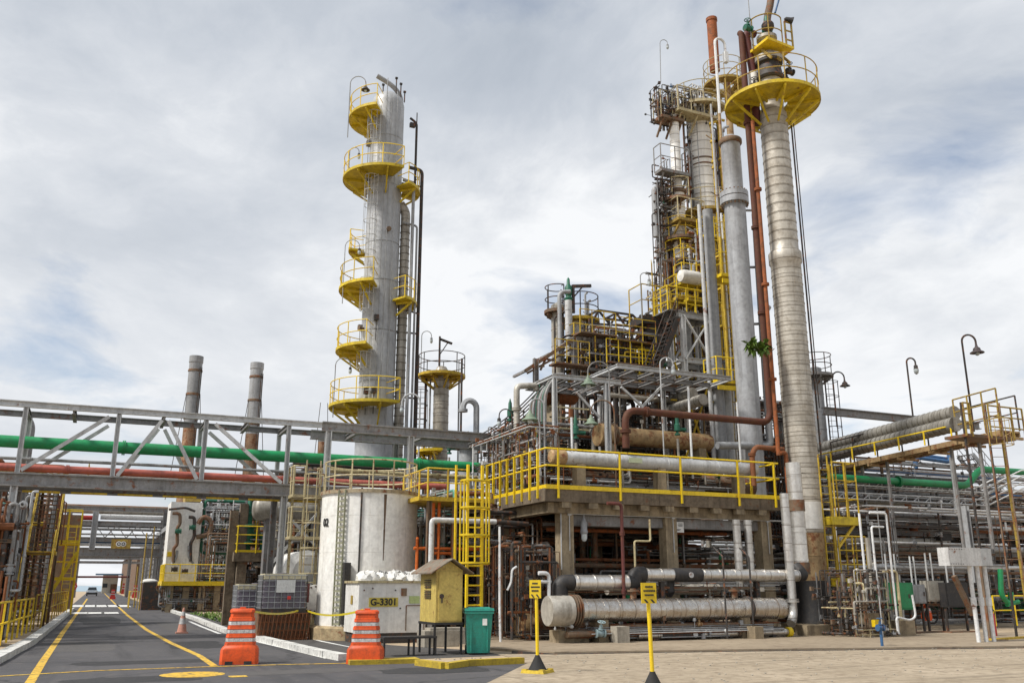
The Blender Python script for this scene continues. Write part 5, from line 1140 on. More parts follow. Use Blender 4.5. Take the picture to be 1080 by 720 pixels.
# silver pipe pair over the exchanger
Yp = 25.6; m = MB(); zl_ = PY(620, 614, Yp).z; zu_ = (PY(690, 606, Yp).z+PY(835, 606.5, Yp).z)/2
bandpipe(m, [(vx(604, 614, Yp), Yp, zl_), (vx(662, 614, Yp), Yp, zl_)], .235, 16, .6); T = Thing('insulated_pipe', 'silver banded pipe with black elbows stepping up above the biggest exchanger', 'pipe', (vx(604, 614, Yp), Yp, 0)); T.part('lower_run', m, ALU)
m = MB(); m.path([(vx(661, 614, Yp), Yp, zl_), (vx(668, 613, Yp), Yp, zl_), (vx(670, 606, Yp), Yp, zu_), (vx(679, 606, Yp), Yp, zu_)], .26, 16, .25); T.part('elbow', m, BLACK)
m = MB(); m.path([(vx(592, 617, Yp), Yp+.1, zl_-.6), (vx(592, 614, Yp), Yp+.1, zl_), (vx(604.5, 614, Yp), Yp, zl_)], .25, 16, .35); T.part('elbow', m, BLACK)
m = MB(); bandpipe(m, [(vx(679, 606, Yp), Yp, zu_), (vx(710, 606, Yp), Yp, zu_)], .2, 16, .5); bandpipe(m, [(vx(738, 606, Yp), Yp, zu_), (vx(841, 606, Yp), Yp, zu_)], .2, 16, .62); T.part('upper_run', m, ALU)
m = MB(); m.tube((vx(709, 606, Yp), Yp, zu_), (vx(738.5, 606, Yp), Yp, zu_), .225, 16); T.part('sleeve', m, BLACK)
m = MB(); m.lathe((vx(725, 606, Yp), Yp-.225, zu_), [(0, -.015), (.09, -.015), (.09, .01), (0, .01)], 14, (0, 1, 0)); T.part('window_plate', m, LGREY)
m = MB(); m.path([(vx(841, 606, Yp), Yp, zu_), (vx(847, 606, Yp), Yp, zu_), (vx(847, 600, Yp), Yp+.35, zu_+.3)], .21, 14, .2); T.part('elbow', m, BLACK)
for px in (700, 800):
    x = vx(px, 606, Yp); m = MB(); m.box((x, Yp+.15, zu_/2-.1), (.16, .16, zu_-.2)); T.part('support', m, DARK)
m = MB(); z = PY(700, 621, 26.2).z; bandpipe(m, [(vx(640, 621, 26.2), 26.2, z), (vx(757, 621, 26.2), 26.2, z)], .18, 14, .7); single('pipe', m, ALUD, 'dull silver pipe half hidden between the stepped pipe and the biggest exchanger', 'pipe')
m = MB(); x = vx(706, 620, 25.9); m.path([(x, 25.9, zu_), (x, 25.9, z-.1), (x, 25.9, 1.5)], .17, 12); single('pipe', m, BLACK, 'black wrapped upright pipe hanging below the black sleeve', 'pipe')
z = PY(750, 668, 24.9).z; m = MB(); bandpipe(m, [(vx(672, 668, 24.9), 24.9, z), (vx(697, 668, 24.9), 24.9, z)], .115, 14, .6); bandpipe(m, [(vx(738, 668, 24.9), 24.9, z), (vx(833, 668, 24.9), 24.9, z)], .115, 14, .8)
T = Thing('insulated_pipe', 'low silver pipe with yellow end flange running under the biggest exchanger', 'pipe', (vx(672, 668, 24.9), 24.9, 0)); T.part('run', m, ALU)
m = MB(); m.tube((vx(697, 668, 24.9), 24.9, z), (vx(738.5, 668, 24.9), 24.9, z), .13, 14); T.part('sleeve', m, DARK); m = MB(); m.lathe((vx(731, 668, 24.9), 24.77, z), [(0, -.015), (.085, -.015), (.085, .01), (0, .01)], 14, (0, 1, 0)); T.part('window_plate', m, LGREY)
m = MB(); m.tube((vx(830, 668, 24.9), 24.9, z), (vx(834, 668, 24.9), 24.9, z), .16, 14); T.part('flange', m, YEL)
for px in (690, 760, 815): x = vx(px, 668, 24.9); m = MB(); m.box((x, 24.9, (z-.12)/2+.03), (.18, .2, z-.12)); T.part('support', m, DARK)
m = MB(); m.path([PY(x, y, 24.7) for x, y in ((598, 669), (612, 668), (640, 667), (652, 667))], .09, 10); single('pipe', m, BROWN, 'short brown stained pipe with a round valve left of the pale concrete pier', 'pipe')
T = Thing('globe_valve', 'blue grey valve body on the short brown pipe in front of the big exchanger', 'valve', PY(633, 668, 24.7)); valve(T, PY(633, 667.5, 24.6), (1, 0, 0), .075, mat('blue_grey_paint', (.28, .38, .40), .5, 0, .1, .3, 3, .2), None, (0, -.3, .95))
for px, w_, lab in ((654, .42, 'pale concrete pier block standing in front of the big exchanger'), (797, .34, 'smaller concrete pier under the right end of the big exchanger')):
    x = vx(px, 670, 24.45); h = vz(px, 660, 670, 24.45); m = MB(); m.box((x, 24.45, h/2), (w_, .4, h)); single('concrete_pier', m, CONCL if w_ > .4 else CONC, lab, 'pier')
for i, (px, w_) in enumerate(((600, .9), (610, .5), (745, 1.3), (860, 1.0))):
    a = PY(px, 672, 25.2); m = MB(); m.box((a.x, 25.3, .2), (w_, .6, .4)); single('concrete_plinth', m, CONC, ('wide low concrete plinth below the round head of the big exchanger', 'small low concrete plinth just right of the exchanger head plinth', 'long low concrete plinth below the middle of the big exchanger', 'low concrete plinth left of the black tower skirt')[i], 'plinth')
T = Thing('drain_pipework', 'small valves, drains and thin lines hung under and around the big exchanger', 'pipework', (vx(700, 660, 25), 24.7, 0))
maze(T, 52, (vx(600, 660, 25), vx(835, 660, 25), 24.75, 25.9, .12, .52), 34, [DARK, BROWN, RUST, ALUD, GREY, BROWN, LGREY], (.014, .04), 16, (DARK, GREY, BROWN, TAN), vert=.2)
maze(T, 53, (vx(600, 660, 25.9), vx(835, 660, 25.9), 25.7, 26.4, 1.5, 2.0), 22, [DARK, BROWN, RUST, ALUD, GREY], (.014, .035), 10, (DARK, GREY, BROWN, TAN), vert=.3)
for px in (764, 797 - 5):
    a = PY(px, 620, 24.45); m = MB(); m.path([(a.x, 24.45, .1), (a.x, 24.45, 2.6), (a.x, 24.9, 2.9)], .03, 6); T.part('standpipe', m, DARK)
for px, lab in ((779, 'left of two silver banded pipes dropping from the deck to the exchanger'), (791, 'right of two silver banded pipes dropping from the deck to the exchanger')):
    x = vx(px, 590, 26.0); m = MB(); bandpipe(m, [(x, 26.0, zd-.85), (x, 26.0, 1.5)], .135, 14, .8); single('insulated_pipe', m, ALUZ, lab, 'pipe', 'silver drop pipes at the deck')
x = vx(833, 600, 25.4); m = MB(); bandpipe(m, [(x, 25.4, vz(828, 520, 600, 25.4)), (x, 25.4, .7), (x-.3, 25.2, .45)], .15, 14, .9); flanges(m, [((x, 25.4, 1.2), (0, 0, 1))], .15); single('insulated_pipe', m, ALUZ, 'silver drop pipe nearest the right tower ending in a low elbow', 'pipe', 'silver drop pipes at the deck')
x = vx(842, 560, 26.0); z0, z1_ = vz(845, 602, 560, 26.0), vz(842, 488, 560, 26.0); m = MB(); bandpipe(m, [(x, 26.0, z0+.25), (x, 26.0, z1_)], .27, 18, 1.0, .06, .015); T = Thing('insulated_pipe', 'thick white clad pipe with brown flanges standing against the banded tower foot', 'pipe', (x, 26, 0)); T.part('run', m, ALUZ)
for py in (533, 599):
    z = vz(842, py, 560, 26.0); m = MB(); m.tube((x, 26, z-.2), (x, 26, z+.2), .30, 18); T.part('sleeve', m, BROWN)
# panel board and hose around the left
m = MB(); m.path([PY(x, y, 26.2) for x, y in ((527, 555), (527, 640), (528, 680))], .035, 6); m.path([PY(x, y, 26.2) for x, y in ((535, 622), (539, 614), (540, 600), (545, 597))], .035, 6); single('conduit', m, WHITEP, 'white conduit beside the brown corner column of the deck', 'conduit')

# ------------------------------------------------------------------ on the deck
exch('long light grey vessel lying just behind the yellow deck railing', 27.5, 582, 481, 797, 495.5, 6.7, None, ALUD, LGREY, 'horizontal_vessel', 'vessel', None, True, (.12, .5, .9), 2.2)
x = vx(583, 482, 27.5); m = MB(); zz_ = PY(583, 481.5, 27.5).z; m.lathe((x-.1, 27.5, zz_), [(0, -.02), (.2, 0), (.25, .05), (.25, .55), (.2, .57)], 18, (1, 0, 0)); single('channel_cover', m, TAN, 'tan stained round cover at the left end of the long grey vessel', 'cover')
m = MB(); p = PY(672, 486, 27.1); m.box((p.x, 27.2, p.z+.04), (.55, .012, .18)); single('name_plate', m, mat('pale_green_plate', (.55, .62, .42), .5, 0, 0, .2, 4, .1), 'pale green plate fixed on the long light grey vessel', 'plate')
exch('fat brown stained vessel low behind the long grey vessel', 28.9, 600, 505, 792, 514, 11, None, BROWN, BROWN, 'horizontal_vessel', 'vessel', None, True, (.1, .9), 1.6)
exch('rust stained tan exchanger with round end lying above the deck', 31.0, 630, 457.5, 748, 467.5, 9.2, .7, TAN, TAN, 'heat_exchanger', 'heat exchanger', None, False, (.1, .9), 3)
exch('shorter rusty exchanger with a brown end higher at the left under the steel roof', 32.5, 563+10, 416, 606, 419, 8.5, .5, RUST, RUST, 'heat_exchanger', 'heat exchanger', None, True, (.3,), 3)
def dpipe(label, pts, X, r, mt, band=.45):
    m = MB(); q = [PX(x, y, X) for x, y in pts]; z = None; bandpipe(m, q, r, 14, band, .04, .012); return single('insulated_pipe', m, ALUY, label, 'pipe', 'slanting clad pipes above the deck')
dpipe('upper of two clad pipes running back from the grey column above the rusty pipe', [(662, 441.5), (731, 414)], 22.4, .24, ALUD)
dpipe('lower of two clad pipes running back from the grey column above the rusty pipe', [(654, 450), (742, 421)], 22.0, .24, ALUD)
Yr = 27.4; m = MB(); q = [PY(x, y, Yr) for x, y in ((659, 472), (659, 432), (742, 440), (812, 432))]; q[0].x = q[1].x; q[2].z = q[1].z; q[3].z = q[1].z
xv = q[3].x; m.path([q[0], q[1], q[3], V(xv, Yr, ZA(xv, Yr, 330)), V(xv, Yr, ZA(xv, Yr, 36)), V(xv-.55, Yr, ZA(xv, Yr, 30)) if False else V(xv, Yr+.1, ZA(xv, Yr, 34))], .13, 14, .5)
flanges(m, [(V(xv, Yr, ZA(xv, Yr, y)), (0, 0, 1)) for y in (130, 240, 330)] + [(q[1]+V(.9, 0, 0), (1, 0, 0)), (q[0]+V(0, 0, .6), (0, 0, 1))], .13, .06, 1.5)
single('pipe', m, mat('dark_rusty_red', (.115, .03, .013), .75, 0, .5, .5, 1.5, .5, rustcol=(.095, .035, .014)), 'long dark rusty red pipe dropping beside the banded tower then turning left over the deck', 'pipe')
xo = vx(818, 440, 27.0); m = MB(); m.path([(xo, 27, ZA(xo, 27, 480)), (xo, 27, ZA(xo, 27, 128))], .08, 12); flanges(m, [((xo, 27, ZA(xo, 27, y)), (0, 0, 1)) for y in (200, 300, 400)], .105, .05, 1.5); m.path([(xo, 27, ZA(xo, 27, 478)), (xo+.35, 27, ZA(xo, 27, 476)), (xo+.35, 27, ZA(xo, 27, 520))], .09, 10); single('pipe', m, RUSTO, 'thin orange rust pipe running straight up between the dark red pipe and the banded tower', 'pipe')
m = MB(); q = [PY(x, y, 27.2) for x, y in ((793, 512), (793, 479), (797, 471), (826, 474))]; q[0].x = q[1].x; m.path(q, .1, 12); flanges(m, [(q[1], (0, 0, 1)), (q[3]-V(.4, 0, 0), (1, 0, 0))], .1, .05, 1.4); single('pipe', m, RUST, 'rusty pipe elbow turning at the right end of the deck railing', 'pipe')
T = Thing('deck_pipework', 'crowded small pipes and valves standing on the deck behind the yellow railing', 'pipework', (XD0+4, YD+2, zd))
maze(T, 61, (XD0+.4, XD1-.5, YD+1.35, YD+3.2, zd+.05, zd+1.15), 96, [ALUD, GREY, RUST, LGREY, BROWN, DARK, WHITEP, DARK, YELD, BEAM], (.014, .06), 30, (GREENV, GREY, RUST, DARK, GREENV), vert=.5)
T = Thing('equipment_pipework', 'mass of rusty and grey pipes and green valves in the middle of the deck', 'pipework', (XD0+4, YD+6, zd))
maze(T, 62, (XD0+1.6, XD1-.8, YD+5.4, YD+8.2, zd+.1, zd+3.2), 98, [ALUD, GREY, RUST, BROWN, BEAM, DARK, BROWN, RUST, GREENP, LGREY], (.02, .1), 30, (GREENV, RUST, GREENV, GREY), vert=.45)
T = Thing('condenser_pipework', 'rust brown and dark pipes deep under the light steel roof on the deck', 'pipework', (XD0+4, YD+10, zd)); maze(T, 64, (XD0+4.2, XD1+2.5, YD+8.4, YD+12, zd+.1, zd+4.4), 98, [BROWN, RUST, DARK, BEAM, DARK, RUST, ALUD, GREY], (.03, .16), 16, vert=.45)
T = Thing('left_manifold', 'upright white, grey and yellow small bore pipes at the left corner of the deck', 'pipework', (XD0, YD+6, zd))
maze(T, 63, (XD0+.2, XD0+1.5, YD+1.5, yl_+2, zd+.05, zd+2.4), 98, [DARK, WHITEP, RUST, LGREY, BROWN, YELD, GREY, BEAM, RUST], (.014, .055), 26, (GREENV, GREY, DARK, BLUE), vert=.6)
T = Thing('exchanger_pipework', 'brown and dark pipes packed between the tan exchanger and the light steel roof', 'pipework', (vx(680, 430, 33), 33, zd)); maze(T, 65, (vx(606, 430, 33), vx(775, 430, 33), 32.4, 34.2, zd+.1, ZA(vx(680, 430, 33), 33, 408)), 96, [BROWN, DARK, DARK, BEAM, RUST, GREY, TAN, DARK, ALUD], (.02, .13), 24, (GREENV, DARK, RUST), vert=.4)
# ------------------------------------------------------------------ light steel roof frame
Y0, Y1 = 29.6, 32.0; zr = vz(620, 400, 400, Y0); xr0, xr1, xr2 = vx(583, 398, Y0), vx(650, 404, Y0), vx(765, 410, Y0)
T = Thing('steel_roof_frame', 'open light grey steel frame like a flat roof over the deck equipment', 'steel frame', (xr0, Y0, zd))
for Y in (Y0, (Y0+Y1)/2, Y1): m = MB(); m.ibeam((xr0, Y, zr), (xr1+.2, Y, zr), .14, .18, .025); T.part('beam', m, LGREY if Y == Y0 else BEAM)  # members behind the fascia get darker steel to stand in for underside shade
for i in range(5): x = xr0+(xr1-xr0)*i/4; m = MB(); m.ibeam((x, Y0, zr-.02), (x, Y1, zr-.02), .1, .14, .02); T.part('purlin', m, LGREY if i in (0, 4) else BEAM)
zq = zr+.55; ya, yb_ = Y0-.4, Y1
for Y in (ya, (ya+yb_)/2, yb_): m = MB(); m.ibeam((xr1-.2, Y, zq), (xr2, Y, zq), .14, .18, .025); T.part('beam', m, LGREY if Y == ya else BEAM)
for i in range(7): x = xr1-.2+(xr2-xr1+.2)*i/6; m = MB(); m.ibeam((x, ya, zq-.02), (x, yb_, zq-.02), .1, .14, .02); T.part('purlin', m, LGREY if i in (0, 6) else BEAM)
for px, Y, zt_ in ((585, Y0, zr), (640, Y0, zr), (640, Y1, zr), (585, Y1, zr), (700, Y1, zq), (757, Y1, zq), (633, Y0+2, zr)):
    x = vx(px, 430, Y); m = MB(); m.ibeam((x, Y, zd), (x, Y, zt_-.1), .16, .16, .03); T.part('column', m, LGREY)
for a, b in (((608, 414), (632, 440)), ((612, 414), (640, 400)), ((690, 440), (655, 408)), ((676, 430), (700, 405))):
    m = MB(); m.bar(PY(*a, Y0+.6), PY(*b, Y0+.6), .09, .09); T.part('brace', m, LGREY)
for py in (430, 441, 452):
    m = MB(); z = vz(600, py, py, Y0+.3); m.tube((xr0, Y0+.3, z), (vx(625, py, Y0), Y0+.3, z), .035, 6); T.part('rail', m, CREAM)
# curved bundle of cables hanging down at its left
T = Thing('cable_riser', 'broad grey green bundle of cables curving down beside the light steel roof', 'cable riser', (xr0-.8, Y0+.5, zd))
for i in range(16):
    yy = Y0+.1+i*.15; xo_ = vx(566, 420, Y0)+.9+.03*i; zt_ = zr+.12; m = MB(); m.path([(xr0+.5, yy, zt_), (xo_+.05, yy, zt_), (xo_-.5, yy, zt_-.7), (xo_-.55, yy, zd+.1)], .062, 7, .6); T.part('cable', m, (BEAM, DARK, GREENV, BEAM, DARK, GREY)[i % 6])
# cables sagging from the left
cb = MB()
for i in range(5):
    a = PY(498, 462+i*3, 36); b = PY(566, 410+i*4, 33); pts = [a+(b-a)*k/10-V(0, 0, .5*(k/10)*(1-k/10)*2) for k in range(11)]; cb.path(pts, .028, 5, bend=0)
single('power_cables', cb, DARK, 'dark cables sagging up from the left to the deck roof frame', 'cables')
xq = vx(545, 430, 31); m = MB(); zt_ = vz(545, 407, 430, 31); m.path([(xq, 31, zd), (xq, 31, zt_), (xq+.85, 31, zt_+.1), (xq+.85, 31, zt_-.1)], .12, 10, .2); flanges(m, [((xq, 31, zt_-.9), (0, 0, 1))], .12); single('pipe', m, ALUD, 'upright pipe with square bend at the top left of the cable bundle', 'pipe')
for px, py, Y, lab in ((538, 432, 32, 'slim pointed dark green relief valve near the sagging cables'), (573, 300, 34, None), (576, 432, 29, None), (607, 450, 29.4, 'dark green relief valve in front of the light steel roof frame'), (714, 447, 29.8, 'dark green valve on the pipes above the tan exchanger'), (474, 468, 38, 'bright green valve on the grey beam left of the grey gooseneck pipe')):
    if not lab: continue
    a = PY(px, py, Y); T = Thing('relief_valve', lab, 'valve', (a.x, Y, a.z-.6)); m = MB(); m.lathe((a.x, Y, a.z-.45), [(.11, 0), (.11, .06), (.055, .08), (.055, .15), (.12, .18), (.12, .42), (.08, .46), (.07, .72), (.04, .8), (.015, .9)], 12); T.part('body', m, GREENV); m = MB(); m.tube((a.x, Y, a.z-.2), (a.x+.4, Y, a.z-.2), .07, 8); T.part('outlet', m, GREENV)
    m = MB(); m.tube((a.x, Y, max(zd, a.z-2.2)), (a.x, Y, a.z-.6), .05, 8); T.part('stem', m, ALUD)

# ------------------------------------------------------------------ caged yellow ladder, small platform and vessel left of the deck
yc_ = yl_-.3; xc = PX(497, 560, XD0-.9).x; YL = PX(497, 560, XD0-.9).y; a = G(497, 678); YL = a.y+.6; xl_ = vx(496.5, 590, YL); ztp = vz(497, 490, 590, YL)
T = Thing('caged_ladder', 'bright yellow caged ladder climbing to the deck beside the teal bin', 'access ladder', (xl_, YL, 0))
ladder(T, (xl_+.12, YL, .2), (xl_+.12, YL, ztp), (1, 0, 0), YEL, None, .5, (vz(497, 594, 590, YL), ztp+.2), .05, out=(-.35, -.94, 0), cr=.5, n_bars=5)
for dx in (-.45, .5): m = MB(); m.bar((xl_+dx, YL+.25, 0 if dx > 0 else 1.5), (xl_+dx, YL+.25, ztp), .06, .06); T.part('post', m, YEL)
Yq = YL+1.2; x0, x1 = vx(451, 524, Yq), vx(484, 524, Yq); z = vz(467, 524, 524, Yq)
T = Thing('small_platform', 'small yellow edged platform on brown legs between the tank and the caged ladder', 'platform', (x0, Yq, 0))
m = MB(); m.box(((x0+x1)/2+.5, Yq+1.4, z-.06), (x1-x0+1.6, 2.8, .14)); d_ = T.part('deck', m, YELD); rail(T, [(x0, Yq+2.7, z), (x0, Yq, z), (x1+.3, Yq, z)], d_, .95, .8, YELD, .028)
for x in (x0+.1, x1-.1, x1+.9):
    for dy in (.1, 2.5): m = MB(); m.ibeam((x, Yq+dy, 0), (x, Yq+dy, z-.1), .15, .15, .03); T.part('leg', m, BROWN)
Yv = 37; xv = vx(494, 500, Yv); zv = vz(494, 474, 500, Yv); rv = .42
T = Thing('vertical_vessel', 'grey upright vessel with flat brown flange top behind the caged yellow ladder', 'vessel', (xv, Yv, 0)); m = MB(); m.lathe((xv, Yv, 0), [(rv, 0), (rv, 2.2), (rv+.02, 2.2), (rv+.02, 2.28), (rv, 2.28), (rv, zv)], 24); T.part('shell', m, GREY)
m = MB(); m.lathe((xv, Yv, zv), [(rv+.16, 0), (rv+.16, .09), (rv+.02, .1), (rv+.02, .14), (rv+.16, .15), (rv+.16, .24), (0, .26)], 24); T.part('flange', m, BROWN)
for dx in (-.2, .15): m = MB(); m.path([(xv+dx, Yv, zv+.2), (xv+dx, Yv, zv+.7), (xv+dx+.15, Yv-.1, zv+.8)], .05, 8); T.part('nozzle', m, LGREY)
xg = vx(502, 480, 35.8); zg_ = vz(499, 430, 480, 35.8); m = MB(); goose(m, (xg, 35.8, 1.0), (xg, 35.8, zg_), .62, .2, .13, (-1, 0, 0)); flanges(m, [((xg-.62, 35.8, zg_-.15), (0, 0, 1))], .13); single('gooseneck_pipe', m, GREY, 'thick grey gooseneck vent pipe rising above the grey beam', 'pipe')
xm = vx(486, 460, 38); m = MB(); m.tube((xm, 38, 5), (xm, 38, vz(486, 378, 460, 38)), .05, 6); single('mast', m, DARK, 'thin dark mast left of the thick grey gooseneck pipe', 'mast')
# orange sprinkler frame and white pipe
Yo = 29.2; T = Thing('sprinkler_pipe', 'bright orange pipe frame between the tank and the deck', 'pipe frame', (vx(440, 600, Yo), Yo, 0))
for pts in ([(437, 606), (440, 565), (440, 578)], [(436.5, 577), (530, 580)], [(455, 530), (455, 640)], [(461, 528), (461, 640)], [(452, 583), (478, 583)]):
    q = [PY(x, y, Yo) for x, y in pts]
    if abs(pts[0][0]-pts[-1][0]) < 4:
        for p in q: p.x = q[-1].x
    elif len(pts) == 2: q[1].z = q[0].z = (q[0].z+q[1].z)/2
    m = MB(); m.path(q, .055 if pts[0][1] < 640 else .04, 8); T.part('pipe', m, ORANGE)
T = Thing('white_pipe', 'white square cornered pipe rising behind the yellow cabinet and turning right', 'pipe', (vx(455, 600, 28.4), 28.4, 0)); q = [PY(x, y, 28.4) for x, y in ((453, 640), (455.5, 548), (523, 548.5))]; q[0].x = q[1].x; q[2].z = q[1].z; m = MB(); m.path([V(q[0].x, 28.4, .1), q[1], q[2]], .09, 12, .12); m.path([q[1]+V(1.15, 0, .0), q[1]+V(1.15, 0, .62)], .07, 10); T.part('pipe', m, WHITEP)
m = MB(); m.path([q[2], q[2]+V(1.2, 0, -.05)], .085, 10); T.part('joint', m, DARK)
T = Thing('backdrop_pipework', 'brown and dark pipe tangle filling the gap behind the orange pipe frame', 'pipework', (vx(480, 600, 32), 32, 0))
maze(T, 71, (vx(440, 600, 32), vx(530, 600, 32), 30.5, 34.5, .2, 5.0), 98, [DARK, BROWN, RUST, GREY, BEAM, BROWN, DARK, TEALP, ALUD], (.02, .1), 20, vert=.55)
T = Thing('rear_equipment', 'dark equipment racks behind the bridge columns left of the tank', 'pipework', (vx(290, 600, 50), 50, 0))
maze(T, 72, (vx(258, 600, 50), vx(345, 600, 50), 48, 52, .2, 5.5), 98, [DARK, BROWN, GREY, BEAM, RUST, DARK], (.03, .14), 14)
T = Thing('tank_side_pipework', 'grey and brown pipes behind the white tank under the truss bridge', 'pipework', (tx+1, 36, 0))
maze(T, 73, (tx-1.5, vx(470, 560, 40), 38, 43, .3, 6.6), 96, [BEAM, BROWN, GREY, ALUD, RUST, DARK, LGREY], (.03, .13), 14)
# ------------------------------------------------------------------ towers
def W(a): return a - 24.1            # picture-relative plan angle (0 right, 90 away, 180 left, 270 near) to world
def tplat(T, c, z, r0, r1, a0, a1, dm=YELP, rm=YEL, h=1.1, nb=4, mids=1, brk=True, sp=14, t=.1):
    c = V(c[0], c[1], 0); A0, A1 = W(a0), W(a1); n = max(10, int(abs(a1-a0)/8))
    m = MB(); m.arcplate(c, r0, r1, z, t, A0, A1, n); m.arcplate(c, r1+.003, r1+.02, z-.02, .15, A0, A1, n); p = T.part('platform', m, dm)
    m = MB(); full = abs(a1-a0) > 355
    for k in range(mids+1): m.arc(c, r1-.03, z+t+h*(k+1)/(mids+1), .024, A0, A1, n, 6)
    k = max(3, int(abs(a1-a0)/180*math.pi*r1/1.0))
    for i in range(k+(0 if full else 1)):
        g = R(A0+(A1-A0)*i/k); q = V(c.x+math.cos(g)*(r1-.03), c.y+math.sin(g)*(r1-.03), z); m.tube(q, q+V(0, 0, h+t), .026, 6)
    if not full:
        for A in (A0, A1):
            g = R(A); 
            for kk in range(mids+1):
                zz = z+t+h*(kk+1)/(mids+1); m.tube((c.x+math.cos(g)*(r1-.03), c.y+math.sin(g)*(r1-.03), zz), (c.x+math.cos(g)*(r0+.05), c.y+math.sin(g)*(r0+.05), zz), .022, 6)
    T.part('railing', m, rm, p)
    if brk:
        for i in range(nb):
            g = R(A0+(A1-A0)*(i+.5)/nb); d = V(math.cos(g), math.sin(g), 0); b = MB()
            b.bar(c+d*r0+V(0, 0, z-.75*(r1-r0)), c+d*(r1-.08)+V(0, 0, z-.08), .07, .1); b.bar(c+d*r0+V(0, 0, z-.07), c+d*(r1-.05)+V(0, 0, z-.07), .08, .12); T.part('bracket', b, dm, p)
    return p
def shell(T, c, segs, n=36, band=None, mt=None, name='shell'):
    """segs: list of (r, z); band spacing adds cladding ridges on vertical runs"""
    prof = []
    for (r, z), nx in zip(segs, segs[1:]+[None]):
        prof.append((r, z))
        if band and nx and abs(nx[0]-r) < .02:
            t = z+band
            while t < nx[1]-band*.4: prof += [(r, t-.03), (r+.014, t-.025), (r+.014, t+.02), (r, t+.026)]; t += band
    m = MB(); m.lathe((c[0], c[1], 0), prof, n); return T.part(name, m, mt)
def vrun(T, px, py, Y, y0, y1, r, mt, band=0, name='riser', bend=None):
    x = vx(px, py, Y); a, b = (x, Y, ZA(x, Y, y0)), (x, Y, ZA(x, Y, y1)); m = MB()
    if band: bandpipe(m, [a, b], r, 12, band)
    else: m.path([a, b] if not bend else [a, b, V(*b)+V(*bend)], r, 10)
    if T: return T.part(name, m, mt)
    return m, x
# ---- left tower
YA = 44; c = (vx(402.7, 274, YA), YA); d274 = c[0]*sa+YA*ca; rA = 18.1/948*(d274*cp+15*sp)
ztop = ZA(c[0], YA, 104); T = Thing('distillation_tower', 'tall plain light grey tower with six yellow crescent platforms left of centre', 'tower', (c[0], YA, 0)); TL = T
shell(T, c, [(rA*1.08, 0), (rA*1.08, ZA(c[0], YA, 455)), (rA*1.0, ZA(c[0], YA, 440)), (rA, ztop-.5), (rA*.9, ztop-.12), (rA*.5, ztop+.22), (0, ztop+.32)], 48, None, TOWER)
for y in (150, 200, 260, 300, 352, 405): seam = MB(); z = ZA(c[0], YA, y); seam.lathe((c[0], YA, z), [(rA+.004, 0), (rA+.012, .02), (rA+.012, .05), (rA+.004, .07)], 48); T.part('weld_seam', seam, GREY)
def za(y, dx=0): return ZA(c[0]+SCR_R.x*dx, c[1]+SCR_R.y*dx, y)
PL = [(130, 1.2, 118, 262), (193, 1.35, 128, 304), (309, 1.25, 120, 268), (373, 1.25, 115, 262), (432, 1.45, 118, 308)]
for y, w_, a0, a1 in PL: tplat(T, c, za(y), rA+.05, rA+w_, a0, a1, YELP, YEL, 1.15, 4)
tplat(T, c, za(267), rA+.05, rA+.85, 158, 200, YELP, YEL, 1.05, 2)
for y, yy in ((203, 0), (321, 0)): tplat(T, c, za(y), rA+.05, rA+1.0, -40, 40, YELP, YEL, 1.1, 2)
dl = V(math.cos(R(W(250))), math.sin(R(W(250))), 0); bs = V(c[0], c[1], 0)+dl*(rA+.22); sd_ = V(-dl.y, dl.x, 0)
for y0, y1 in ((440, 366), (378, 300), (316, 186), (200, 122)):
    ladder(T, bs+V(0, 0, za(y0)), bs+V(0, 0, za(y1)), sd_, LGREY, None, .4, (za(y0)+2.2, za(y1)+.2), .022, out=dl, n_bars=5)
dr_ = V(math.cos(R(W(12))), math.sin(R(W(12))), 0)
m = MB(); q = V(c[0], c[1], 0)+dr_*(rA+.28); bandpipe(m, [q+V(0, 0, za(490)), q+V(0, 0, za(222)), q-dr_*.3+V(0, 0, za(214))], .25, 14, .4, .06, .02); T.part('insulated_pipe', m, TOWZ)
for a_, out_, y0, y1, r_ in ((-12, .75, 490, 196, .09), (-6, .95, 490, 240, .06), (5, 1.15, 480, 330, .045), (-50, .1, 480, 108, .02), (-85, .1, 430, 96, .025), (-70, .1, 430, 120, .02)):
    d_ = V(math.cos(R(W(a_))), math.sin(R(W(a_))), 0); q = V(c[0], c[1], 0)+d_*(rA+out_); m = MB(); m.path([q+V(0, 0, za(y0)), q+V(0, 0, za(y1)), q-d_*(out_*.8)+V(0, 0, za(y1)+.25)], r_, 8); T.part('riser', m, GREY if r_ > .05 or r_ < .03 else DARK)
# dark pipe on the right side standing clear of the shell, small tie arms
x = vx(441, 330, YA); m = MB(); xq = x; zt_ = ZA(x, YA, 180); m.path([(vx(439, 480, YA)*0+x, YA, ZA(x, YA, 490)), (x, YA, zt_), (x-.75, YA+.1, zt_+.1)], .1, 8); T.part('riser', m, DARK)
for y in (197, 352, 420): z = ZA(x, YA, y); m = MB(); m.tube((x, YA, z), (c[0]+rA*.8, YA, z), .05, 6); T.part('tie', m, DARK)
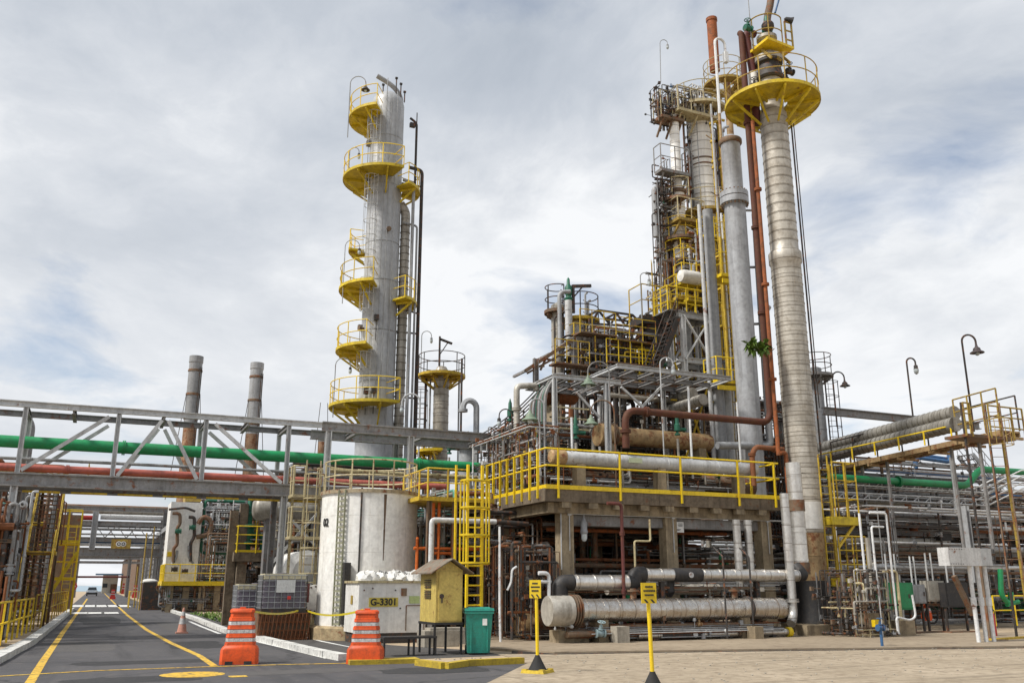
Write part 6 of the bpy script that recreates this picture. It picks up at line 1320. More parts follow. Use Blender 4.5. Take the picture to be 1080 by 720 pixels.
# top: gooseneck nozzle, davit, vent
zt_ = ztop; m = MB(); m.path([(c[0]-.1, YA, zt_), (c[0]-.1, YA, zt_+.5), (c[0]+.0, YA, zt_+1.0), (c[0]-1.0, YA-.2, zt_+1.5), (c[0]-1.3, YA-.2, zt_+1.5)], .15, 10, .5) if False else m.path([(c[0]+.75, YA, zt_-.6), (c[0]+.72, YA, zt_+.3), (c[0]+.25, YA, zt_+.85), (c[0]-.7, YA, zt_+1.25)], .14, 10, .6); T.part('outlet_pipe', m, GREY)
for dx, h in ((.35, 1.2), (.62, .9), (-.4, .6), (.85, .45)): m = MB(); m.tube((c[0]+dx, YA-.3, zt_-.2), (c[0]+dx, YA-.3, zt_+h), .035, 6); m.box((c[0]+dx, YA-.3, zt_+h), (.14, .1, .1)); T.part('vent', m, DARK)
m = MB(); x = c[0]+rA+.25; m.path([(x+.55, YA, ZA(x, YA, 205)), (x+.55, YA, ZA(x, YA, 128)), (x+.15, YA, ZA(x, YA, 124))], .07, 8); m.box((x+.3, YA, ZA(x, YA, 131)), (.3, .2, .25)); m.tube((x+.55, YA, ZA(x, YA, 128)), (x+.55, YA, ZA(x, YA, 117)), .03, 6); T.part('riser', m, DARK)
g = random.Random(31)
for i in range(14):
    a_ = g.uniform(200, 330); d_ = V(math.cos(R(W(a_))), math.sin(R(W(a_))), 0); z = za(g.uniform(120, 430)); q = V(c[0], c[1], z)+d_*rA; m = MB()
    if i % 2: m.tube(q, q+d_*.28, .07, 10); m.tube(q+d_*.22, q+d_*.3, .13, 12); T.part('nozzle', m, g.choice([GREY, DARK, BROWN]))
    else: m.box(q+d_*.1, (.22, .22, .3)); m.tube(q+d_*.1, q+d_*.1-V(0, 0, 1.2), .02, 5); T.part('instrument', m, g.choice([GREY, DARK, WHITEP, BEAM]))
# lamps on the tower platforms
for i, (px, ytop, ybot, up_) in enumerate(((366.5, 88, 145, .85), (368, 160, 178, .5), (361, 260, 320, .75), (351, 385, 440, .75))):
    z0, z1 = 0, 0; Yl = YA-.3; x = vx(px, ybot, Yl); lamp(('gooseneck lamp at the very top left of the plain grey tower', 'small gooseneck lamp under the top platform of the plain grey tower', 'gooseneck lamp left of the middle platforms on the plain grey tower', 'gooseneck lamp left of the lowest platform on the plain grey tower')[i], (x, Yl, ZA(x, Yl, ybot)), (x, Yl, ZA(x, Yl, ytop)), up_, SCR_R, 'bell' if i < 1 else 'bulb', .9 if i < 1 else .8, GREY, DARK, r=.03)
# ---- small tower behind the beam
YS_ = 47; c = (vx(465, 430, YS_), YS_); z0 = ZA(c[0], YS_, 398); T = Thing('small_tower', 'short banded tower topped by one round yellow platform right of the plain grey tower', 'tower', (c[0], YS_, 0)); dd = c[0]*sa+YS_*ca
rS = 7.8/948*(dd+3); shell(T, c, [(rS, 0), (rS, z0+.3), (rS*.6, z0+.6), (0, z0+.7)], 24, .5, TOWZ)
tplat(T, c, z0, rS+.03, 23.5/948*(dd+4), 0, 359.9, YELD, DARK, 1.15, 8)
m = MB(); x = c[0]-.15; zt_ = ZA(c[0], YS_, 355); m.tube((x, YS_, z0), (x, YS_, zt_), .06, 8); m.bar((x, YS_, zt_-.15), (x+.75, YS_, zt_-.35), .1, .12); m.bar((x, YS_, zt_-1.1), (x+.5, YS_, zt_-.3), .05, .05); T.part('davit', m, DARK)
lb_ = V(c[0], c[1], 0)-SCR_R*(rS+.65); ladder(T, lb_+V(0, 0, 5), lb_+V(0, 0, z0+.2), SCR_R, DARK, None, .5, (8, z0), .03, out=-SCR_F)
for k, dx in enumerate((-.9, -.62, 1.0)): m = MB(); q = V(c[0], c[1], 0)+SCR_R*dx; m.tube(q+V(0, 0, 4), q+V(0, 0, z0-.1), .05, 6); T.part('riser', m, GREY if k else DARK)
z1 = ZA(c[0], YS_, 478); tplat(T, c, z1, rS+.03, 1.35, 100, 280, YEL, YEL, 1.0, 4)
x = vx(443, 420, YS_); lamp('gooseneck lamp left of the round platform on the short banded tower', (x, YS_, z0-.2), (x, YS_, ZA(x, YS_, 354)), .55, SCR_R, 'bulb', .8, GREY, GREY)
x = vx(438, 450, 40); lamp('tall white gooseneck lamp bending left between the two left towers', (x+.2, 40, 4), (x+.2, 40, ZA(x, 40, 424)), .85, -SCR_R, 'bulb', .9, LGREY, GREY, r=.045)
# ---- banded right tower
YB_ = 27.0; c = (vx(858, 620, YB_), YB_); 
def zb(y): return ZA(c[0], YB_, y)
c = (vx(846, 484, YB_), YB_); rB = .585
T = Thing('insulated_tower', 'tallest silver banded insulated tower with big round yellow platform at the right', 'tower', (c[0], YB_, 0))
shell(T, c, [(rB+.09, 0), (rB+.09, .5), (rB+.06, .55), (rB+.06, zb(612))], 36, None, BLACK, 'skirt')
m = MB(); m.box((c[0], YB_, .18), (1.75, 1.75, .36)); T.part('foundation', m, CONC)
for dx, z in ((-.2, 1.5), (.25, 1.2)): m = MB(); m.box((c[0]+dx, YB_-rB-.07, z), (.16, .06, .12)); T.part('skirt_opening', m, DARK)
shell(T, c, [(rB*.96, zb(612)), (rB*.96, zb(562))], 36, .9, TAN, 'lower_cladding'); shell(T, c, [(rB*.965, zb(562)), (rB*.965, zb(500))], 36, .45, TOWZ, 'middle_cladding')
m = MB(); m.lathe((c[0], YB_, 0), [(rB*.97+.02, zb(558)), (rB*.97+.02, zb(530))], 36); T.part('cladding_patch', m, WHITE)
shell(T, c, [(rB*1.02, zb(500)), (rB*1.02, zb(280)), (rB*1.12, zb(278)), (rB*1.12, zb(268)), (rB*.96, zb(265)), (rB*.96, zb(122)), (rB*.8, zb(119)), (rB*.8, zb(86))], 40, .40, TOWZ)
m = MB(); m.lathe((c[0], YB_, 0), [(rB*.95, zb(86)), (rB*1.05, zb(84)), (rB*.95, zb(82)), (rB*.8, zb(70)), (rB*1.0, zb(69)), (rB*1.0, zb(66)), (0, zb(64))], 30); T.part('neck', m, DARK)
m = MB(); m.lathe((c[0], YB_, 0), [(rB*1.02, zb(66.5)), (rB*1.02, zb(62)), (rB*.7, zb(61)), (rB*.55, zb(60)), (rB*.55, zb(44)), (rB*.75, zb(43)), (rB*.75, zb(40)), (0, zb(38))], 30); T.part('top_flange', m, ALUD)
rP = 49/948*(c[0]*sa*cp+YB_*ca*cp+18*sp)
tplat(T, c, zb(112), rB+.04, rP, 0, 359.9, YELP, YELO, 1.25, 10, 1, True, t=.1)
z_u = zb(57); m = MB(); x0, x1 = c[0]-.75, c[0]+.8
m.add([(x0, YB_-.9, z_u), (x1, YB_-.75, z_u), (x1, YB_+.9, z_u), (x0, YB_+.9, z_u), (x0, YB_-.9, z_u+.12), (x1, YB_-.75, z_u+.12), (x1, YB_+.9, z_u+.12), (x0, YB_+.9, z_u+.12)], [(3, 2, 1, 0), (4, 5, 6, 7), (0, 1, 5, 4), (1, 2, 6, 5), (2, 3, 7, 6), (3, 0, 4, 7)])
up = T.part('upper_platform', m, YEL); m = MB(); m.arc((c[0]-.05, YB_), .72, z_u+1.5, .03, 60, 300, 20); m.arc((c[0]-.05, YB_), .72, z_u+.8, .025, 60, 300, 20)
for a_ in (60, 120, 180, 240, 300): g = R(a_); m.tube((c[0]-.05+.72*math.cos(g), YB_+.72*math.sin(g), z_u), (c[0]-.05+.72*math.cos(g), YB_+.72*math.sin(g), z_u+1.5), .028, 6)
for dx in (.42, .78):
    m.bar((c[0]+dx, YB_-.72, z_u), (c[0]+dx, YB_-.72, z_u+1.3), .06, .06)
for h in (.4, .85, 1.28): m.bar((c[0]+.42, YB_-.72, z_u+h), (c[0]+.78, YB_-.72, z_u+h), .05, .05)
T.part('railing', m, YELO, up)
for i in range(3): m = MB(); m.bar((c[0]-.5+.5*i, YB_-.75, z_u-.75), (c[0]-.5+.5*i, YB_-.2, z_u-.02), .07, .1); T.part('bracket', m, YELO, up)
m = MB(); m.path([(c[0]+.05, YB_, zb(40)), (c[0]+.1, YB_, zb(20)), (c[0]+.35, YB_, zb(4)), (c[0]+.75, YB_, zb(-30))], .16, 12, .4); T.part('overhead_pipe', m, BROWN)
m = MB(); m.path([(c[0]+.42, YB_-.2, zb(14)), (c[0]+1.15, YB_-.2, zb(-26))], .045, 8); T.part('riser', m, BLUE)
m = MB(); m.lathe((c[0]-.1, YB_-.2, zb(38)), [(.2, 0), (.24, .1), (.24, .4), (.12, .5), (.1, .75), (.05, .85)], 14); T.part('relief_valve', m, GREENV)
m = MB(); m.ball((c[0]-.15, YB_-.3, zb(33)), .28, 12); T.part('valve_body', m, DARK)
m = MB(); xq = vx(787, 70, 27.4); m.path([(xv_ if False else xq+.35, 27.4, zb(130)), (xq+.35, 27.4, zb(75)), (xq+.1, 27.4, zb(34)), (xq+.6, 27.4, zb(33))], .17, 12, .3); T.part('overhead_line', m, DKRED)
m = MB(); m.tube((xq+.3, 27.38, zb(110)), (xq+.3, 27.38, zb(76)), .2, 12); T.part('line_cladding', m, WHITE)
m = MB(); m.tube((c[0]-.85, YB_, z_u), (c[0]-.85, YB_, zb(-18)), .02, 5); T.part('lightning_rod', m, GREY)
m = MB(); q = V(c[0], c[1], 0)+SCR_R*(rB+.16); m.path([q+V(0, 0, zb(128)), q+V(0, 0, zb(500))], .035, 6); q2 = q+SCR_R*.1; m.path([q2+V(0, 0, zb(128)), q2+V(0, 0, zb(430))], .022, 6); T.part('conduit', m, DARK)
for i, (px, py) in enumerate(((789, 30), (830, 86), (796, 92), (833, 76))): q = PY(px, py, YB_); valve(T, q, (1, 0, 0), .09, DARK if i else GREENV)
a = PY(833, 29, YB_-.7); T = Thing('flood_light', 'small black floodlight on the top rail of the tallest banded tower', 'floodlight', (a.x-.25, YB_-.7, z_u+1.28)); m = MB(); m.lathe((a.x-.25, YB_-.7, z_u+1.45), [(.05, 0), (.09, .05), (.12, .25), (.17, .36), (.14, .36)], 12, (.8, -.3, -.25)); T.part('head', m, BLACK); m = MB(); m.tube((a.x-.25, YB_-.7, z_u+1.28), (a.x-.25, YB_-.7, z_u+1.45), .03, 6); T.part('bracket', m, DARK)
# fern growing on the pipes
a = PY(806, 366, 26.75); lf = MB(); g = random.Random(5)
for cl in range(6):
    cc = a+V(g.uniform(-.62, .55), g.uniform(-.15, .15), g.uniform(-.18, .26))
    for i in range(24):
        t = g.uniform(0, 6.28); l = g.uniform(.16, .42); up_ = g.uniform(-.38, .2); tip = cc+V(math.cos(t)*l, math.sin(t)*l*.6, up_); w_ = V(-math.sin(t), math.cos(t), .3)*g.uniform(.04, .09); mid = cc+(tip-cc)*.55+V(0, 0, .06)
        lf.add([cc, mid-w_, tip, mid+w_], [(0, 1, 2, 3)])
T = Thing('weed_plant', 'green leafy weed growing out of the rusty pipes beside the banded tower', 'plant', a); T.part('leaves', lf, LEAF); m = MB()
for k in range(4): m.path([a+V(.1, .1, -.35), a+V(-.4+.3*k, 0, .0)], .014, 5)
T.part('stem', m, BROWN)
# ---- smooth grey column with flange
YG_ = 30.0; c = (vx(784, 347, YG_), YG_)
def zc(y): return ZA(c[0], YG_, y)
T = Thing('grey_column', 'smooth grey column with a bolted flange collar left of the banded tower', 'tower', (c[0], YG_, 0)); rG = .47
shell(T, c, [(rG, zd), (rG, zc(217)), (rG+.16, zc(216)), (rG+.16, zc(210)), (rG+.02, zc(209.5)), (rG+.16, zc(209)), (rG+.16, zc(204)), (rG*.92, zc(203)), (rG*.92, zc(152)), (rG*.98, zc(151)), (rG*.98, zc(148)), (rG*.5, zc(144)), (0, zc(143))], 36, None, mat('column_grey_paint', (.36, .37, .385), .36, .1, .0, .35, .8, .5, .06))
m = MB()
for i in range(20): t = i*math.pi/10; m.tube((c[0]+(rG+.1)*math.cos(t), YG_+(rG+.1)*math.sin(t), zc(218.5)), (c[0]+(rG+.1)*math.cos(t), YG_+(rG+.1)*math.sin(t), zc(202.5)), .03, 6)
T.part('bolts', m, BROWN)
m = MB(); m.lathe((c[0], YG_, zc(153)), [(rG+.02, 0), (rG+.05, .05), (rG+.05, .2), (rG+.02, .25)], 30); T.part('collar', m, BROWN)
for k in range(3):
    m = MB(); z = zc(222+k*60); m.tube((c[0], YG_, z), (c[0]+1.0, YG_-.2, z+.1), .06, 8); T.part('tie', m, GREY)
x = vx(803, 347, YG_-.3); m = MB(); zz = ZA(x, YG_-.3, 470); m.path([(x+.12, YG_-.3, ZA(x, YG_-.3, 225)), (x, YG_-.3, zz+.5), (x, YG_-.3, zz), (vx(757, 477, YG_-.3), YG_-.3, zz-.15)], .15, 12, .5); m.path([(x+.05, YG_-.3, ZA(x, YG_-.3, 335)), (x+.5, YG_-.3, ZA(x, YG_-.3, 322))], .12, 10); single('pipe', m, GREY, 'grey pipe hugging the smooth grey column and bending left at its foot', 'pipe')
# ---- grey box column and risers left of it
T = Thing('riser_column', 'pair of grey upright pipes left of the smooth grey column', 'pipe', (vx(757, 400, 31), 31, zd))
vrun(T, 757, 400, 31, 505, 222, .24, GREY, 0); vrun(T, 748, 400, 30.8, 505, 216, .09, LGREY, 0); vrun(T, 766, 440, 31.4, 505, 400, .3, LGREY, 0)
x = vx(757, 400, 31); m = MB(); m.lathe((x, 31, ZA(x, 31, 411)), [(.25, 0), (.42, .02), (.42, .12), (.25, .14)], 20); T.part('flange', m, GREY)
for px, y0, y1, r_, mt, lab in ((772, 500, 225, .05, WHITEP, 'thin white upright pipe left of the smooth grey column'), (769, 500, 250, .06, YELD, 'thin yellow brown upright pipe next to the thin white one'), (764, 440, 120, .07, TAN, 'tan upright pipe left of the upper grey column')):
    m, x = vrun(None, px, 400 if y1 > 200 else 200, 31.5, y0, y1, r_, mt); single('pipe', m, mt, lab, 'pipe')
for y, w_ in ((404, 1.5), (293, 1.1)):
    x = vx(775, y, 30.6); z = ZA(x, 30.6, y); T = Thing('small_platform', ('yellow bracket platform low on the grey column', 'small yellow bracket platform beside the flange collar')[0 if y > 350 else 1] + ' left side', 'platform', (x, 30.6, z)); m = MB(); m.box((x-.3, 30.9, z), (w_, 1.0, .14)); m.bar((x-.3-w_/2, 30.4, z-.3), (x-.3+w_/2, 30.4, z-.28), .06, .2); d_ = T.part('deck', m, YEL); rail(T, [(x-.3-w_/2, 31.3, z), (x-.3-w_/2, 30.42, z), (x-.3+w_/2, 30.42, z)], d_, 1.05, .7, YEL)
# ---- white insulated tower cluster at the back
YW_ = 36.0; c = (vx(741, 177, YW_), YW_)
def zw(y): return ZA(c[0], YW_, y)
T = WT = Thing('white_tower', 'stained white insulated tower with crowded beige platform on top', 'tower', (c[0], YW_, 0)); dW = c[0]*sa*cp+YW_*ca*cp+18*sp; rW = 14.2/948*dW
shell(T, c, [(rW*.86, 5), (rW*.86, zw(290)), (rW, zw(288)), (rW, zw(236))], 30, 1.1, BROWN, 'lower_shell')
shell(T, c, [(rW, zw(236)), (rW, zw(112)), (rW*.8, zw(109)), (0, zw(108))], 36, .5, TOWW)
for y in (172, 178): m = MB(); m.lathe((c[0], YW_, zw(y)), [(rW+.01, 0), (rW+.04, .02), (rW+.04, .06), (rW+.01, .08)], 32); T.part('band', m, BROWN)
tplat(T, c, zw(121), rW+.04, rW+.8, 150, 345, CREAM, CREAM, 1.2, 5, 1)
tplat(T, c, zw(231), rW+.04, rW+.75, 170, 330, YELO, CREAM, 1.1, 4, 1)
dlw = V(math.cos(R(W(235))), math.sin(R(W(235))), 0); bw = V(c[0], c[1], 0)+dlw*(rW+.2)
ladder(T, bw+V(0, 0, zw(232)), bw+V(0, 0, zw(112)), V(-dlw.y, dlw.x, 0), GREY, None, .36, None, .016, out=dlw)
g = random.Random(41)
for i in range(16):
    a_ = g.choice([g.uniform(180, 225), g.uniform(310, 350)]); d_ = V(math.cos(R(W(a_))), math.sin(R(W(a_))), 0); q = V(c[0], c[1], 0)+d_*(rW+g.uniform(.08, .3)); y0, y1 = g.uniform(190, 300), g.uniform(108, 175); m = MB(); m.path([q+V(0, 0, zw(y0)), q+V(0, 0, zw(y1)), q-d_*.25+V(0, 0, zw(y1)+.1)], g.choice([.02, .03, .045]), 6)
    for k in range(3): z = zw(y0+(y1-y0)*g.random()); m.box(q+V(0, 0, z), (.12, .12, .14))
    T.part('riser', m, g.choice([DARK, BROWN, GREY, RUST, BEAM, DARK]))
tplat(T, c, zw(262), rW+.04, rW+.6, 180, 330, BROWN, YEL, 1.1, 3, 1)
c2 = (vx(714.5, 200, 35.6), 35.6)
def z2(y): return ZA(c2[0], 35.6, y)
T2 = Thing('slim_tower', 'slim white banded tower left of the stained white tower', 'tower', (c2[0], 35.6, 0)); r2 = .26; shell(T2, c2, [(r2*1.3, 5), (r2*1.3, z2(262)), (r2*1.25, z2(200)), (r2, z2(196)), (r2, z2(113)), (0, z2(112))], 24, .5, TOWW)
for y, a0_, a1_ in ((215, 120, 300), (256, 160, 340), (280, 140, 320)): tplat(T2, c2, z2(y), r2*1.3, r2+.62, a0_, a1_, BROWN, (CREAM, YELD, YEL)[(215, 256, 280).index(y)], 1.05, 3, 1)
for y in (122, 205, 290): m = MB(); m.lathe((c2[0], 35.6, z2(y)), [(r2*1.3, 0), (r2*1.7, .02), (r2*1.7, .2), (r2*1.3, .22)], 20); T2.part('flange', m, BROWN)
def boxplat(label, pts_px, Y, zpx, depth, dm, rm, h=1.1, name='access_platform', brk=True, sp=.8, t=.16, mids=1):
    a, b = PY(pts_px[0], zpx, Y), PY(pts_px[1], zpx, Y); z = ZA((a.x+b.x)/2, Y, zpx); T = Thing(name, label, 'platform', (a.x, Y, z)); depth *= .5; m = MB(); m.box(((a.x+b.x)/2, Y+depth/2, z), (b.x-a.x, depth, t)); d_ = T.part('deck', m, dm)
    rail(T, [(a.x, Y+depth, z+t/2), (a.x, Y+.03, z+t/2), (b.x, Y+.03, z+t/2), (b.x, Y+depth, z+t/2)], d_, h, sp, rm, .026, mids=mids)
    if brk:
        for k in (.1, .5, .9): x = a.x+(b.x-a.x)*k; m = MB(); m.bar((x, Y+.1, z-.1), (x, Y+depth, z-.9), .08, .1); T.part('bracket', m, dm)
    return T, a, b, z
T, a, b, z = boxplat('crowded beige platform round the top of the stained white tower', (716, 757), 34.9, 119, 1.9, CREAM, CREAM, 1.3)
maze(T, 81, (a.x+.1, b.x, 35.0, 36.0, z, z+1.7), 34, [DARK, GREY, DARK, BROWN, ALUD], (.015, .05), 10, (DARK, GREY))
T, a, b, z = boxplat('lower left wing of the crowded beige tower top platform', (698, 722), 35.2, 124, 1.5, BROWN, CREAM, 1.4)
maze(T, 82, (a.x-.1, b.x, 35.2, 36.2, z-.3, z+1.8), 44, [DARK, GREY, DARK, DARK, BROWN], (.012, .045), 16, (DARK, BLUE, GREY))
T, a, b, z = boxplat('grey balcony platform half way up the slim white tower', (698, 728), 34.9, 181, 1.3, BEAM, BEAM, 1.35)
maze(T, 83, (a.x, a.x+.9, 35, 35.8, z-2.2, z+.8), 26, [DARK, GREY, BROWN, DARK], (.014, .05), 8)
boxplat('beige edged platform across the foot of the stained white tower', (716, 744), 34.6, 232, 2.0, YELO, CREAM, 1.1)
T = Thing('rear_riser_pipework', 'crowded dark pipe bundle down the left side of the slim white tower', 'pipework', (vx(704, 260, 36.5), 36.5, 8)); xq0, xq1 = vx(700, 260, 36), vx(716, 260, 36)
maze(T, 84, (xq0, xq1, 35.9, 36.9, ZA(xq0, 36, 345), ZA(xq0, 36, 195)), 50, [DARK, BROWN, GREY, RUST, BEAM, DARK], (.014, .06), 18, (DARK, GREY, GREENV), vert=.65)
T = Thing('instrument_frame', 'open dark framework of thin pipes hanging left of the slim white tower', 'pipework', (vx(697, 240, 35.3), 35.3, 9))
maze(T, 88, (vx(694, 240, 35.2), vx(707, 240, 35.2), 35.1, 35.7, ZA(vx(697, 240, 35.2), 35.2, 300), ZA(vx(697, 240, 35.2), 35.2, 185)), 26, [DARK, DARK, BROWN, GREY, BEAM], (.012, .035), 14, (DARK, GREY, BROWN), vert=.3, sup=.1)
for y in (190, 205, 222, 238): z = ZA(vx(700, 240, 35.2), 35.2, y); m = MB(); m.bar((vx(693, 240, 35.2), 35.2, z), (vx(713, 240, 35.2), 35.2, z+.1), .08, .08); T.part('support', m, DARK)
x = vx(691, 220, 35.6); m = MB(); m.path([(x, 35.6, ZA(x, 35.6, 250)), (x, 35.6, ZA(x, 35.6, 196)), (x+.8, 35.6, ZA(x, 35.6, 200))], .16, 12); m.path([(x, 35.6, ZA(x, 35.6, 249)), (x+1.6, 35.6, ZA(x, 35.6, 240))], .12, 10); single('pipe', m, GREY, 'short thick grey pipe hanging at the far left of the slim white tower', 'pipe')
for px, lab in ((701, 'tall brown stained column left of the slim white tower'), (706, 'dark pipe column beside the brown stained column')): m, x = vrun(None, px, 260, 36.8, 395, 215, .13 if px == 701 else .08, BROWN); single('pipe', m, BROWN if px == 701 else DARK, lab, 'pipe')
# chimney with ring platform behind
YC_ = 38.5; c = (vx(753, 60, YC_), YC_); zt_ = ZA(c[0], YC_, 20); T = Thing('rusty_chimney', 'slim rusty chimney rising through a brown ring platform behind the towers', 'chimney', (c[0], YC_, 0)); m = MB(); zk_ = zt_-3.6; m.lathe((c[0], YC_, 0), [(.30, zk_), (.30, zt_-.2), (.34, zt_-.2), (.34, zt_), (.26, zt_), (.26, zt_-2)], 20); T.part('shaft', m, RUSTO)
cc = (vx(764, 90, YC_), YC_); zz = ZA(cc[0], YC_, 92); tplat(T, cc, zz, .55, 22/948*(cc[0]*sa*cp+YC_*ca*cp+22*sp), 0, 359.9, YELO, CREAM, 1.35, 9, 2)
m = MB(); m.lathe((cc[0]+.2, YC_, 6), [(.2, 0), (.2, zz+.4-6), (0, zz+.6-6)], 24); T.part('column', m, TAN)
x = vx(759, 120, 33); m = MB(); goose(m, (x, 33, ZA(x, 33, 180)), (x, 33, ZA(x, 33, 45)), .62, .5, .07, (1, 0, 0)); m.box((x+.62, 33, ZA(x, 33, 58)), (.22, .22, .6)); single('gooseneck_pipe', m, WHITEP, 'white gooseneck vent pipe in front of the brown ring platform', 'pipe')
x = vx(762, 300, 32.6); m = MB(); m.path([(x, 32.6, ZA(x, 32.6, 500)), (x, 32.6, ZA(x, 32.6, 110))], .05, 8); single('pipe', m, LGREY, 'long thin pale pipe rising the full height between the white tower and the grey column', 'pipe')
lamp('gooseneck lamp above the crowded beige tower top platform', (vx(698, 110, 36), 36, zw(110)), (vx(698, 85, 36), 36, zw(70)), .4, SCR_R, 'bulb', .7, GREY, GREY)
# dark round platform with yellow rail and the white braced frame
T, a, b, z = boxplat('dark platform with yellow guard rail left of the white cross braced frame', (678, 708), 33.2, 338, 2.2, DARK, YELD, 1.5, t=.35)
m = MB(); m.lathe(((a.x+b.x)/2+.1, 33.9, z-1.0), [(.2, 0), (.55, .15), (.62, .5), (.62, 1.0)], 24); T.part('drum', m, DARK)
x = vx(676, 310, 33.2); lamp('gooseneck lamp over the dark yellow railed platform', (x, 33.2, z), (x, 33.2, ZA(x, 33.2, 292)), .4, SCR_R, 'bulb', .8, GREY, GREY)
YX = 32.2; x0, x1 = vx(721, 360, YX), vx(750, 360, YX); zt_, zb2 = vz(735, 334, 360, YX), vz(735, 381, 360, YX)
T = Thing('braced_frame', 'white cross braced steel frame with yellow railed deck left of the grey columns', 'steel frame', (x0, YX, zd))
for x in (x0, x1):
    for Y in (YX, YX+1): m = MB(); m.ibeam((x, Y, zd), (x, Y, zt_), .2, .2, .03); T.part('column', m, WHITEP)
for z in (zt_, zb2):
    for Y in (YX, YX+1): m = MB(); m.ibeam((x0-.3, Y, z), (x1+.2, Y, z), .16, .24, .03); T.part('beam', m, LGREY)
    for x in (x0, x1): m = MB(); m.ibeam((x, YX, z-.02), (x, YX+1, z-.02), .16, .22, .03); T.part('beam', m, LGREY)
m = MB(); m.box(((x0+x1)/2-.3, YX+.5, zt_+.14), (x1-x0+1.0, 1.2, .06)); d_ = T.part('deck', m, BEAM); rail(T, [(x0-.8, YX+1, zt_+.16), (x0-.8, YX-.08, zt_+.16), (x1+.2, YX-.08, zt_+.16)], d_, 1.1, .55, YEL, .03, mids=2)
for Y in (YX-.06, YX+1.06):
    for p, q in (((x0, zt_), (x1, zb2)), ((x1, zt_), (x0, zb2))): m = MB(); m.bar((p[0], Y, p[1]), (q[0], Y+.02*(p[0] > q[0]), q[1]), .11, .06); T.part('brace', m, WHITEP)
for p, q in (((x0-.6, zb2-.2), (x1, zd+.6)), ((x1, zb2-.2), (x0-.8, zd+.9)), ((x0-.9, zb2-1), (x1, zb2-1.1)), ((x0-.9, zb2-1.9), (x1, zb2-1.8))): m = MB(); m.bar((p[0], YX-.1, p[1]), (q[0], YX-.1, q[1]), .07, .07); T.part('brace', m, YELD)
m = MB(); m.box((x0+.6, YX+.6, (zt_+zb2)/2), (.3, .3, zt_-zb2)); T.part('duct', m, GREY)
stair_T = Thing('steel_stair', 'steep grey stair flight rising left of the white braced frame', 'stair', (x0-1.6, YX+.5, zd)); stair(stair_T, (vx(686, 405, YX-.2), YX-.2, vz(686, 404, 404, YX-.2)), (vx(712, 335, YX-.2), YX-.1, vz(712, 338, 338, YX)), .6, DARK, DARK)
T = Thing('upper_pipework', 'dense pipes, ladders and yellow rails between the white tower and the steel roof', 'pipework', (vx(720, 330, 35), 35, 7)); xa_, xb_ = vx(690, 330, 34.5), vx(752, 330, 34.5)
maze(T, 85, (xa_+.7, xb_+.3, 34.4, 36.6, ZA(xa_, 34.5, 400), ZA(xa_, 34.5, 268)), 98, [YELD, GREY, BROWN, DARK, RUST, BEAM, YELD, DARK, LGREY], (.014, .065), 22, (GREENV, DARK, GREY), vert=.5)
T, a, b, z = boxplat('yellow railed landing high beside the white tower foot', (715, 750), 34.0, 316, 2.0, YELD, YEL, 1.1, mids=2)
boxplat('upper yellow railed landing under the beige edged platform', (722, 752), 34.2, 283, 1.6, BEAM, YELD, 1.1, mids=2)
m = MB(); q = PY(726, 292, 33.5); m.lathe((q.x-.5, 33.5, q.z), [(0, 0), (.28, .05), (.32, .2), (.32, 1.0), (.28, 1.15), (0, 1.2)], 20, (1, 0, 0)); single('small_drum', m, WHITE, 'small white drum lying above the yellow railed landing', 'drum')
T = Thing('tower_gap_pipework', 'thin rusty, tan and dark pipes rising between the stained white tower and the grey column', 'pipework', (vx(758, 200, 34.6), 34.6, 6))
g = random.Random(55)
for i in range(44):
    px = g.uniform(722, 768); Yq_ = g.uniform(33.6, 35.0); y0, y1 = g.uniform(260, 420), g.uniform(120, 330)
    if y1 > y0-20: y1 = y0-60
    if y1 < 235 and px < 753: y1 = g.uniform(240, 270)
    x = vx(px, 250, Yq_)+g.uniform(0, .2); mt = g.choice([DARK, BROWN, TAN, GREY, RUST, YELD, BEAM, LGREY]); r_ = g.choice([.02, .03, .045, .07]); m = MB(); a, b = V(x, Yq_, ZA(x, Yq_, y0)), V(x, Yq_, ZA(x, Yq_, y1)); m.path([a+V(g.choice([-.6, .5]), 0, 0), a, b, b+V(g.choice([-.5, .4]), 0, g.choice([0, .2]))], r_, 6)
    for k in range(4): z = a.z+(b.z-a.z)*g.random(); m.tube((x, Yq_, z), (x, Yq_, z+.12), r_*1.9, 8)
    T.part('pipe', m, mt)
for i, (px, y) in enumerate(((752, 250), (758, 275), (750, 300), (760, 320), (728, 300), (734, 318), (742, 345))):
    x = vx(px, y, 33.8); z = ZA(x, 33.8, y); m = MB(); m.box((x, 34.0, z), (1.1, .7, .1)); p_ = T.part('landing', m, YELP); rail(T, [(x-.55, 34.3, z), (x-.55, 33.65, z), (x+.55, 33.65, z)], p_, 1.0, .5, YEL, .022)
# ---- small vessel with ring platform right of the banded tower
YZ = 38; c = (vx(862, 420, YZ), YZ); z0 = ZA(c[0], YZ, 398); T = Thing('small_tower', 'short grey tower with a dark ring platform right of the banded tower', 'tower', (c[0], YZ, 0)); shell(T, c, [(.36, 0), (.36, z0+.5), (0, z0+.7)], 24, 1.0, GREY); tplat(T, c, z0, .4, 17/948*(c[0]*sa+YZ*ca+4), 0, 359.9, BEAM, DARK, 1.15, 6, 1)
lq = V(c[0], c[1], 0)+SCR_R*.75; ladder(T, lq+V(0, 0, 3), lq+V(0, 0, z0), SCR_R, DARK, None, .45, (5, z0), .025, out=-SCR_F)
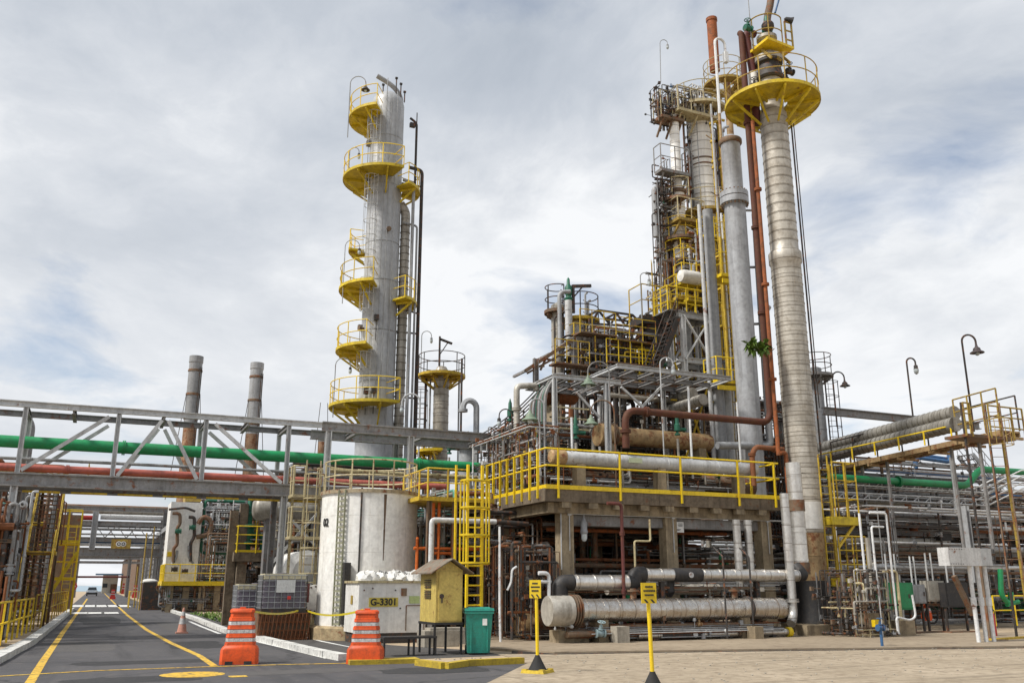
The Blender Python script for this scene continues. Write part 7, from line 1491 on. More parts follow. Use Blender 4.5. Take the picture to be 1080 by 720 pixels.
# ---- upper left steelwork
Yu = 33.6; T = Thing('dark_steel_frame', 'dark weathered steel frame with sloping truss above the light steel roof', 'steel frame', (vx(606, 380, Yu), Yu, 8))
def ub(a, b, w_=.16, mt=BEAM, n='beam', dy=0): m = MB(); m.bar(PY(*a, Yu+dy), PY(*b, Yu+dy), w_, w_); T.part(n, m, mt)
for dy in (0, 1.2):
    ub((554, 391), (607, 356), .15, BROWN, 'beam', dy); ub((556, 393.5), (606, 366), .09, BROWN, 'beam', dy); ub((607, 357), (692, 369), .2, BEAM, 'beam', dy)
    for px, y0, y1 in ((606, 356, 470), (637, 361, 470), (656, 350, 470), (679, 332, 470), (565, 378, 404)):
        x = vx(px, 380, Yu+dy); m = MB(); m.ibeam((x, Yu+dy, max(zd, ZA(x, Yu, y1))), (x, Yu+dy, ZA(x, Yu, y0)), .2, .2, .03); T.part('column', m, BEAM if px not in (679,) else DARK)
    for a, b in (((562, 386), (574, 386)), ((574, 378), (584, 380)), ((570, 390), (576, 377)), ((607, 372), (690, 378)), ((610, 372), (636, 362)), ((640, 376), (655, 362))): ub(a, b, .08, BROWN, 'brace', dy)
for px, py in ((554, 391), (580, 373), (606, 357), (637, 361), (692, 369)): a = PY(px, py, Yu); m = MB(); m.bar(a, a+V(0, 1.2, 0), .1, .1); T.part('purlin', m, BEAM)
T = Thing('roof_truss', 'dark triangulated steel truss like a crane gantry below the dark platform', 'truss', (vx(655, 345, 34.5), 34.5, 10)); Yt = 34.5
for dy in (0, .9):
    for a, b in (((631, 327), (667, 332)), ((667, 332), (678, 343)), ((624, 341), (678, 345)), ((624, 341), (631, 327)), ((631, 327), (644, 343)), ((644, 343), (650, 330)), ((650, 330), (660, 344)), ((660, 344), (667, 332)), ((640, 336), (672, 340)), ((620, 352), (631, 327)), ((678, 343), (690, 353)), ((624, 355), (680, 358))): m = MB(); m.bar(PY(*a, Yt+dy), PY(*b, Yt+dy), .08, .08); T.part('member', m, DARK)
    for px in (642, 666, 622): x = vx(px, 340, Yt+dy); m = MB(); m.bar((x, Yt+dy, ZA(x, Yt, 400)), (x, Yt+dy, ZA(x, Yt, 336)), .1, .1); T.part('column', m, DARK)
for px, py in ((631, 327), (667, 332), (678, 343), (624, 341), (650, 330)): a = PY(px, py, Yt); m = MB(); m.bar(a, a+V(0, .9, 0), .08, .08); T.part('tie', m, DARK)
Yk = 36; c = (vx(588, 335, Yk), Yk); z0 = ZA(c[0], Yk, 331); T = Thing('small_tower', 'slim pipe tower with two small round platforms left of the dark truss', 'tower', (c[0], Yk, 6)); shell(T, c, [(.3, 6), (.3, z0+.4), (0, z0+.6)], 20, .8, ALUD); tplat(T, c, z0, .32, 13/948*(c[0]*sa*cp+Yk*ca*cp+5), 60, 300, BROWN, DARK, 1.2, 4)
ck = (vx(611, 345, Yk), Yk); zk = ZA(ck[0], Yk, 341); shell(T, ck, [(.42, 6), (.42, zk+.2), (0, zk+.4)], 22, .8, WHITE, 'second_shell'); tplat(T, ck, zk, .45, .95, 120, 420, YELD, DARK, 1.2, 5)
vrun(T, 600, 345, 35.2, 376, 317, .17, WHITEP, .7); vrun(T, 590.5, 345, 34.9, 376, 308, .1, GREY, 0, 'riser', (.55, 0, .1))
x = vx(599.5, 308, 35.2); m = MB(); m.lathe((x, 35.2, ZA(x, 35.2, 317)), [(.17, 0), (.2, .1), (.12, .2), (.17, .35), (.17, .65), (.08, .8), (.07, 1.05), (.0, 1.15)], 12); T.part('relief_valve', m, GREENV)
x = vx(604.5, 310, 35.2); zt_ = ZA(x, 35.2, 302); m = MB(); m.tube((x, 35.2, ZA(x, 35.2, 330)), (x, 35.2, zt_), .08, 8); m.bar((x-.05, 35.2, zt_), (x+.95, 35.2, zt_+.16), .12, .14); m.bar((x, 35.2, zt_-.55), (x+.5, 35.2, zt_+.05), .06, .06); T.part('davit', m, DARK)
for px, y0, y1 in ((585, 400, 335), (594, 400, 330), (618, 345, 310), (621, 345, 318)): vrun(T, px, 350, 35.6, y0, y1, .05, DARK if px < 600 else GREY, 0, 'riser', (.12, 0, .08))
T = Thing('frame_pipework', 'rusty and yellow pipework packed inside the dark steel frame', 'pipework', (vx(640, 380, 35), 35, 8)); xa_, xb_ = vx(612, 380, 34.5), vx(692, 380, 34.5)
maze(T, 86, (xa_, xb_, 34, 36.6, ZA(xa_, 34.5, 402), ZA(xa_, 34.5, 362)), 90, [RUST, BROWN, DARK, YELD, BEAM, GREY, DARK, RUST, DARK], (.018, .11), 18, (GREENV, RUST, DARK), vert=.4)
boxplat('small yellow landing inside the right part of the dark steel frame', (659, 690), 34.2, 374, 1.6, YELD, YELD, 1.0)
boxplat('small pale yellow landing at the foot of the grey stair', (675, 696), 33.0, 396, 1.2, YELD, YEL, 1.1, sp=.35)
boxplat('small yellow landing beside the short round platforms in the dark frame', (606, 632), 34.6, 366, 1.4, YELD, YELD, 1.0)
T = Thing('skyline_pipework', 'thin dark and yellow steel members, pipes and rails tangled above the light steel roof', 'pipework', (vx(655, 370, 33.4), 33.4, 8))
maze(T, 98, (vx(618, 375, 33.4), vx(696, 375, 33.4), 33.1, 34.0, ZA(vx(655, 375, 33.4), 33.4, 400), ZA(vx(655, 375, 33.4), 33.4, 348)), 84, [DARK, BROWN, BEAM, YELD, RUST, GREY, DARK], (.014, .06), 18, (GREENV, DARK, RUST), vert=.45, sup=.4)
for px0, px1, y in ((612, 650, 352), (640, 690, 384), (586, 622, 384), (650, 692, 360)):
    a, b = PY(px0, y, 33.0), PY(px1, y, 33.0); z = (a.z+b.z)/2; m = MB(); m.box(((a.x+b.x)/2, 33.3, z), (b.x-a.x, .7, .07)); p_ = T.part('walkway', m, BROWN); rail(T, [(a.x, 33.0, z), (b.x, 33.0, z)], p_, 1.05, .6, YELD if px0 != 640 else YEL, .02, mids=2)
# lamps over the deck
x = vx(643, 410, 28.6); lamp('gooseneck lamp with pale green bell shade under the light steel roof', (x, 28.6, zd), (x, 28.6, vz(643, 392, 410, 28.6)), .8, -SCR_R, 'bell', 1.1, BEAM, LAMPG, r=.022)
x = vx(574, 436, 27.9); lamp('green bell shade lamp in front of the cable bundle', (x, 27.9, zd), (x, 27.9, vz(575, 428, 436, 27.9)), .5, -SCR_R, 'bell', 1.1, GREY, LAMPG)
x = vx(648, 440, 27.8); lamp('green bell shade lamp just above the tan round exchanger end', (x, 27.8, zd), (x, 27.8, vz(648, 434, 440, 27.8)), .85, -SCR_R, 'bell', 1.0, BROWN, LAMPG, r=.026)
x = vx(700, 420, 28.3); lamp('thin white gooseneck lamp in front of the grey stair foot', (x-.1, 28.3, zd+1), (x-.1, 28.3, vz(701, 384, 420, 28.3)), .5, SCR_R, 'bulb', .8, LGREY, GREY)
x = vx(540, 445, 31.5); lamp('small dark gooseneck lamp beside the sagging cables', (x, 31.5, zd), (x, 31.5, vz(541, 438, 445, 31.5)), .5, -SCR_R, 'bulb', .8, DARK, DARK)
for px, y0, y1, lab in ((728, 505, 408, 'thin white post between the tan exchanger and the grey column'), (779, 500, 424, 'thin white post in front of the smooth grey column'), (603, 480, 440, 'short white post beside the dark green relief valve')): m, x = vrun(None, px, 450, 28.2, y0, y1, .045, WHITEP); single('post', m, WHITEP, lab, 'post')

# ladders, thin lines and clutter around the feet of the tall columns
T = Thing('tower_foot_pipework', 'grey and rusty pipes crowding behind the feet of the grey column and banded tower', 'pipework', (vx(800, 470, 34), 34, 4))
maze(T, 87, (vx(772, 470, 33), vx(846, 470, 33), 32.2, 34.2, zd-1, ZA(vx(800, 470, 33), 33, 425)), 90, [ALUD, GREY, BROWN, DARK, RUST, BEAM, LGREY, TAN], (.018, .11), 20, (GREENV, DARK, GREY), vert=.5)
T = Thing('column_side_pipework', 'tall thin pipes and brackets rising between the two grey columns', 'pipework', (vx(770, 400, 33), 33, 4))
g = random.Random(77)
for i in range(26):
    px = g.uniform(762, 778); Yq_ = g.uniform(32.3, 34.5); y0, y1 = g.uniform(420, 500), g.uniform(200, 390); x = vx(px, 350, Yq_); mt = g.choice([GREY, BROWN, YELD, DARK, TAN, LGREY, BEAM]); r_ = g.choice([.025, .035, .05, .08]); m = MB(); a, b = V(x, Yq_, ZA(x, Yq_, y0)), V(x, Yq_, ZA(x, Yq_, y1)); m.path([a, b, b+V(g.choice([-.5, .6]), 0, 0)], r_, 6)
    for k in range(4): z = a.z+(b.z-a.z)*g.random(); m.tube((x, Yq_, z), (x, Yq_, z+.12), r_*1.8, 8)
    T.part('pipe', m, mt)
ladder(T, (vx(768, 350, 32), 32, zd), (vx(768, 350, 32), 32, ZA(vx(768, 350, 32), 32, 225)), (1, 0, 0), YELD, None, .42, (zd+3, ZA(vx(768, 350, 32), 32, 225)), .022, out=(-.3, -.95, 0))
for y in (270, 305, 345, 380, 430): x = vx(766, y, 32.4); z = ZA(x, 32.4, y); m = MB(); m.box((x+.1, 32.5, z), (.95, .6, .08)); m.bar((x-.35, 32.2, z+.5), (x+.55, 32.2, z+.5), .04, .04); m.bar((x-.35, 32.2, z), (x-.35, 32.2, z+1.0), .04, .04); m.bar((x+.55, 32.2, z), (x+.55, 32.2, z+1.0), .04, .04); m.bar((x-.35, 32.2, z+1.0), (x+.55, 32.2, z+1.0), .04, .04); T.part('landing', m, YELD)
# ------------------------------------------------------------------ right side: caged ladder, racks, panels
YL_ = 26.2; x0 = vx(879, 600, YL_); T = Thing('caged_ladder', 'dirty yellow ladder tower with two basket platforms right of the banded tower', 'access ladder', (x0, YL_, 0))
ztp = vz(874, 488, 600, YL_); ladder(T, (x0-.05, YL_, .2), (x0-.05, YL_, ztp+.3), (1, 0, 0), YELD, None, .42, None, .026)
for i, (yb, yt_, xr) in enumerate(((545, 487, 903), (610, 565, 914))):
    z = vz(890, yb, 600, YL_); h = vz(890, yt_, 600, YL_)-z; xa_ = x0+.35; xb_ = vx(xr, (yb+yt_)/2, YL_)
    m = MB(); m.box(((xa_+xb_)/2-.1, YL_+.5, z-.13), (xb_-xa_+.3, 1.1, .3)); d_ = T.part('platform', m, YELP)
    rail(T, [(xa_, YL_-.02, z), (xb_, YL_-.02, z), (xb_, YL_+1.0, z)], d_, h, .55, YELD, .028, mids=2); m = MB(); m.bar((xa_, YL_, z-1.1), (xb_-.1, YL_+.05, z-.15), .08, .08); T.part('bracket', m, YELD)
for dx, dy in ((.33, .1), (1.0, .9)): m = MB(); m.bar((x0+dx, YL_+dy, 0), (x0+dx, YL_+dy, ztp), .055, .055); T.part('column', m, YELD)
# two big clad pipes along the rack with walkway
XP = 30.0
def spanX(label, pts, r, mt, X=XP, band=.5, name='insulated_pipe'):
    b = PX(*pts[1], X); a = G(pts[0][0], pts[0][1], b.z); m = MB(); bandpipe(m, [a, b], r, 18, .34, .05, .014); return single(name, m, ALUY, label, 'pipe', 'big clad pipes at the right')
spanX('upper of the two big clad pipes slanting across the right side', ((858, 474.5), (1007, 435)), .27, ALUD)
spanX('lower of the two big clad pipes slanting across the right side', ((858, 484.5), (1008, 447)), .29, ALUD, 29.8)
a, b = PX(870, 497, 30.4), PX(1066, 455, 30.4); T = Thing('steel_walkway', 'rusty elevated steel walkway with yellow and dark rails at the far right', 'walkway', (30.4, b.y, 0)); zw_ = (a.z+b.z)/2
m = MB(); m.bar((30.4, a.y, a.z), (30.4, b.y, b.z), .9, .06); m.bar((29.93, a.y, a.z-.06), (29.93, b.y, b.z-.06), .06, .2); m.bar((30.87, a.y, a.z-.06), (30.87, b.y, b.z-.06), .06, .2)
for i in range(7): k = i/6; yy = a.y+(b.y-a.y)*k; zz_ = a.z+(b.z-a.z)*k-.24; m.bar((29.8, yy, zz_), (31.0, yy, zz_), .08, .1); m.bar((29.95, yy, zz_), (29.95, yy-.5, zz_+.2), .03, .03)
for xx in (30.1, 30.3, 30.6): m.tube((xx, a.y, a.z-.15), (xx, b.y, b.z-.15), .04, 6)
d_ = T.part('deck', m, TAN)
q = [PX(1010, 463, 29.9), PX(1058, 452, 29.9)]; L0 = V(29.9, q[0].y, q[0].z+.05); L1 = V(29.9, b.y, b.z+.1)
rail(T, [L0, L1], d_, 1.5, .6, YELO, .03, mids=2); rail(T, [V(30.9, a.y, a.z+.1), V(30.9, b.y, b.z+.1)], d_, 1.3, 1.3, DARK, .03, mids=1)
rail(T, [V(29.6, a.y, a.z+.15), V(29.6, q[0].y, q[0].z)], d_, .5, 1.2, YEL, .03, mids=0)
for px, pyt in ((909, 489), (935, 483), (1003, 470), (1032, 463)):
    p = PX(px, pyt, 30.3); m = MB(); m.bar((30.3, p.y, 3.0), (30.3, p.y, p.z), .1, .1); T.part('column', m, BEAM)
Yw2 = PX(1066, 455, 30.4).y; 
# caged ladder at the frame edge
Yc = 20.6; xk = vx(1062, 540, Yc); T = Thing('caged_ladder', 'rust yellow caged ladder at the right picture edge', 'access ladder', (xk, Yc, 0)); ztp = vz(1055, 424, 540, Yc)
ladder(T, (xk, Yc, vz(1062, 620, 540, Yc)), (xk, Yc, ztp), (.9, -.44, 0), BROWN, None, .5, (vz(1055, 470, 540, Yc), ztp+.1), .02, out=(-.44, -.9, 0), cm=YELO)
for dx in (-.6, .55, 1.2): m = MB(); m.bar((xk+dx, Yc+.7, 0), (xk+dx, Yc+.7, ztp+.1), .06, .06); T.part('column', m, DARK if dx < 1 else YELO)
m = MB(); zz = vz(1060, 458, 458, Yc); m.box((xk+.5, Yc+1.0, zz), (2.4, .9, .1)); d_ = T.part('landing', m, BROWN); rail(T, [(xk-.7, Yc+.55, zz), (xk-.4, Yc+.55, zz)], d_, 1.1, .5, YELO, .03, mids=2); rail(T, [(xk+.5, Yc+.55, zz), (xk+2.2, Yc+.55, zz)], d_, 1.1, .5, YELO, .03, mids=2)
# ---- rack along X
YR0 = 31.0; xl_, xr_ = vx(868, 560, YR0), vx(1120, 560, YR0)-1
T = Thing('pipe_rack', 'long grey pipe rack with several levels filling the right side', 'pipe rack', (xl_, YR0, 0)); RKT = T
def rz(y): return PY(980, y, YR0).z
LV = (rz(538), rz(562), rz(582), rz(602)); 
for z in LV[:3]:
    for Y in (YR0, YR0+3.5): m = MB(); m.ibeam((xl_, Y, z), (xr_+9, Y, z), .22, .3, .04); T.part('beam', m, BEAM if z != LV[0] else BROWN)
for i in range(6):
    x = xl_+.5+i*(xr_-xl_)/4.5
    for Y in (YR0, YR0+3.5): m = MB(); m.ibeam((x, Y, 0), (x, Y, LV[0]+1.2), .26, .26, .04); T.part('column', m, BEAM)
    for z in LV[:3]: m = MB(); m.ibeam((x, YR0, z-.03), (x, YR0+3.5, z-.03), .18, .24, .03); T.part('cross_beam', m, BROWN)
def xrun(label, y0, y1, Y, r, mt, x0=868, x1=1100, band=0, name='pipe', group=None):
    a = PY(x0, y0, Y); b = PY(x1, y1, Y); z = (a.z+b.z)/2; m = MB(); pts = [(a.x, Y, z), (b.x, Y, z)]
    if band: bandpipe(m, pts, r, 12, band)
    else: m.path(pts, r, 12); flanges(m, [((a.x+(b.x-a.x)*k, Y, z), (1, 0, 0)) for k in (.3, .7)], r, .06, 1.35)
    return single(name, m, mt, label, 'pipe', group)
# green pipe with a bend
Yg = 29.7; q = [PY(x, y, Yg) for x, y in ((874, 503), (1020, 511), (1033, 494.5), (1110, 499))]; q[1].z = q[0].z; q[3].z = q[2].z; m = MB(); m.path(q, .155, 14, .35); flanges(m, [(q[0]+V(4, 0, 0), (1, 0, 0))], .155); single('pipe', m, GREENP, 'bright green pipe with a raised bend above the white cable trays at the right', 'pipe')
# white cable ladder trays
for k, (y0, lab) in enumerate(((515, 'upper white cable tray with diagonal rungs on the right rack'), (529, 'lower white cable tray with diagonal rungs on the right rack'))):
    Y = 29.9-.2*k; q = [PY(x, y, Y) for x, y in ((876, y0-6), (1042, y0+5))]; z = (q[0].z+q[1].z)/2; T = Thing('cable_tray', lab, 'cable tray', (q[0].x, Y, z)); m = MB()
    e = V(q[1].x+1.2, Y-1.0, z+.75)
    for yy in (0, .7):
        for dz in (0, .26): m.path([(q[0].x, Y+yy, z+dz), (q[1].x, Y+yy, z+dz), e+V(0, yy, dz), e+V(8, yy, dz)], .035, 5, .1)
    n = 26
    for i in range(n): x = q[0].x+(q[1].x-q[0].x)*i/n; m.bar((x, Y, z), (x+.25*(1 if i % 2 else -1)+.2, Y, z+.26), .03, .03); m.bar((x, Y, z), (x, Y+.7, z), .04, .02)
    T.part('side_rails', m, WHITEP); m = MB()
    for j in range(5): m.tube((q[0].x, Y+.1+j*.12, z+.06), (q[1].x, Y+.1+j*.12, z+.06), .045, 6)
    T.part('cables', m, DARK)
xrun('fat tan grey pipe just below the white trays ending in a rusty bend', 529, 534, 30.6, .15, ALUD, 868, 955, .8)
q = PY(955, 534, 30.6); m = MB(); m.path([q+V(-.2, 0, .06), q+V(.15, 0, .06), q+V(.35, 0, -.3), q+V(.35, 0, -1.1)], .18, 12, .35); single('pipe', m, RUSTO, 'orange rust pipe bend turning down below the white cable trays', 'pipe')
xrun('long grey beam like pipe at the top level of the right rack', 541, 549, 30.2, .09, BEAM, 880, 1100)
xrun('fat grey pipe on the second level of the right rack', 567, 574, 30.0, .17, ALUD, 870, 1000, 2)
xrun('medium pale pipe on the second level of the right rack', 552, 558, 30.3, .09, LGREY, 905, 1090)
xrun('darker grey pipe between the second and third levels of the right rack', 575, 581, 30.6, .13, GREY, 890, 1100)
xrun('brown pipe at the far right of the upper rack level', 557, 561, 30.8, .22, RUST, 1030, 1110)
xrun('low pale grey pipe over the control panels at the right', 596.5, 599, 27.5, .08, LGREY, 890, 1085)
xrun('thin low pipe under the pale grey pipe over the control panels', 602, 605, 27.8, .06, BROWN, 900, 1085)
xrun('grey pipe at the very top behind the walkway on the right', 489, 494, 35, .12, LGREY, 905, 1100)
xrun('pale blue grey pipe behind the green pipe at the right', 497, 503, 35.4, .13, GREY, 890, 1100)
xrun('thin white pipe just above the upper white cable tray', 508.5, 518, 32.4, .07, WHITEP, 880, 1100)
xrun('dark pipe low behind the grey junction box', 614, 617, 31, .12, DARK, 880, 1100)
q = [PY(x, y, 31.4) for x, y in ((966, 494), (966, 482), (1002, 487), (1002, 478))]; m = MB(); m.path(q, .1, 10); m.path([p+V(.3, .3, .2) for p in q], .09, 10); single('pipe', m, BLUE, 'dark blue looped pipe below the walkway at the right', 'pipe')
for i, (px0, y0, px1, y1) in enumerate(((955, 558, 1010, 544), (950, 590, 1025, 562))): pass
for px, py in ((1002, 547), (995, 565)):
    a = PY(px, py, 29.6); m = MB(); m.box((a.x, 29.6, a.z), (.55, .4, .38)); single('valve_box', m, BLACK, 'black boxed valve on the ' + ('upper' if py < 550 else 'lower') + ' grey pipes left of the rack column', 'valve box', 'black valve boxes')
# grey diagonal stair behind
a, b = PY(1018, 480, 33), PY(1072, 520, 33); T = Thing('steel_stair', 'grey stair flight slanting down behind the green pipe bend at the right', 'stair', (b.x, 33, 0)); stair(T, (b.x, 33, b.z-1.5), (a.x, 33, a.z), .9, GREY, BEAM)
T = Thing('front_small_pipework', 'thin dark and white lines and posts strung in front of the right pipe rack', 'pipework', (vx(960, 600, 28), 28, 0))
maze(T, 96, (vx(888, 600, 28), vx(1085, 600, 28), 27.4, 29.6, .3, rz(545)), 60, [DARK, BROWN, DARK, WHITEP, GREY, DARK, BEAM, BROWN], (.012, .05), 24, (DARK, GREY, BROWN, WHITEP), vert=.45, sup=.3)
T = Thing('top_small_pipework', 'thin pale and blue lines and brackets tangled below the walkway around the green pipe', 'pipework', (vx(960, 510, 31), 31, 5))
maze(T, 97, (vx(880, 510, 31), vx(1085, 510, 31), 30.6, 32.4, rz(536), rz(484)), 34, [GREY, BEAM, DARK, BLUE, DARK, BROWN], (.012, .05), 12, (DARK, GREY), vert=.2, sup=.25)
T = Thing('rack_pipework', 'mass of grey, brown and silver pipes packed in the right rack', 'pipework', (xl_, YR0+2, 0))
maze(T, 91, (xl_, xr_+6, YR0+.4, YR0+4.5, 2.4, LV[0]+1.4), 98, [ALUD, GREY, BROWN, BEAM, DARK, RUST, BROWN, DARK], (.025, .12), 24, (GREY, DARK, GREENV), vert=.12)
T = Thing('lower_pipework', 'dark pumps and pipes at ground level under the right rack', 'pipework', (xl_, YR0+2, 0))
maze(T, 92, (xl_, xr_+6, YR0+1, YR0+6, .1, 2.6), 95, [DARK, BROWN, GREY, BEAM, DARK, GREENP, RUST], (.025, .11), 24, (DARK, GREY, GREENV), vert=.45)
T = Thing('far_pipework', 'hazy grey rows of pipes and posts far behind the right rack', 'pipework', (xl_, YR0+14, 0))
maze(T, 93, (xl_-1, xr_+12, YR0+9, YR0+18, .1, 7), 95, [BEAM, GREY, LGREY, BROWN, ALUD], (.08, .22), 10, vert=.3)
m = MB(); m.box(((xl_+xr_)/2+8, YR0+22, 2.2), (xr_-xl_+34, .5, 4.4)); single('blast_wall', m, DARK, 'dark low wall far behind the right pipe rack', 'wall')
for k, (px, X1, lab) in enumerate(((1000, 0, 'grey steel beam reaching out of the banded tower side toward the rack'),)):
    a, b = PY(868, 428, 36), PY(952, 446, 36); m = MB(); m.ibeam((a.x, 36, (a.z+b.z)/2), (b.x+6, 36, (a.z+b.z)/2), .3, .4, .05); single('steel_beam', m, BEAM, lab, 'beam')
# ---- slim standpipes in front
def stand(label, pts, Y, r, mt): 
    m = MB(); q = [PY(x, y, Y) for x, y in pts]; m.path(q, r, 8); flanges(m, [(q[0]+V(0, 0, .3), (0, 0, 1))], r, .04, 1.6); return single('standpipe', m, mt, label, 'pipe', 'slim white standpipes at the right')
def vstand(label, px, y0, y1, Y, r, mt, hx=0):
    x = vx(px, (y0+y1)/2, Y); zt_ = ZA(x, Y, y1); m = MB(); m.path([(x, Y, ZA(x, Y, y0)), (x, Y, zt_)] + ([(x+hx, Y, zt_)] if hx else []), r, 8); return single('standpipe', m, mt, label, 'pipe', 'slim white standpipes at the right')
vstand('tall white standpipe with a bent head in front of the right rack', 941, 668, 541, 23.4, .036, WHITEP, -.75)
vstand('second tall white standpipe left of the first with a short bent head', 925, 672, 555, 23.4, .036, WHITEP, .55)
vstand('white standpipe nearest the yellow basket ladder', 912, 660, 541, 24.2, .04, WHITEP)
vstand('pale thick standpipe between the basket ladder and the white ones', 919, 655, 567, 24.4, .08, ALUD)
vstand('thin white pipe crossing behind the green pipe bend', 1011-5, 545, 482, 29.5, .05, LGREY)
vstand('brown standpipe with bent head above the green panel', 948, 655, 602, 24.0, .05, CREAM, -.6)
# pump station valves
T = Thing('valve_station', 'low cluster of small pipes and valves at the foot of the basket ladder', 'pipework', (vx(905, 660, 24), 24, 0))
maze(T, 94, (vx(884, 650, 24.2), vx(932, 650, 24.2), 23.4, 25.4, .15, 2.2), 50, [DARK, BROWN, GREY, ALUD, DARK, CREAM], (.014, .045), 24, (DARK, GREY, BROWN), vert=.65)
m = MB(); q = PY(926, 657, 23.2); m.box((q.x, 23.3, q.z), (.2, .16, .22)); single('junction_box', m, YEL, 'tiny bright yellow box among the small valves', 'junction box')
q = G(941, 684); T = Thing('blue_valve', 'blue gate valve standing on the pipe at the foot of the white standpipes', 'valve', q); valve(T, q+V(0, .35, .55), (1, 0, 0), .055, BLUE); m = MB(); m.path([q+V(0, .35, .05), q+V(0, .35, .5)], .04, 8); T.part('stem', m, BLUE)
for i, (px, w_, h) in enumerate(((925, .6, .8), (955, .8, .55))): q = PY(px, 672, 23.8); m = MB(); m.box((q.x, 24.0, h/2), (w_, .6, h)); single('concrete_plinth', m, CONC, ('stained concrete plinth under the small valve cluster', 'stained concrete plinth under the green panel')[i], 'plinth')
m = MB(); q = [PY(x, y, 23.0) for x, y in ((962, 627), (966, 650), (960, 654), (945, 650), (947, 665))]; m.path(q, .036, 8, .15); single('hose', m, WHITEP, 'white hose hanging in a loop beside the green panel', 'hose')
# ---- panels
def panel(label, px0, px1, y0, y1, Y, mt, legs=True, name='control_panel', d=.3, foot=None):
    a, b = PY(px0, y1, Y), PY(px1, y0, Y); T = Thing(name, label, 'control panel', ((a.x+b.x)/2, Y, 0)); m = MB(); m.box(((a.x+b.x)/2, Y+d/2, (a.z+b.z)/2), (b.x-a.x, d, b.z-a.z)); bd = T.part('body', m, mt)
    m = MB(); m.box(((a.x+b.x)/2, Y-.012, (a.z+b.z)/2), ((b.x-a.x)*.86, .024, (b.z-a.z)*.88)); dd = T.part('door', m, mt); m = MB(); m.box((a.x+(b.x-a.x)*.82, Y-.04, (a.z+b.z)/2), (.04, .04, .14)); T.part('handle', m, DARK, dd)
    if legs:
        for x in (a.x+.08, b.x-.08): m = MB(); m.bar((x, Y+d/2, 0), (x, Y+d/2, a.z+.02), .07, .07); T.part('leg', m, DARK)
        m = MB(); m.box(((a.x+b.x)/2, Y+d/2, .05), (b.x-a.x+.1, .5, .1)); T.part('foot', m, BROWN)
    m = MB()
    for k in (.3, .6): m.tube((a.x+(b.x-a.x)*k, Y+d/2, b.z), (a.x+(b.x-a.x)*k, Y+d/2, b.z+1.0), .03, 6)
    T.part('conduit', m, LGREY); return T
GPAN = mat('green_panel_paint', (.01, .26, .09), .45, 0, 0, .3, 2, .3); panel('bright green control panel on legs behind the white standpipes', 933, 962, 614, 643, 24.6, GPAN)
panel('narrow grey control panel right of the green panel', 964, 975, 616, 636, 24.9, GREY); panel('wider beige grey control panel with open latch beside the dark one', 979, 995, 612, 634, 24.9, mat('beige_grey_panel', (.36, .34, .29), .55, 0, .1, .4, 2, .4)); panel('dark charcoal control panel left of the slanted white conduits', 999, 1020, 614, 640, 24.6, BLACK)
# life ring like orange cone and extinguisher
q = G(978, 668); q = PY(978, 655, 25.2); T = Thing('hose_reel', 'bright orange and white bundle hanging under the grey panels', 'hose bundle', (q.x, 25.2, q.z)); z0, z1 = PY(978, 654, 25.2).z, PY(978, 636, 25.2).z; m = MB(); m.lathe((q.x, 25.2, z0), [(.15, 0), (.19, .1), (.17, (z1-z0)*.55), (.1, (z1-z0)*.9), (0, z1-z0)], 14); T.part('body', m, ORPL); m = MB(); m.lathe((q.x, 25.2, z0), [(.176, (z1-z0)*.5), (.15, (z1-z0)*.72)], 14); T.part('band', m, REFL); m = MB(); m.ring((q.x+.15, 25.1, z0+.2), .3, .035, (0, 1, 0)); T.part('hose', m, BLACK)
q = G(1048, 672); T = Thing('fire_extinguisher', 'red fire extinguisher standing right of the slanted white conduits', 'fire extinguisher', q); m = MB(); m.lathe(q, [(.12, 0), (.13, .05), (.13, .72), (.08, .84), (.03, .88), (.03, .96)], 16); T.part('cylinder', m, RED); m = MB(); m.box(q+V(.02, 0, .98), (.16, .05, .06)); T.part('valve', m, BLACK); m = MB(); m.path([q+V(.06, 0, .98), q+V(.2, 0, .85), q+V(.17, 0, .35)], .018, 6); T.part('hose', m, BLACK)
# ---- junction box with three conduits and the column
Yj = 20.2; xj0, xj1 = vx(995, 587, Yj), vx(1042, 587, Yj); zj0, zj1 = vz(1018, 596.5, 590, Yj), vz(1018, 577.5, 590, Yj)
T = Thing('junction_box', 'pale grey rusty junction box with three white conduits running down to the ground', 'junction box', ((xj0+xj1)/2, Yj, 0)); m = MB(); m.box((xj0+(xj1-xj0)*.36, Yj, (zj0+zj1)/2), ((xj1-xj0)*.72, .4, zj1-zj0)); T.part('box', m, mat('chalky_grey_box', (.55, .55, .54), .5, 0, .12, .3, 2, .4)); m = MB(); m.box((xj0+(xj1-xj0)*.875, Yj+.05, (zj0+zj1)/2), ((xj1-xj0)*.25, .36, (zj1-zj0)*.96)); T.part('side_box', m, LGREY)
m = MB()
for i in range(6):
    for z in (.1, .9): m.tube((xj0+.06+i*.1, Yj-.22, zj0+(zj1-zj0)*z), (xj0+.06+i*.1, Yj-.19, zj0+(zj1-zj0)*z), .012, 6)
T.part('screws', m, DARK)
for k in range(3):
    x = vx(1022.5+8*k, 600, Yj); m = MB(); m.tube((x, Yj, .06), (x, Yj, zj0), .062, 10); z = ZA(x, Yj, 634); m.tube((x, Yj, z-.12), (x, Yj, z+.12), .085, 10); T.part('conduit', m, WHITEP)
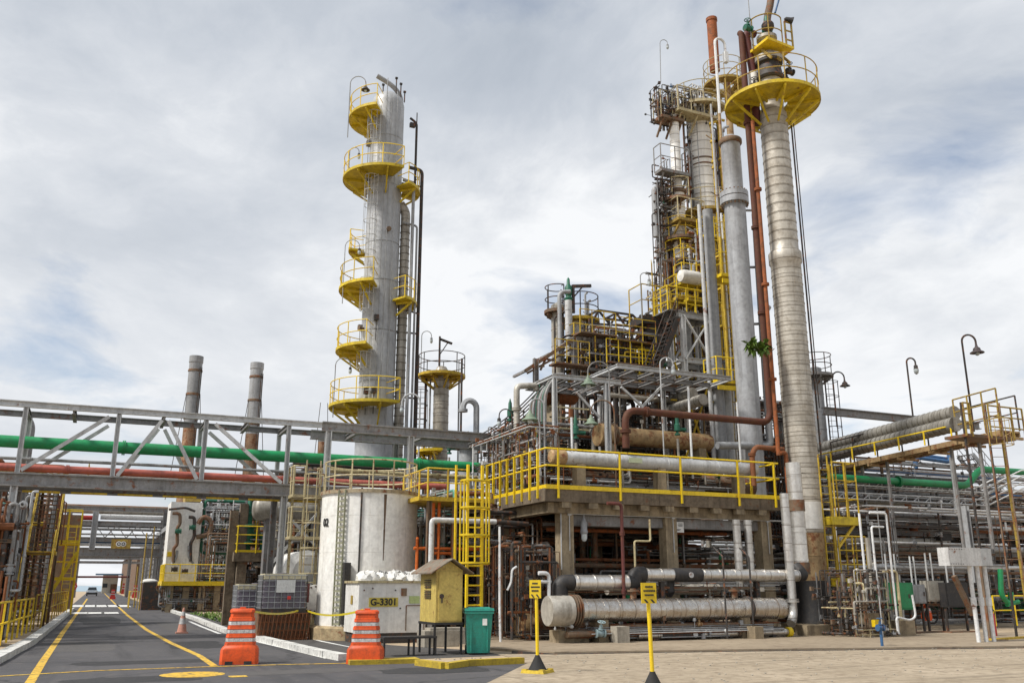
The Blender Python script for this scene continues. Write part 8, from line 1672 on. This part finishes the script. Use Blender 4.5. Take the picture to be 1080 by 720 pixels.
x = vx(1040, 630, 20.9); m = MB(); m.ibeam((x, 20.95, 0), (x, 20.95, vz(1036, 594, 630, 20.9)), .24, .24, .04); m.box((x, 20.75, .04), (.5, .5, .08)); single('steel_column', m, BROWN, 'brown stained steel column standing behind the three white conduits', 'column')
x = vx(1021, 560, 24.5); m = MB(); m.ibeam((x, 24.5, 1.8), (x, 24.5, vz(1018, 533, 560, 24.5)), .2, .2, .03); single('steel_column', m, GREY, 'short grey column stub above the junction box', 'column')
m = MB(); a, b = PY(1006, 607, 23), PY(1026, 648, 23); m.bar(a, b, .14, .14); single('steel_brace', m, BROWN, 'brown diagonal brace left of the three white conduits', 'brace')
m = MB(); q = [PY(x, y, 25.5) for x, y in ((1055, 600), (1056, 628), (1066, 638), (1066, 624))]; m.path(q, .1, 10); m.path([PY(1062, 637, 25.5), PY(1074, 634, 25.5)], .09, 10); single('pipe', m, GREENP, 'small green pipe with valve low at the far right', 'pipe')
T = Thing('steel_fence', 'thin yellow rail fence low at the right picture edge', 'fence', PY(1058, 650, 26)); a = PY(1048, 640, 26); rail(T, [(a.x, 26, .2), (a.x+6, 26, .2)], None, 1.1, 1.3, YEL, .03)
m = MB(); q = [G(1046, 677), G(1100, 673)]; m.bar(q[0]+V(0, 0, .06), q[1]+V(0, 0, .06), .2, .1); single('low_kerb', m, YELD, 'short worn yellow kerb at the right picture edge', 'kerb')
# ---- lamps on the right
for px, py0, yt_, Y, dr, kd, lab, s_ in ((1026, 445, 360, 27.5, 1, 'bell', 'tall gooseneck lamp with dark bell shade rising above the right walkway', 1.15), (963, 440, 382, 33, 1, 'bulb', 'gooseneck lamp with bulb head above the two big clad pipes', 1.15), (882, 440, 398, 35.5, 1, 'bell', 'dark bell shade lamp beside the dark ring platform right of the banded tower', 1.0)):
    x = vx(px, py0, Y); lamp(lab, (x, Y, ZA(x, Y, py0+10)), (x, Y, ZA(x, Y, yt_)), .62 if kd == 'bell' else .45, SCR_R, kd, s_, DARK, mat('dull_brown_shade', (.10, .075, .075), .5, 0, .1, .3, 3, .2) if px > 1000 else DARK, r=.04)
